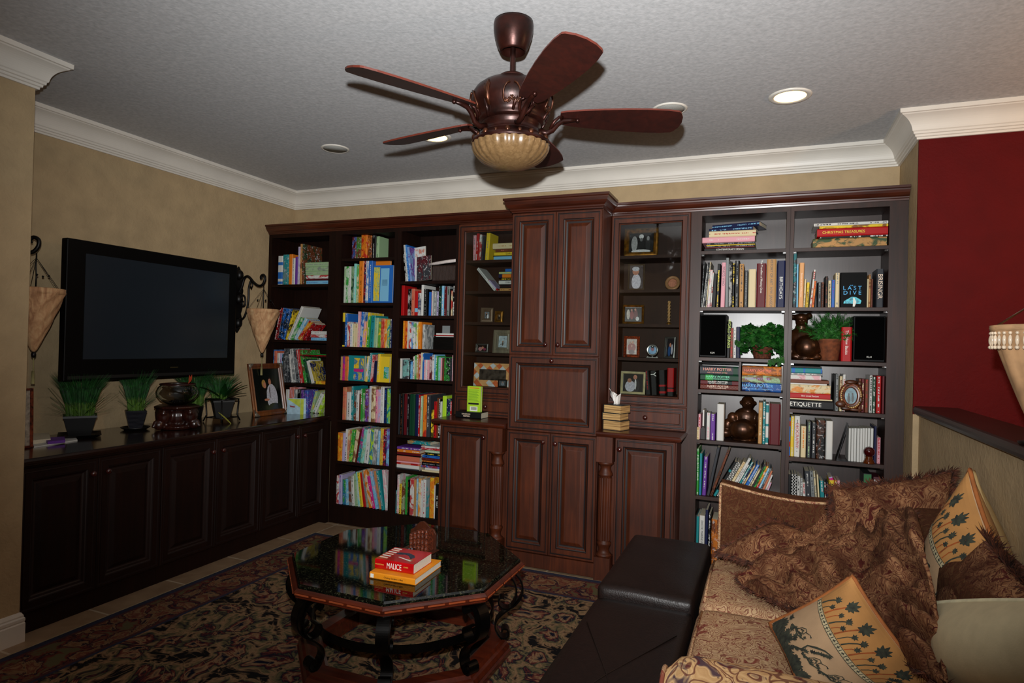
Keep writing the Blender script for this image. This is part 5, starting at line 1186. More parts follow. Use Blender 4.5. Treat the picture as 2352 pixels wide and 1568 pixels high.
r, T = fr_px(T4, 972, 1400, 552, 812, -.235, Z_0, 'large orange and white diamond-check frame, floor of left glass cabinet', .045, plain('peach_frame', (.86, .64, .40), .5), bg=(.10, .12, .10), blobs=[(.5, .35, .3, .3, (.4, .16, .12)), (.8, .85, .2, .12, (.6, .7, .75)), (.3, .7, .2, .2, (.2, .25, .18))], tilt=.06, prof=[(0, 0), (0, .010), (1, .010), (1, .001)])
w_, h_ = .267, .162
bb = [v for v in r.children if v.name.startswith('frame')][0]
xs = [v.co for v in bb.data.vertices]; 
mb = MB(); mb.T = T; W2 = (at(890 + 1400 / 4.9, 720 + 812 / 4.9, 'y', -.235).x - at(890 + 972 / 4.9, 720 + 812 / 4.9, 'y', -.235).x); H2 = at(890 + 972 / 4.9, 720 + 552 / 4.9, 'y', -.235).z - Z_0
nx = 6; st_ = W2 / nx; 
k = 0
for i in range(nx * 2 + 1):
    for j in range(9):
        if (i + j) % 2: continue
        cx, cz = -W2 / 2 + i * st_ / 2, j * st_ / 2
        if cz > H2 + .001 or (abs(cx) < W2 / 2 - .05 and .05 < cz < H2 - .05): continue
        d = st_ / 2 * .98; pts = [(cx - d, cz), (cx, cz - d), (cx + d, cz), (cx, cz + d)]
        pts = [(max(-W2 / 2, min(W2 / 2, a_)), max(0, min(H2, b_))) for a_, b_ in pts]
        col = (i // 2 + j) % 3
        if col == 2: continue
        mb.add([(a_, -.0105 - .0001, b_) for a_, b_ in pts], [(0, 1, 2, 3)], col)
mb.build('diamond_pattern', [plain('check_white', (.80, .82, .82), .5), plain('check_orange', (.82, .40, .20), .5)], r)
q = MB(); q.T = T; q.box(-W2 / 2 + .045, W2 / 2 - .045, -.0125, -.011, .045, H2 - .045); q.build('photograph', plain('picnic_photo', (.18, .16, .14), .3, var=.9, scale=30, coat=.3), r)
fr_px(T4, 1245, 1345, 738, 818, -.262, Z_0, 'tiny dark frame with oval portrait in front of the orange check frame', .010, plain('dark_frame', (.12, .10, .09), .4), bg=(.30, .34, .36), blobs=[(.5, .4, .25, .35, (.5, .52, .55)), (.5, .7, .14, .16, (.6, .5, .45))], tilt=.08)
# third bookcase: red box top shelf wicker basket with white roll, black cases
zt = 1.916; a = at(890 + 500 / 4.9, 500 + 700 / 4.9, 'y', -.25); 
q = thing('wicker_basket', 'dark wicker basket on the top shelf of the third bookcase from the corner', 'basket', (1.66, -.15, zt + .0005))
t = NT('dark_wicker'); wv = t.node('ShaderNodeTexWave'); wv.inputs['Scale'].default_value = 60; wv.inputs['Distortion'].default_value = 3; t.link(t.coord(), wv.inputs['Vector']); t.base(t.ramp(wv.outputs['Fac'], [(.3, (.08, .045, .03)), (.8, (.26, .15, .09))])); t.setp(.6); t.bump(wv.outputs['Fac'], .6, .006); M_WICK = t.m
mb = MB().box(1.555, 1.769, -.262, -.05, zt + .0005, zt + .12); bevel(mb.build('weave', M_WICK, q), .01)
mb = MB(); mb.tube([(1.53, -.262, zt + .128), (1.60, -.262, zt + .136), (1.68, -.26, zt + .146), (1.765, -.258, zt + .154)], [.0095, .012, .0125, .0125], 10)
tag(mb.build('rolled_paper', plain('white_roll', (.80, .76, .74), .6), origin=(1.65, -.262, zt + .13)), 'white rolled paper lying on the dark wicker basket, third bookcase', 'paper roll')
for k in range(11):
    o = MB().box(1.585, 1.764, -.27, -.13, 1.4035 + k * .0083, 1.4035 + k * .0083 + .0079).build('disc_case', plain('black_case', (.025, .025, .025), .3), origin=(1.67, -.2, 1.4035 + k * .0083)); tag(o, 'thin black case in the flat stack on the third bookcase from the corner', 'disc case', 'black cases stacked on the third bookcase')
o = MB().box(1.60, 1.665, -.16, -.157, 1.4035, 1.585); tag(o.build('postcard', bookmat('a', 's', 'b'), origin=(1.63, -.158, 1.4035)), 'grey-blue postcard standing behind the black cases, third bookcase', 'postcard')
# ================================================================ ornaments in the right bookcases
def X7(x, y=560, Y=-.262): return at(1580 + x / 4.704, 700 + y / 4.704, 'y', Y)
def X8(x, y=300, Y=-.262): return at(1580 + x / 4.704, 940 + y / 4.704, 'y', Y)
M_SPK = plain('speaker_black', (.014, .014, .015), .55, var=.05, spec=.2)
M_CLOTH = plain('speaker_cloth', (.008, .008, .009), .95, var=.3, scale=400, spec=.05)
def speaker(label, x0, x1, ytop, zs):
    A, B = X7(x0), X7(x1); C = X7(x0, ytop); s = thing('bookshelf_speaker', label, 'speaker', ((A.x + B.x) / 2, -.16, zs + .0006), 'black bookshelf speakers')
    z0, z1 = zs + .0006, C.z
    bevel(MB().box(A.x, B.x, -.255, -.06, z0, z1).build('cabinet', M_SPK, s), .004)
    bevel(MB().box(A.x + .006, B.x - .006, -.268, -.2552, z0 + .012, z1 - .006).build('grille', M_CLOTH, s), .004)
    me = text(s, 'KLH', .014, (0.0, -.2685 + .16, .028), R_FRONT, tcol('w'), 'badge')
speaker('black speaker with silver badge at left end, beside the lime-spined book', 120, 412, 102, 1.4065)
speaker('black speaker with silver badge at right end, beside the red cookbook', 1785, 2130, 118, 1.4065)
# bronze figurines
M_FIG = plain('dark_bronze_figure', (.22, .125, .06), .32, .6, .35, 20)
def figurine(label, loc, parts):
    s = thing('figurine', label, 'figurine', loc, 'bronze figurines on the right shelves')
    mb = MB()
    for x, y, z, r, sc in parts: mb.sphere((loc[0] + x, loc[1] + y, loc[2] + z), r, 20, 12, 0, sc)
    mb.lathe([(.0001, loc[2]), (.075, loc[2]), (.08, loc[2] + .006), (.07, loc[2] + .02), (.0001, loc[2] + .025)], 24, (loc[0], loc[1], 0))
    o = mb.build('body', M_FIG, s); m = o.modifiers.new('r', 'REMESH'); m.mode = 'VOXEL'; m.voxel_size = .0035; m.use_smooth_shade = True
    sm = o.modifiers.new('s', 'SMOOTH'); sm.factor = .6; sm.iterations = 14
    return s
fa = X7(1270, 590)
s = figurine('bronze figurine of plump seated child with hair buns and round belly, beside the fern', (fa.x, -.17, 1.4071), [
    (-.022, -.005, .236, .036, (1, .95, 1.1)), (-.07, 0, .262, .016, (1, 1, 1)), (.02, 0, .270, .018, (1.1, 1, 1)), (-.024, .0, .262, .036, (1.25, 1, .62)), (-.022, -.041, .232, .006, (1, 1, 1)),
    (-.02, 0, .195, .03, (1.3, 1, 1)), (-.008, .01, .125, .1, (.98, .62, .78)), (0, .01, .055, .105, (.98, .7, .62)), (.01, -.045, .078, .070, (1, .8, 1)),
    (-.093, -.01, .10, .026, (.8, .9, 2.2)), (-.092, -.03, .05, .018, (1, 1, 1.2)), (.085, -.005, .11, .028, (.9, .9, 2.0)), (.085, -.035, .06, .02, (1.2, 1, 1)),
    (-.05, -.04, .02, .026, (1.4, 1, .8)), (.06, -.04, .02, .026, (1.4, 1, .8)), (-.035, -.038, .24, .005, (1, 1, 1)), (-.009, -.038, .24, .005, (1, 1, 1)), (-.022, -.036, .219, .007, (1.6, .7, .6))])
fb = X8(600, 330)
s = figurine('bronze figurine of kneeling child rolling a big ball, beside the thick maroon album', (fb.x, -.17, .8876), [
    (.02, 0, .235, .04, (1, 1, 1.05)), (.018, .004, .256, .034, (1.1, 1, .75)), (-.022, 0, .24, .011, (1, 1, 1)), (.062, 0, .24, .011, (1, 1, 1)), (.02, -.04, .228, .008, (1, 1, 1)),
    (.02, 0, .2, .025, (1.2, 1, 1)), (.01, .015, .145, .082, (.95, .6, .78)), (.0, .025, .07, .095, (1.05, .6, .75)), (-.008, -.052, .072, .072, (1.12, .75, .9)),
    (-.07, -.01, .14, .03, (1.1, .8, 1.2)), (-.1, .0, .09, .03, (1, .8, 1.4)), (-.11, .0, .04, .035, (1.3, 1, .9)), (.085, -.01, .14, .028, (.9, .8, 1.4)), (.1, -.03, .10, .022, (1, 1, 1.2)), (.07, -.03, .045, .025, (1.2, 1, .8)),
    (.006, -.038, .238, .005, (1, 1, 1)), (.034, -.038, .238, .005, (1, 1, 1))])
# ivy in a wicker pot
ic = X7(800, 560); M_IVY = plain('ivy_leaf', (.09, .27, .08), .4, var=.45, scale=25); M_POTW = plain('brown_wicker', (.34, .17, .10), .7, var=.4, scale=80, bump=.4)
s = thing('potted_ivy', 'bushy dark green ivy in a brown wicker pot, right of the left speaker', 'potted plant', (ic.x, -.17, 1.4071))
MB().lathe([(.0001, 1.4071), (.045, 1.4071), (.05, 1.412), (.063, 1.485), (.068, 1.49), (.064, 1.495), (.056, 1.49), (.05, 1.478), (.0001, 1.478)], 28, (ic.x, -.17, 0)).build('wicker_pot', M_POTW, s)
mb = MB()
def ivyleaf(mb, p, d, up, L):
    p = V(p); d = V(d).normalized(); s_ = d.cross(V(up)); s_ = s_.normalized() if s_.length > .01 else V((1, 0, 0)); n = s_.cross(d)
    sh = [(0, 0), (-.15, .38), (.18, .52), (.35, .3), (.55, .36), (1, 0), (.55, -.36), (.35, -.3), (.18, -.52), (-.15, -.38)]
    vs = [p + d * L * a + s_ * L * b + n * (-.12 * L * abs(b) * 2) for a, b in sh]
    mb.add([tuple(v) for v in vs], [(0, 1, 2, 3), (0, 3, 4, 5), (0, 5, 6, 7), (0, 7, 8, 9)], 0)
for i in range(330):
    a = random.uniform(0, 2 * pi); e = random.uniform(-.55, 1.45); q = random.uniform(.7, 1.0)
    x = ic.x + .148 * q * cos(a) * cos(e * .75); y = -.17 + .095 * q * sin(a) * cos(e * .75); z = 1.52 + .105 * q * sin(e) - (.03 if e < 0 else 0)
    y = min(y, -.03); 
    if z < 1.415: z = 1.415 + random.uniform(0, .02)
    x = min(x, 3.985)
    ivyleaf(mb, (x, y, z), (cos(a) + random.uniform(-.6, .6), sin(a) - .3 + random.uniform(-.6, .6), random.uniform(-.9, .5)), (random.uniform(-.4, .4), -1, .8), random.uniform(.022, .036))
for i in range(230):
    x = ic.x + random.gauss(0, .065); x = max(ic.x - .14, min(3.985, x)); z = 1.53 + random.gauss(0, .04); z = min(1.625, max(1.50, z)); ivyleaf(mb, (x, -.17 + random.uniform(-.11, -.02), z), (random.uniform(-.8, .8), -.4, random.uniform(-.9, .3)), (random.uniform(-.4, .4), -1, .6), random.uniform(.024, .036))
for i in range(14): ivyleaf(mb, (ic.x + .07 + random.uniform(-.03, .05), -.308 + random.uniform(-.012, .0), 1.405 + random.uniform(-.025, .02)), (random.uniform(-.6, .6), -.3, -.8), (0, -1, .3), .028)
mb.build('foliage', M_IVY, s)
mb = MB()
for i in range(12):
    a = random.uniform(0, 6.28); mb.tube([(ic.x, -.17, 1.48), (ic.x + .06 * cos(a), -.17 + .04 * sin(a), 1.56), (ic.x + .13 * cos(a), -.17 + .09 * sin(a), 1.5)], .0015, 5)
mb.build('stems', M_IVY, s)
# fern in a terracotta pot
fc = X7(1535, 590); s = thing('potted_fern', 'feathery green fern in a round terracotta pot, beside the bronze child', 'potted plant', (fc.x, -.19, 1.4071))
MB().lathe([(.0001, 1.4071), (.045, 1.4071), (.05, 1.411), (.066, 1.525), (.07, 1.528), (.07, 1.537), (.063, 1.537), (.058, 1.52), (.0001, 1.52)], 32, (fc.x, -.19, 0)).build('terracotta_pot', plain('terracotta', (.46, .25, .14), .75, var=.2, scale=40), s)
mb = MB(); M_FERN = plain('fern_green', (.12, .34, .10), .6, var=.4, scale=40)
for i in range(210):
    a = random.uniform(0, 2 * pi); e = random.uniform(.3, 1.5); L_ = random.uniform(.13, .22)
    P = [V((fc.x, -.19, 1.525)) + V((cos(a) * cos(e), sin(a) * cos(e) * .6, sin(e))) * (L_ * q) + V((cos(a) * .03, sin(a) * .015, -.04)) * q * q for q in (0, .2, .4, .6, .8, 1)]
    P = [V((p.x, min(p.y, -.02), min(p.z, 1.694))) if p.y > -.305 else p for p in P]
    for j in range(1, 6):
        d = (P[j] - P[j - 1]).normalized(); sd = d.orthogonal().normalized()
        for m_ in range(5):
            p = P[j - 1].lerp(P[j], m_ / 5)
            for q in range(3):
                dd = (d * .5 + (Matrix.Rotation(random.uniform(0, 6.28), 3, d) @ sd)) * .019
                w_ = d.cross(dd).normalized() * .0018
                mb.add([tuple(p - w_), tuple(p + w_), tuple(p + dd)], [(0, 1, 2)], 0)
        mb.add([tuple(P[j - 1] - sd * .0008), tuple(P[j - 1] + sd * .0008), tuple(P[j] + sd * .0006), tuple(P[j] - sd * .0006)], [(0, 1, 2, 3)], 0)
mb.build('fronds', M_FERN, s)
# oval wooden frame with wedding photo
A = X7(1615, 1150, -.27); B = X7(1900, 1150, -.27); C = X7(1700, 800, -.27)
r, T = frame('oval brown and gold frame with couple photo in front of red-spined books', ((A.x + B.x) / 2, -.272, 1.1142 + .012), (B.x - A.x) * .93, C.z - 1.1142 - .03, .032, plain('brown_gold_oval', (.32, .15, .06), .35, var=.6, scale=60), bg=(.45, .58, .62), blobs=[(.42, .38, .06, .16, (.12, .14, .14)), (.42, .56, .035, .04, (.2, .16, .14)), (.58, .42, .05, .15, (.2, .24, .24)), (.57, .58, .035, .04, (.18, .16, .14)), (.5, .2, .2, .05, (.3, .38, .38))], tilt=.1, oval=True, segs=40)
w_, h_ = (B.x - A.x) * .93, C.z - 1.1142 - .03
for k in range(34):
    a = 2 * pi * k / 34
    if .9 < a < 2.3 or 3.6 < a < 4.4: continue
    mb = MB(); mb.T = T; mb.sphere(((w_ / 2 - .012) * cos(a), -.016, h_ / 2 + (h_ / 2 - .012) * sin(a)), .0055, 8, 6, 0, (1, .5, 1)); mb.build('gold_stud', plain('pale_gold_stud', (.75, .62, .40), .35, .4), r)
CA = plain('carved_brown', (.26, .13, .06), .4, var=.4)
mb = MB(); mb.T = T
mb.sphere((0, -.012, h_), .02, 12, 8, 0, (1.7, .6, .7)); mb.sphere((.045, -.014, h_ - .006), .012, 10, 6, 0, (1.2, .6, 1.2)); mb.build('carved_animal', CA, r); mb = MB(); mb.T = T; mb.sphere((-w_ * .42, -.014, .03), .02, 12, 8, 0, (1.4, .6, 1)); mb.sphere((-w_ * .2, -.014, .006), .015, 12, 8, 0, (2, .6, .8)); mb.sphere((w_ * .2, -.014, .0), .012, 12, 8, 0, (3, .6, .7)); mb.sphere((w_ * .4, -.014, .06), .010, 10, 6, 0, (1, .6, 2))
mb.build('carved_animal', CA, r)
# divider post and bookend in the boxed-set shelf
o = MB().box(X7(560).x, X7(578).x, -.296, -.02, 1.2055, 1.3835); tag(o.build('shelf_divider', M_ESP, origin=(X7(569).x, -.16, 1.2055)), 'narrow upright divider between the two flat piles of matching thick books', 'shelf divider')
zt_ = X7(300, 632, -.265).z; a, b = X7(112).x, X7(560).x
q = MB().box(a, a + .002, -.268, -.08, 1.2055, zt_); q.box(b - .004, b - .002, -.268, -.08, 1.2055, zt_); q.box(a, b - .002, -.268, -.08, zt_, zt_ + .002)
tag(q.build('slipcase', plain('dark_slipcase', (.07, .045, .04), .5), origin=((a + b) / 2, -.17, 1.2055)), 'dark slipcase open at the front around the left pile of four thick books', 'slipcase')
# wall behind: wooden bookends
o = MB().box(X8(98).x, X8(128).x, -.292, -.27, .8876, .965); tag(o.build('book', bookmat('c', 'f', 't'), origin=(X8(112).x, -.28, .8876)), 'small cream booklet in front of the pink book, fifth shelf of the left espresso bookcase', 'book')
o = MB(); a, b = X8(136).x, X8(192).x; o.prism([(a, .8876), (b, .8876), (b, .955), (b - .01, .972), (a + .012, .972), (a, .955)], -.293, -.272, 0, axis='y'); tag(bevel(o.build('bookend', plain('dark_brown_wood', (.09, .05, .04), .5), origin=((a + b) / 2, -.28, .8876)), .003), 'small dark brown wooden bookend beside the cream booklet', 'bookend')
p = X8(1600, 515); q = X8(1728, 150)
o = MB(); o.tube([(p.x, -.25, .827), (q.x, -.25, q.z)], .003, 6, flat=(.09, .002, (0, 1, 0))); o.box(p.x, q.x + .02, -.29, -.2, .8258, .8275); tag(o.build('metal_bookend', plain('grey_steel', (.25, .25, .26), .35, .8), origin=(p.x, -.25, .8258)), 'slanting thin metal bookend left of the matching white volumes', 'bookend')
o = thing('glass_ornament', 'dark red glass ball on amber glass foot, before the matching white volumes', 'ornament', (X8(1948, 560).x, -.285, .8256)); c = X8(1948, 560).x
t = NT('amber_glass'); t.base((.45, .20, .05)); t.b.inputs['Transmission Weight'].default_value = .5; t.setp(.08); 
MB().lathe([(.0001, .8256), (.030, .8256), (.031, .83), (.024, .845), (.018, .858), (.021, .866), (.0001, .867)], 24, (c, -.285, 0)).build('foot', t.m, o)
t = NT('ruby_glass'); t.base((.22, .01, .02)); t.setp(.06, 0, .5, 1); MB().sphere((c, -.285, .892), .030, 24, 16).build('ball', t.m, o)
# small boxes on the lower shelf of the rightmost bookcase
for nm, x0, x1, y0, col, lab in (('storage_box', 1895, 1985, 700, (.12, .42, .20), 'small green storage box behind the fringed pillow, rightmost bookcase'), ('storage_box', 2003, 2082, 738, (.72, .70, .70), 'small white-labelled maroon box, rightmost on the shelf behind the pillow')):
    A, B, C = X8(x0, 900, -.27), X8(x1, 900, -.27), X8(x0, y0, -.27)
    b_ = thing(nm, lab, 'box', ((A.x + B.x) / 2, -.2, .5005))
    bevel(MB().box(A.x, B.x, -.262, -.1, .5005, C.z + .004).build('body', plain('box_dark_%d' % x0, (.14, .16, .16) if x0 < 2000 else (.30, .08, .14), .5), b_), .002)
    MB().box(A.x + .002, B.x - .002, -.2635, -.2621, .502 + (.10 if x0 > 2000 else 0), C.z - (.0 if x0 < 2000 else .01)).build('label', plain('box_face_%d' % x0, col, .5), b_)
A, B, C = X8(1655, 900, -.25), X8(1745, 900, -.25), X8(1700, 700, -.25)
o = book(.022, .235, .16, (B.x - .02, -.25, .5005), -.35, bookmat('x', 'q', 'b')); tag(o, 'magenta and grey book leaning left, alone beside the green box', 'book')
# shelf pegs
mb_pos = []
for (xa, xb, zs) in ((3.509, 3.999, (.887, 1.205, 1.4065, 1.721, 2.075)), (4.04, 4.535, (.8253, 1.1136, 1.4065, 1.721, 2.075))):
    par = [o for o in bpy.data.objects if o.name.startswith('tall_bookcase') and abs(o.location.x - (3.7325 if xa < 4 else 4.32)) < .05][0]
    for z in zs:
        for x, s_ in ((xa, 1), (xb, -1)):
            MB().box(x + s_ * .001, x + s_ * .016, -.275, -.262, z - .030, z - .0225).build('shelf_peg', M_CHROME, par)
# ================================================================ upholstery
def paisley(name, c0, c1, c2, c3, sc=1.0, chen=.0, big=False):
    t = NT(name); co = t.coord()
    w = t.noise(co, 7 * sc, 2); sb = t.node('ShaderNodeVectorMath', operation='SUBTRACT'); t.link(w.outputs['Color'], sb.inputs[0]); sb.inputs[1].default_value = (.5, .5, .5)
    wv = t.node('ShaderNodeVectorMath', operation='SCALE'); t.link(sb.outputs[0], wv.inputs[0]); wv.inputs['Scale'].default_value = .22 / sc
    ad = t.node('ShaderNodeVectorMath', operation='ADD'); t.link(co, ad.inputs[0]); t.link(wv.outputs[0], ad.inputs[1]); q = ad.outputs[0]
    v = t.voro(q, (11 if not big else 7) * sc); v2 = t.voro(q, 34 * sc)
    rings = t.math('FRACT', t.math('MULTIPLY', v.outputs['Distance'], 3.4))
    n = t.noise(q, 14 * sc, 3, 1.0)
    line = t.ramp(rings, [(.0, (1, 1, 1, 1)), (.10, (1, 1, 1, 1)), (.14, (0, 0, 0, 1)), (.56, (0, 0, 0, 1)), (.60, (1, 1, 1, 1)), (.70, (1, 1, 1, 1)), (.74, (0, 0, 0, 1))])
    c = t.ramp(n.outputs['Fac'], [(.36, c0), (.50, c1), (.56, c0), (.66, c2)])
    c = t.mix(t.math('MULTIPLY', line, .8), c, c3)
    dots = t.ramp(v2.outputs['Distance'], [(.16, (1, 1, 1, 1)), (.2, (0, 0, 0, 1))])
    c = t.mix(t.math('MULTIPLY', dots, .7), c, c2)
    if chen:
        n3 = t.noise(t.mapping(co, (1, 1, 1)), 5, 3, .8); c = t.mix(t.ramp(n3.outputs['Fac'], [(.38, (1, 1, 1, 1)), (.54, (0, 0, 0, 1))]), c, t.mix(.75, c, (.22, .10, .055)))
    t.base(c); t.setp(.9, 0, .15); 
    n4 = t.noise(co, 260, 3); t.bump(n4.outputs['Fac'], .35, .003); MATS[name] = t.m; return t.m
M_SEAT = paisley('tan_red_paisley', (.76, .63, .48), (.66, .52, .38), (.52, .28, .22), (.42, .18, .16), 1.6)
M_ARM = paisley('gold_paisley', (.82, .67, .48), (.72, .56, .38), (.32, .24, .26), (.36, .14, .14), 1.1, 0, True)
M_FARM = paisley('brown_paisley', (.34, .21, .125), (.27, .16, .09), (.36, .25, .15), (.27, .10, .07), 1.7)
M_THROW = paisley('brown_chenille_paisley', (.58, .42, .29), (.42, .26, .17), (.30, .11, .09), (.24, .09, .07), 1.5, 1)
M_FUR = plain('brown_fringe', (.26, .125, .06), .8, var=.5, scale=50)
def rbox(x0, x1, y0, y1, z0, z1, r, name, m, parent, seg=5, wob=0, origin=None, dome=0):
    """soft box: rounded edges, gently domed faces"""
    cx, cy, cz = (x0 + x1) / 2, (y0 + y1) / 2, (z0 + z1) / 2; hx, hy, hz = (x1 - x0) / 2, (y1 - y0) / 2, (z1 - z0) / 2
    mb = MB(); n = 14
    for ax in range(3):
        for sg in (-1, 1):
            def fn(u, v):
                a, b = u * 2 - 1, v * 2 - 1
                p = [0, 0, 0]; p[ax] = sg; p[(ax + 1) % 3] = a * sg; p[(ax + 2) % 3] = b
                P = V((p[0] * hx, p[1] * hy, p[2] * hz)); Q = V((max(-hx + r, min(hx - r, P.x)), max(-hy + r, min(hy - r, P.y)), max(-hz + r, min(hz - r, P.z))))
                d = P - Q
                if d.length > 0: P = Q + d.normalized() * r
                if dome: P.z += (1 if P.z > 0 else 0) * dome * (1 - (P.x / hx) ** 2) * (1 - (P.y / hy) ** 2)
                if wob: P.z += wob * sin(P.x * 17 + P.y * 9) * sin(P.y * 13 + 1) * (1 if P.z > 0 else 0)
                return (cx + P.x, cy + P.y, cz + P.z)
            def g(k): e = .5 - .5 * cos(pi * k); return .5 * k + .5 * e
            mb.grid(lambda u, v: fn(g(u), g(v)), n, n)
    mb.uv = {}
    o = mb.build(name, m, parent, origin)
    o.data.validate(); bm_ = __import__('bmesh').new(); bm_.from_mesh(o.data); __import__('bmesh').ops.remove_doubles(bm_, verts=bm_.verts, dist=.0004); bm_.to_mesh(o.data); bm_.free()
    for p in o.data.polygons: p.use_smooth = True
    return o
sofa = thing('sofa', 'paisley upholstered sofa against the half wall, buried in pillows and a brown throw', 'sofa', (4.17, -1.98, 0))
rbox(3.74, 4.63, -2.80, -1.22, .06, .33, .02, 'base', M_SEAT, sofa)
rbox(3.685, 4.38, -1.948, -1.352, .332, .505, .05, 'seat_cushion', M_SEAT, sofa, dome=.012)
rbox(3.685, 4.38, -2.60, -1.952, .332, .505, .05, 'seat_cushion', M_SEAT, sofa, dome=.012)
rbox(4.40, 4.64, -2.6, -1.352, .33, .86, .07, 'back', M_FARM, sofa)
# far arm: tall flat panel with a soft dip along its top
mb = MB()
def fa_(u, v):
    x = 3.722 + .908 * u; a = 2 * pi * v; top = .845 - .045 * sin(pi * min(1, u * 1.3)) ; hy = .065; hz = (top - .07) / 2; cz = (top + .07) / 2
    e = .35
    c_, s_ = cos(a), sin(a); yy = hy * (abs(c_) ** e) * (1 if c_ > 0 else -1); zz = hz * (abs(s_) ** (e * .25)) * (1 if s_ > 0 else -1)
    k = min(1, u / .03, (1 - u) / .03); k = .75 + .25 * sqrt(max(0, k)); 
    return (x, -1.285 + yy * k, cz + zz * (.985 + .015 * k))
mb.grid(lambda u, v: fa_(u, v), 24, 64); n0 = 0
mb.f.append(tuple(j * 25 for j in range(64))[::-1]); mb.m.append(0); mb.sm.append(False); mb.f.append(tuple(j * 25 + 24 for j in range(64))); mb.m.append(0); mb.sm.append(False); mb.uv = {}
ao = mb.build('arm', M_FARM, sofa)
mb = MB(); mb.tube([(3.72, -1.345, .1), (3.72, -1.345, .5), (3.72, -1.343, .8), (3.722, -1.33, .838)], .006, 8); mb.tube([(3.722 + .908 * u, -1.342, .838 - .045 * sin(pi * min(1, u * 1.3))) for u in [i / 12 for i in range(13)]], .006, 8); mb.build('piping', M_SEAT, ao)
# near arm: rolled, running front to back
mb = MB()
def na(u, v):
    x = 3.675 + .95 * u; a = 2 * pi * v; r = .105; k = min(1, u / .06); k = .55 + .45 * sqrt(max(0, k)) if u < .06 else 1
    y = r * cos(a); z = r * 1.0 * sin(a)
    if sin(a) < -.2: z = -.2 * r + (sin(a) + .2) * .58; y = .075 * cos(a) / max(.2, abs(cos(a))) * min(1, abs(cos(a)) + .35)
    return (x, -2.705 + y * k, .548 + z * (k if z > 0 else 1))
mb.grid(na, 26, 40); mb.f.append(tuple(j * 27 for j in range(40))[::-1]); mb.m.append(0); mb.sm.append(False); mb.uv = {}
ao = mb.build('arm', M_ARM, sofa)
mb = MB(); mb.tube([(3.672, -2.705 + .062 * cos(a), .55 + .062 * sin(a)) for a in [pi * k / 14 for k in range(-2, 17)]], .006, 8); mb.build('piping', M_SEAT, ao)
for (y) in (-1.46, -2.5):
    MB().box(3.78, 3.84, y - .03, y + .03, .012, .062).build('leg', M_CHERRY, sofa)
    MB().box(4.52, 4.58, y - .03, y + .03, .0005, .062).build('leg', M_CHERRY, sofa)
mb = MB()
for y0_, y1_ in ((-1.90, -1.40), (-2.55, -2.0)):
    mb.tube([(3.705, y0_, .497), (3.702, (y0_ + y1_) / 2, .503), (3.705, y1_, .497)], .0045, 8)
mb.build('piping', M_SEAT, sofa)

# ---------------- pillows
class Pil:
    def __init__(s, A, B, C, D, th, pinch=.07, bulge=(.5, .5)):
        s.q = [V(p) for p in (A, B, C, D)]   # corners at (0,0) (1,0) (1,1) (0,1)
        s.n = ((s.q[1] - s.q[0]).cross(s.q[3] - s.q[0])).normalized(); s.th = th; s.p = pinch
    def S(s, u, v, side=1, off=0):
        a, b = 2 * u - 1, 2 * v - 1
        a2 = a * (1 - s.p * (1 - b * b) * abs(a)); b2 = b * (1 - s.p * (1 - a * a) * abs(b))
        uu, vv = (a2 + 1) / 2, (b2 + 1) / 2; q = s.q
        P = q[0] * (1 - uu) * (1 - vv) + q[1] * uu * (1 - vv) + q[2] * uu * vv + q[3] * (1 - uu) * vv
        h = s.th / 2 * ((1 - a ** 4) * (1 - b ** 4)) ** .55 * (.5 + .62 * (1 - a * a) * (1 - b * b)) * 1.1
        return P + s.n * (side * h + off)
def pillow(name, label, P, m, m2=None, piping=None, group=None, fringe=None, shorten=1):
    c = sum(P.q, V()) / 4; r = thing(name, label, 'pillow', tuple(c), group)
    def g(k): return .5 - .5 * cos(pi * k)
    mb = MB(); mb.grid(lambda u, v: P.S(g(u), g(v), 1), 44, 44, 0); mb.grid(lambda u, v: P.S(1 - g(u), g(v), -1), 30, 30, 1)
    uvs = {}
    mb.build('cover', [m, m2 or m], r)
    ed = [P.S(k / 24, 0, 1) for k in range(24)] + [P.S(1, k / 24, 1) for k in range(24)] + [P.S(1 - k / 24, 1, 1) for k in range(24)] + [P.S(0, 1 - k / 24, 1) for k in range(24)]
    if piping: q = MB(); q.tube(ed, .0065, 8, closed=True); q.build('piping', piping, r)
    if fringe:
        q = MB(); n = len(ed); cc = c
        for i in range(n * 22):
            k = random.random() * n; i0 = int(k) % n; p = ed[i0].lerp(ed[(i0 + 1) % n], k - int(k)); out = (p - cc).normalized()
            d = (out + V([random.uniform(-.7, .7) for _ in range(3)])).normalized(); L_ = random.uniform(.015, .038) * fringe; w = d.orthogonal().normalized() * .0022; mid = p + d * L_ * .55 + V((0, 0, -.002))
            q.add([tuple(p - w), tuple(p + w), tuple(mid + w), tuple(mid - w), tuple(p + d * L_ + V((0, 0, -.006)))], [(0, 1, 2, 3), (3, 2, 4)], 0)
        q.build('fringe', M_FUR, r)
    return r
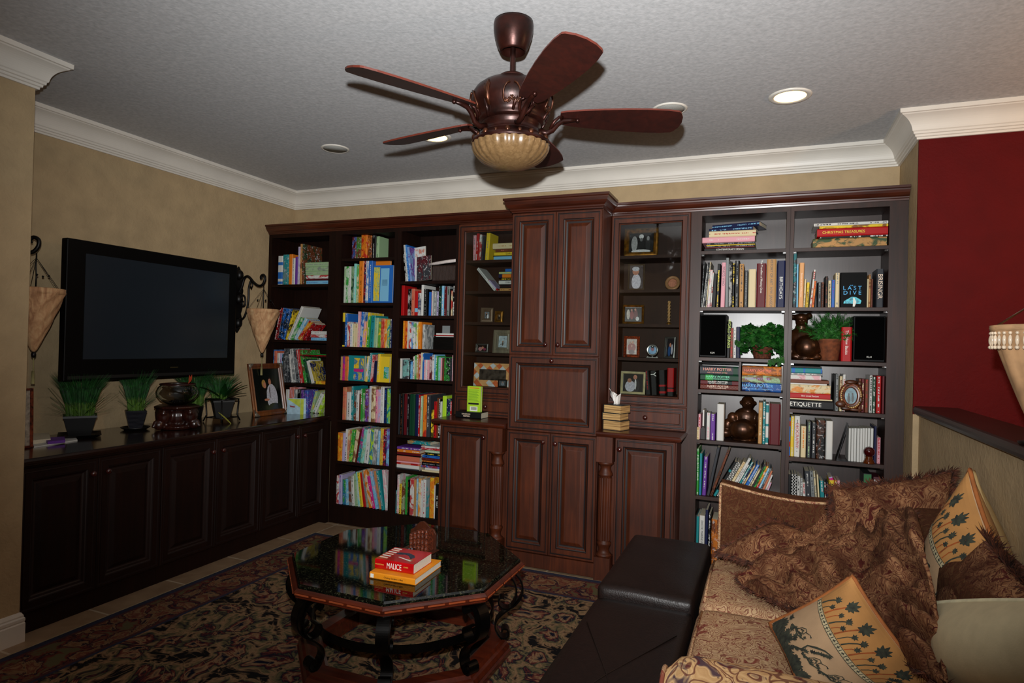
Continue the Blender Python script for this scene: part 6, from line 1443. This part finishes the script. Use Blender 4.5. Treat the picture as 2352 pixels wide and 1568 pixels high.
# printed palm pillow fabric drawn with shapes on the cover
M_PEACH = plain('peach_cotton', (.70, .57, .43), .85, var=.05, scale=12, bump=.15, bscale=300)
M_GOLDB = plain('golden_cotton_band', (.68, .48, .26), .85, var=.07, scale=12)
M_INK = plain('dark_green_print', (.17, .18, .14), .85, var=.4, scale=70)
M_TRUNK = plain('orange_brown_print', (.56, .27, .09), .85, var=.2, scale=50)
M_PIPE = plain('orange_piping', (.58, .33, .14), .8, var=.1)
t = NT('leopard_print'); vv = t.voro(t.coord(), 60); t.base(t.ramp(vv.outputs['Distance'], [(.25, (.22, .13, .08)), (.42, (.80, .72, .52)), (.6, (.25, .15, .09))])); t.setp(.85); M_LEO = t.m
def strip(mb, P, pts, w, mi, off=.0045):
    vs = []; n = len(pts)
    for i, (u, v) in enumerate(pts):
        a = pts[max(0, i - 1)]; b = pts[min(n - 1, i + 1)]; dx, dy = b[0] - a[0], b[1] - a[1]; l = hypot(dx, dy) or 1; nx, ny = -dy / l, dx / l; ww = w[i] if isinstance(w, (list, tuple)) else w
        for s_ in (-1, 1): vs.append(tuple(P.S(min(.995, max(.005, u + nx * ww * s_)), min(.995, max(.005, v + ny * ww * s_)), 1, off)))
    mb.add(vs, [(2 * i, 2 * i + 1, 2 * i + 3, 2 * i + 2) for i in range(n - 1)], mi)
def star(mb, P, u, v, r, n, mi, rot=0, thin=.28, lim=(0, 1)):
    for k in range(n):
        a = rot + 2 * pi * k / n; L_ = r * random.uniform(.75, 1.1)
        pts = [(u + L_ * q * cos(a), v + L_ * q * sin(a) - .15 * L_ * q * q) for q in (0, .35, .7, 1)]
        strip(mb, P, pts, [r * thin * .5, r * thin, r * thin * .7, r * .04], mi)
def palmprint(r, P, bt=.36):
    """v = 0 at the golden edge"""
    mb = MB(); n = 48
    for i in range(n):
        for j in range(16):
            q = [(i / n, bt * j / 16), ((i + 1) / n, bt * j / 16), ((i + 1) / n, bt * (j + 1) / 16), (i / n, bt * (j + 1) / 16)]
            mb.add([tuple(P.S(min(.998, max(.002, a)), max(.004, b), 1, .003)) for a, b in q], [(0, 1, 2, 3)], 0, True)
    mb.build('gold_band', M_GOLDB, r)
    mb = MB(); strip(mb, P, [(k / 24, bt) for k in range(25)], .022, 0, .004); mb.build('ladder_band', plain('ladder_cream', (.70, .64, .50), .85), r)
    mb = MB()
    for s_ in (-.022, .022): strip(mb, P, [(k / 24, bt + s_) for k in range(25)], .0028, 0)
    for k in range(30): 
        u = (k + .5) / 30; strip(mb, P, [(u, bt - .016), (u, bt + .016)], .0035, 0)
        if k % 2: strip(mb, P, [(u - .014, bt), (u + .014, bt)], .0045, 0)
    for k in range(9):       # palms leaning along the band
        u = .06 + .11 * k; h = bt * (.62 if k % 2 else .42); b0 = bt - .03
        strip(mb, P, [(u, b0), (u + .012, b0 - h * .4), (u + .035, b0 - h * .75), (u + .06, b0 - h)], [.008, .006, .006, .005], 1 if k % 2 else 0)
        star(mb, P, min(.94, u + .06), max(.05, b0 - h), .062 if k % 2 else .035, 9, 0, k)
        strip(mb, P, [(u + .05, b0), (u + .065, b0 - h * .35), (u + .09, b0 - h * .55)], .004, 1 if k % 3 else 0); star(mb, P, min(.95, u + .09), b0 - h * .55, .03, 7, 0, k * 2)
    # dark foliage mass towards the far corner, animals and branches on the peach ground
    for k in range(70): star(mb, P, random.uniform(.03, .95), random.uniform(.82, .97), random.uniform(.04, .085), 8, 0, random.random() * 6)
    for k in range(26): star(mb, P, random.uniform(.04, .4), random.uniform(.70, .93), random.uniform(.03, .06), 7, 0, random.random() * 6)
    for (u, v) in ((.24, .60), (.58, .62), (.80, .56)):
        strip(mb, P, [(u - .10, v + .10), (u - .04, v + .07), (u + .03, v + .075), (u + .11, v + .03)], [.012, .01, .009, .006], 0)
        for k in range(9): star(mb, P, u - .1 + .024 * k, v + .10 - .009 * k + random.uniform(-.02, .02), .022, 5, 0, k)
        strip(mb, P, [(u - .03, v + .05), (u - .02, v), (u + .01, v - .035), (u + .04, v - .03), (u + .05, v + .01), (u + .02, v + .05), (u - .02, v + .055)], .0045, 0); strip(mb, P, [(u - .01, v + .02), (u + .015, v - .005), (u + .03, v + .02)], .008, 0); strip(mb, P, [(u + .045, v - .02), (u + .09, v - .05), (u + .12, v - .045)], [.005, .003, .008], 0)
    strip(mb, P, [(.38, .78), (.44, .70), (.42, .62), (.47, .55), (.52, .50), (.60, .47)], [.015, .012, .008, .012, .008, .004], 0)
    for k in range(14): star(mb, P, .38 + .016 * k, .80 - .024 * k + random.uniform(-.02, .02), .026, 6, 0, k)
    strip(mb, P, [(.70, .93), (.74, .84), (.83, .80), (.92, .84), (.95, .93)], [.01, .02, .03, .02, .01], 0)
    strip(mb, P, [(.52, .86), (.60, .83), (.64, .87), (.60, .92)], [.02, .035, .03, .015], 0)
    mb.build('palm_print', [M_INK, M_TRUNK], r)
ps = at
P = Pil(ps(2228, 1078, 'x', 4.50), ps(2306, 1295, 'x', 4.52), (4.45, -2.12, .54), ps(2116, 1310, 'x', 4.43), .15)
P = Pil(P.q[0], P.q[1], P.q[2], P.q[3], .15); P.n = -P.n if P.n.x > 0 else P.n
r = pillow('throw_pillow', 'palm tree print pillow with golden band, standing against the half wall', P, M_PEACH, M_GOLDB, M_PIPE); palmprint(r, P)
P = Pil(ps(2236, 1082, 'x', 4.60), ps(2330, 1330, 'x', 4.61), (4.58, -1.95, .56), (4.56, -1.55, .72), .13); P.n = -P.n if P.n.x > 0 else P.n
M_YEL = plain('pale_yellow_cotton', (.70, .58, .38), .85, var=.04); pillow('throw_pillow', 'plain pale yellow pillow tucked behind the palm print one at the half wall', P, M_YEL, None, M_YEL)
P = Pil(ps(2258, 1228, 'x', 4.50), ps(2420, 1400, 'x', 4.50), (4.42, -2.28, .54), ps(2150, 1398, 'x', 4.44), .12); P.n = -P.n if P.n.x > 0 else P.n
pillow('throw_pillow', 'brown fringed pillow with tufted corner, between palm print and cream pillows', P, M_THROW, None, None, 'brown fringed pillows', 1.5)
P = Pil(ps(1912, 1122, 'y', -1.40), ps(2188, 1082, 'y', -1.43), ps(2188, 1290, 'y', -1.54), ps(1905, 1290, 'y', -1.46), .14); P.n = -P.n if P.n.y > 0 else P.n
pillow('throw_pillow', 'large upright brown paisley pillow with fringed top, in the far sofa corner', P, M_THROW, None, None, 'brown fringed pillows', 1.2)
P = Pil(ps(1650, 1268, 'z', .575), ps(1775, 1196, 'y', -1.40), ps(1950, 1258, 'z', .63), ps(1790, 1318, 'z', .565), .14); P.n = -P.n if P.n.z < 0 else P.n
pillow('throw_pillow', 'flat brown paisley pillow lying on the far seat cushion beside the far arm', P, M_THROW, None, None, 'brown fringed pillows', 1.0)
tl = ps(2140, 1386, 'y', -2.30); bl = ps(2182, 1600, 'y', -2.34); tr = ps(2470, 1384, 'x', 4.49)
P = Pil(tl, tr, (4.46, tr.y + .03, tr.z - .22), bl, .15, -.05); P.n = -P.n if P.n.x > 0 else P.n
M_CRM = plain('cream_cotton', (.74, .68, .54), .85, var=.03, bump=.1, bscale=250); pillow('throw_pillow', 'plain cream piped pillow at the near end of the sofa', P, M_CRM, None, plain('cream_piping', (.82, .78, .64), .8))
P = Pil(ps(1958, 1322, 'z', .80), ps(2140, 1572, 'z', .575), ps(1842, 1602, 'z', .565), ps(1768, 1432, 'z', .58), .13); P.n = -P.n if P.n.dot(FWD) > 0 else P.n
r = pillow('throw_pillow', 'palm tree print pillow with leopard edge, leaning by the near rolled arm', P, M_PEACH, M_LEO, M_PIPE); palmprint(r, P, .38)
mb = MB(); strip(mb, P, [(k / 20, .985) for k in range(21)], .012, 0, .002)
mb.add([tuple(P.S(k / 20, 1, 1)) for k in range(21)] + [tuple(P.S(k / 20, .97, 1, .0) - P.n * .05 + (P.q[3] - P.q[0]).normalized() * .03) for k in range(21)], [(k, k + 1, 22 + k, 21 + k) for k in range(20)], 0, True)
o = mb.build('leopard_gusset', M_LEO, r)

# ---------------- the throw
G = [[(1900, 1228, .67), (1958, 1186, .75), (2040, 1172, .82), (2105, 1205, .87)],
     [(1822, 1262, .63), (1925, 1243, .69), (2035, 1232, .80), (2125, 1290, .86)],
     [(1758, 1300, .585), (1870, 1298, .63), (2015, 1315, .72), (2148, 1385, .79)],
     [(1695, 1342, .53), (1860, 1368, .575), (2015, 1415, .64), (2160, 1480, .71)],
     [(1775, 1392, .525), (1945, 1440, .555), (2060, 1520, .60), (2178, 1600, .64)]]
GW = [[ps(u, v, 'z', z) for u, v, z in r_] for r_ in G]
def cr(p, t_):
    n = len(p) - 1; x = min(n - 1e-6, max(0, t_ * n)); i = int(x); f = x - i
    P0, P1, P2, P3 = p[max(0, i - 1)], p[i], p[i + 1], p[min(n, i + 2)]
    return .5 * ((2 * P1) + (P2 - P0) * f + (2 * P0 - 5 * P1 + 4 * P2 - P3) * f * f + (3 * P1 - P0 - 3 * P2 + P3) * f ** 3)
from mathutils import noise as MN
def thr(u, v):
    P = cr([cr(row_, u) for row_ in GW], v)
    w = MN.noise(V((u * 3.1 + 4, v * 3.3, 1.7))); s_ = sin(7.5 * (u + .55 * v) + 2.6 * w) ; s2 = abs(MN.noise(V((u * 6 + v * 3, v * 7, 9.1))))
    h = .034 * s_ + .030 * (1 - 4 * s2) + .014 * MN.noise(V((u * 12, v * 12, 3)))
    e = min(1, u / .08, (1 - u) / .08, v / .06, (1 - v) / .06)
    return P + V((-.35, -.35, .87)) * h * (.3 + .7 * e) + V((0, 0, .02))
mb = MB(); mb.grid(thr, 90, 90)
th_ = thing('throw_blanket', 'crumpled brown paisley chenille throw with fringe, heaped across the sofa', 'throw blanket', tuple(GW[2][2]))
mb.uv = {}; o = mb.build('fabric', M_THROW, th_); md = o.modifiers.new('s', 'SOLIDIFY'); md.thickness = .008; md.offset = -1
q = MB()
edge = [(0, k / 60) for k in range(61)] + [(k / 60, 1) for k in range(61)] + [(k / 40, 0) for k in range(41)] + [(.62 + .03 * sin(9 * k / 60), .25 + .75 * k / 60) for k in range(60)] + [(.3 + k / 120, .12 + .1 * sin(k / 9)) for k in range(50)]
for (u, v) in edge:
    for j in range(18):
        uu, vv_ = min(1, max(0, u + random.uniform(-.012, .012))), min(1, max(0, v + random.uniform(-.01, .01)))
        p = thr(uu, vv_); c = thr(.5, .5); d = V([random.uniform(-1, 1) for _ in range(3)]) + (p - c).normalized() * .5 + V((0, 0, .3)); d.normalize(); L_ = random.uniform(.012, .032)
        w = d.orthogonal().normalized() * .002; q.add([tuple(p - w), tuple(p + w), tuple(p + d * L_)], [(0, 1, 2)], 0)
q.build('fringe', M_FUR, th_)

# ---------------- ottomans
t = NT('dark_brown_leather'); n = t.noise(t.coord(), 60, 4, .5); t.base(t.ramp(n.outputs['Fac'], [(.3, (.075, .042, .034)), (.7, (.12, .07, .056))])); t.setp(.42, 0, .5); n2 = t.voro(t.coord(), 160); t.bump(n2.outputs['Distance'], .25, .002); M_LEA = t.m
ot = thing('ottoman', 'dark brown leather ottoman at the far end beside the cherry cabinets', 'ottoman', (3.44, -1.32, .0115))
rbox(3.245, 3.655, -1.745, -.905, .03, .43, .028, 'cushion', M_LEA, ot, wob=.003, dome=.012)
MB().box(3.30, 3.60, -1.68, -.97, .0115, .035).build('plinth', M_IRON, ot)
o2 = thing('ottoman', 'long dark brown leather ottoman nearest the camera with crossed seams', 'ottoman', (3.45, -2.5, .0115))
b_ = rbox(3.25, 3.66, -3.3, -1.755, .03, .395, .03, 'cushion', M_LEA, o2, dome=.008)
MB().box(3.30, 3.60, -3.2, -1.82, .0115, .035).build('plinth', M_IRON, o2)
mb = MB(); mb.tube([(3.29, -2.05, .4005), (3.45, -2.4, .4035), (3.62, -2.85, .400)], .0022, 6); mb.tube([(3.62, -2.02, .4005), (3.45, -2.4, .4035), (3.28, -2.85, .400)], .0022, 6); mb.build('cross_seam', M_LEA, b_)
# ================================================================ coffee table
t = NT('black_green_granite'); n = t.noise(t.coord(), 120, 5, .5); n2 = t.voro(t.coord(), 130)
t.base(t.mix(t.ramp(n2.outputs['Distance'], [(.1, (1, 1, 1, 1)), (.16, (0, 0, 0, 1))]), t.ramp(n.outputs['Fac'], [(.46, (.02, .026, .02)), (.58, (.08, .09, .06)), (.68, (.26, .26, .18))]), (.05, .06, .045))); t.setp(.05, 0, .5); M_GRAN = t.m
M_TW = wood('table_red_wood', (.20, .065, .03), (.38, .14, .06), .35, .4, .15, False)
TCX, TCY = 2.372, -1.866; A0 = radians(22.5)
def octo(r, off=0): return [(TCX + r * cos(A0 + k * pi / 4), TCY + r * sin(A0 + k * pi / 4)) for k in range(8)]
ct = thing('coffee_table', 'octagonal coffee table with dark granite top, iron scroll legs and wooden base frame', 'coffee table', (TCX, TCY, .0115))
def rings(mb, prof, mi=0, capt=True, capb=True):
    o = len(mb.v)
    for r, z in prof: mb.v += [(x, y, z) for x, y in octo(r)]
    for i in range(len(prof) - 1):
        for k in range(8): mb.f.append((o + i * 8 + k, o + i * 8 + (k + 1) % 8, o + i * 8 + 8 + (k + 1) % 8, o + i * 8 + 8 + k)); mb.m.append(mi); mb.sm.append(False)
    if capb: mb.f.append(tuple(o + k for k in range(8))[::-1]); mb.m.append(mi); mb.sm.append(False)
    if capt: mb.f.append(tuple(o + (len(prof) - 1) * 8 + k for k in range(8))); mb.m.append(mi); mb.sm.append(False)
mb = MB(); rings(mb, [(.50, .436), (.531, .436), (.531, .4525), (.523, .46)]); mb.build('granite_top', M_GRAN, ct)
mb = MB(); rings(mb, [(.48, .4355), (.48, .408), (.50, .400), (.53, .402), (.543, .411), (.536, .416), (.549, .421), (.551, .434), (.542, .441), (.535, .445), (.532, .4435), (.532, .4365)][::1], 0, False, False)
e = mb.build('wood_rim', M_TW, ct)
mb = MB()
oc = octo(.5515)
for k in range(8):
    a, b = V(oc[k]), V(oc[(k + 1) % 8]); d = (b - a)
    for j in range(5):
        p = a + d * (j * .2 + .02); q_ = a + d * (j * .2 + .18)
        nrm = V((d.y, -d.x)).normalized() * .003
        mb.add([(p.x, p.y, .4245), (q_.x, q_.y, .4245), (q_.x, q_.y, .431), (p.x, p.y, .431), (p.x + nrm.x, p.y + nrm.y, .4255), (q_.x + nrm.x, q_.y + nrm.y, .4255), (q_.x + nrm.x, q_.y + nrm.y, .430), (p.x + nrm.x, p.y + nrm.y, .430)], [(4, 5, 6, 7), (0, 1, 5, 4), (1, 2, 6, 5), (2, 3, 7, 6), (3, 0, 4, 7)], 0)
mb.build('inlay_beads', plain('light_wood_inlay', (.56, .26, .13), .35, coat=.4), e)
mb = MB(); rings(mb, [(.385, .0115), (.495, .0115), (.497, .035), (.488, .042), (.492, .05), (.482, .066), (.47, .072), (.462, .088), (.40, .088), (.385, .08), (.385, .0115)], 0, False, False); mb.build('base_frame', M_TW, ct)
M_IR2 = plain('table_black_iron', (.06, .055, .05), .28, .7, .3, 25)
mb = MB(); n = 64
for r, th in ((.405, .008),):
    vs = []
    for k in range(n):
        a = 2 * pi * k / n
        for rr, zz in ((r, .205), (r + th, .205), (r + th, .238), (r, .238)): vs.append((TCX + rr * cos(a), TCY + rr * sin(a), zz))
    mb.add(vs, [(k * 4 + q, ((k + 1) % n) * 4 + q, ((k + 1) % n) * 4 + (q + 1) % 4, k * 4 + (q + 1) % 4) for k in range(n) for q in range(4)], 0)
mb.build('ring_band', M_IR2, ct)
leg_path = [(.475, .345), (.452, .352), (.440, .333), (.452, .312), (.480, .306), (.508, .322), (.520, .355), (.508, .385), (.478, .399), (.452, .3995)]
main = [(.440, .333), (.452, .308), (.482, .300), (.510, .315), (.522, .35), (.510, .384), (.480, .3985)]
S1 = []   # top scroll, then the C bulge, then bottom scroll
for k in range(15): a = pi * .5 + k * .42; r = .026 + .0028 * k; S1.append((.470 + r * cos(a), .352 + r * sin(a)))
def leg(k):
    a = A0 + k * pi / 4; er = V((cos(a), sin(a), 0)); et = (-sin(a), cos(a), 0)
    def P(r, z): return V((TCX, TCY, 0)) + er * r + V((0, 0, z))
    mb = MB(); fl = (.05, .007, et)
    up = [(.445, .335), (.43, .352), (.44, .374), (.465, .38), (.492, .372), (.508, .348), (.516, .315), (.512, .275), (.492, .238), (.458, .21), (.43, .18), (.422, .145), (.438, .112), (.455, .0925)]
    mb.tube(spl([P(*q) for q in up]), .01, 8, flat=fl)
    mb.tube(spl([P(*q) for q in [(.49, .3985), (.512, .39), (.535, .362), (.545, .325), (.538, .285), (.515, .252), (.482, .232), (.452, .235), (.435, .256), (.44, .278), (.46, .283)]]), .01, 8, flat=fl)
    mb.tube(spl([P(*q) for q in [(.432, .118), (.45, .098), (.475, .098), (.486, .118), (.476, .138), (.458, .138), (.453, .124)]]), .01, 8, flat=fl)
    return mb.build('leg', M_IR2, ct)
for k in range(8): leg(k)
ZT_ = .4605
yb = book(.027, .213, .245, (2.598, -2.166, ZT_ + .0135), -pi / 2, plain('yellow_orange_cloth', (.90, .55, .08), .5, var=.03), yaw=.05, pm=plain('white_pages', (.84, .82, .76), .7, var=.05, scale=300)); tag(yb, 'yellow-orange hardcover lying on the coffee table under the red one', 'book')
text(yb, 'Chasing Gardens in Blue', .009, (0, -.0007, .1), R_SPINE, tcol('k')); MB().box(-.008, .008, -.0012, -.0006, .193, .208).build('spine_sticker', tcol('w'), yb, local=True)
rb = book(.042, .185, .165, (2.567, -2.128, ZT_ + .0272 + .021), -pi / 2, plain('glossy_red_cover', (.72, .03, .06), .25, var=.12, scale=12, coat=.5), yaw=.04, pm=MATS['white_pages']); tag(rb, 'thick glossy red hardcover with white title, on top of the yellow book', 'book')
text(rb, 'MALICE', .034, (-.001, -.0008, .092), R_SPINE, tcol('w'), sx=.62); text(rb, 'WOODING', .008, (0, -.0008, .162), R_SPINE, tcol('g')); text(rb, 'CHRIS', .008, (.004, -.0008, .036), R_SPINE, tcol('g'))
def onc(pts, m, nm='cover_print', h=.0004):
    mb = MB(); mb.prism([(a, b) for a, b in pts], .0212, .0212 + h, 0, axis='x'); return mb.build(nm, m, rb, local=True)
SB = plain('slate_blue_print', (.16, .20, .26), .35, var=.5, scale=120)
onc([(.055, .045), (.075, .035), (.10, .05), (.118, .085), (.110, .125), (.09, .14), (.085, .115), (.095, .09), (.085, .07)], SB)
onc([(.03, .035), (.036, .03), (.06, .10), (.056, .104)], tcol('w'), h=.0006); onc([(.02, .03), (.05, .028), (.055, .05), (.03, .055)], plain('tan_print', (.6, .4, .3), .4), h=.0003)
for i, y in enumerate((.024, .048, .072, .096, .120, .142)):
    onc([(y, .140), (y + .010, .140), (y + .013, .180), (y + .003, .180)], tcol('w' if i % 2 else 'c'), 'cover_letters', .0005)
# remote caddy shaped like a row of old books, remote lying in front
q = thing('remote_caddy', 'brown caddy shaped like five old books with arched wooden back, on the coffee table', 'remote caddy', (2.395, -1.77, ZT_))
mb = MB(); T = Matrix.Translation((2.395, -1.77, ZT_)) @ Matrix.Rotation(-.05, 4, 'Z') @ Matrix.Scale(.88, 4); mb.T = T
hs = (.088, .100, .112, .116, .120)
for i, hh in enumerate(hs):
    x = -.052 + i * .024
    mb.lathe([(.0105, .002), (.0105, hh * .12), (.0118, hh * .14), (.0105, hh * .17), (.0105, hh * .38), (.0118, hh * .4), (.0105, hh * .43), (.0105, hh * .66), (.0118, hh * .68), (.0105, hh * .71), (.0105, hh * .9), (.0118, hh * .93), (.0001, hh)], 12, (x, -.022, 0)); mb.box(x - .0105, x + .0105, -.022, .03, .002, hh * .98)
mb.build('book_spines', plain('tooled_red_gold', (.26, .12, .07), .45, var=.9, scale=150), q)
mb = MB(); mb.T = T; out = [(-.095, 0), (.07, 0)] + [(.07, .085), (.055, .11), (.03, .118), (.01, .135), (-.012, .146), (-.035, .140), (-.055, .12), (-.075, .10), (-.092, .092), (-.095, .085)]
mb.prism(out, .032, .044, 0, axis='y'); mb.box(-.10, .09, -.04, .046, 0, .004); bevel(mb.build('arched_back', wood('caddy_wood', (.20, .08, .035), (.32, .14, .06), .4, .2), q), .002)
rm = thing('remote_control', 'black remote control lying against the book-shaped caddy on the coffee table', 'remote control', (2.33, -1.79, ZT_))
mb = MB(); T = Matrix.Translation((2.345, -1.87, ZT_ + .0005)) @ Matrix.Rotation(.6, 4, 'Z') @ Matrix.Rotation(-.12, 4, 'Y'); mb.T = T
o_ = [(-.085, -.012), (-.078, -.022), (-.06, -.026), (.06, -.024), (.07, -.018), (.07, .018), (.06, .024), (-.06, .026), (-.078, .022), (-.085, .012)]
mb.prism(o_, .0, .016); bevel(mb.build('shell', plain('remote_black', (.03, .03, .035), .25, coat=.4), rm), .003)
mb = MB(); mb.T = T
for i in range(9):
    for j in range(3): mb.box(-.055 + i * .013, -.048 + i * .013, -.016 + j * .013, -.010 + j * .013, .0158, .0178)
mb.build('buttons', plain('remote_buttons', (.32, .34, .38), .4), rm)

# ================================================================ beaded lamp at the right edge
lc = at(2283, 752, 'y', -2.0); R_ = .13; cx, cy, ztop = lc.x + R_ + .01, -2.0, lc.z + .0
lp = thing('table_lamp', 'beaded pale fabric lamp with tapering shade, cut off at the right edge', 'lamp', (cx, cy, 1.186), None)
M_LSH = plain('lamp_shade_silk', (.68, .53, .38), .7, var=.15, scale=14)
mb = MB(); H = .36
def ls(u, v):
    a = 2 * pi * u; q = v; r = R_ * (1 - q) ** .8 * (1 + .05 * abs(sin(6 * a)) * (1 - q)) + .012
    return (cx + r * cos(a), cy + r * sin(a), ztop - H * q)
mb.grid(ls, 72, 20); mb.uv = {}; sh = mb.build('shade', M_LSH, lp)
MB().lathe([(R_ + .008, ztop - .012), (R_ + .017, ztop - .010), (R_ + .017, ztop + .006), (R_ + .008, ztop + .008)], 40, (cx, cy, 0)).build('shade_rim', M_LSH, sh)
M_PEARL = plain('pearl_beads', (.80, .72, .62), .15, var=.1, coat=.8)
mb = MB()
for k in range(44):
    a = 2 * pi * k / 44; x, y = cx + (R_ + .013) * cos(a), cy + (R_ + .013) * sin(a)
    mb.sphere((x, y, ztop - .018), .0052, 8, 6); mb.sphere((x, y, ztop - .040), .0075, 8, 8, 0, (.75, .75, 2.2)); mb.sphere((x, y, ztop - .062), .0065, 8, 6)
mb.build('bead_fringe', M_PEARL, sh)
mb = MB()
for k in range(3):
    a = 2 * pi * k / 3 + 2.6
    for d_ in (-.06, .06): mb.tube([(cx + (R_ + .005) * cos(a + d_), cy + (R_ + .005) * sin(a + d_), ztop + .006), (cx + .03 * cos(a), cy + .03 * sin(a), ztop + .085), (cx, cy, ztop + .10)], .0022, 6)
mb.build('harp_wires', M_CHROME, lp)
mb = MB().lathe([(.0001, 1.186), (.07, 1.186), (.072, 1.194), (.02, 1.205), (.008, 1.22)], 24, (cx + .0, cy, 0)); mb.tube([(cx, cy, 1.2), (cx, cy, ztop + .1)], .006, 8); mb.build('stem', M_IRON, lp)
# ================================================================ camera and light
cd = bpy.data.cameras.new('camera'); co = bpy.data.objects.new('camera', cd); COL.objects.link(co)
cd.sensor_width = 36; cd.lens = FOC * 36 / 2352; cd.clip_start = .05
M4 = cols(RGT, UPV, -FWD).to_4x4(); M4.translation = CAM; co.matrix_world = M4
SC.camera = co
def light(name, typ, loc, energy, col=(1, 1, 1), size=.1, aim=None, **kw):
    l = bpy.data.lights.new(name, typ); l.energy = energy; l.color = col
    if typ in ('POINT', 'SPOT'): l.shadow_soft_size = size
    else: l.size = size
    for k, v in kw.items(): setattr(l, k, v)
    o = bpy.data.objects.new(name, l); COL.objects.link(o); o.location = loc
    if aim is not None: o.rotation_euler = (V(aim) - V(loc)).to_track_quat('-Z', 'Y').to_euler()
    return o
FL = CAM + UPV * .17 - RGT * .02 + FWD * .02
light('camera_flash', 'SPOT', FL, 600, (.98, .985, .98), .02, FL + FWD + UPV * .17 + RGT * .08, spot_size=radians(104), spot_blend=1)
light('room_lamp_beyond', 'POINT', (5.9, -1.5, 2.2), 32, (1, .60, .32), .08)
light('room_lamp_behind', 'POINT', (1.6, -6.2, 2.4), 5, (1, .74, .5), .05)
w = bpy.data.worlds.new('world'); SC.world = w; w.use_nodes = True
w.node_tree.nodes['Background'].inputs[0].default_value = (.5, .45, .4, 1); w.node_tree.nodes['Background'].inputs[1].default_value = .008
SC.view_settings.view_transform = 'Standard'; SC.view_settings.look = 'None'; SC.view_settings.gamma = 1; SC.view_settings.exposure = 0
try: SC.view_settings.use_curve_mapping = False
except Exception: pass
SC.cycles.max_bounces = 6; SC.cycles.caustics_reflective = False; SC.cycles.caustics_refractive = False
SC.cycles.use_denoising = True
SC.cycles.sample_clamp_indirect = 4
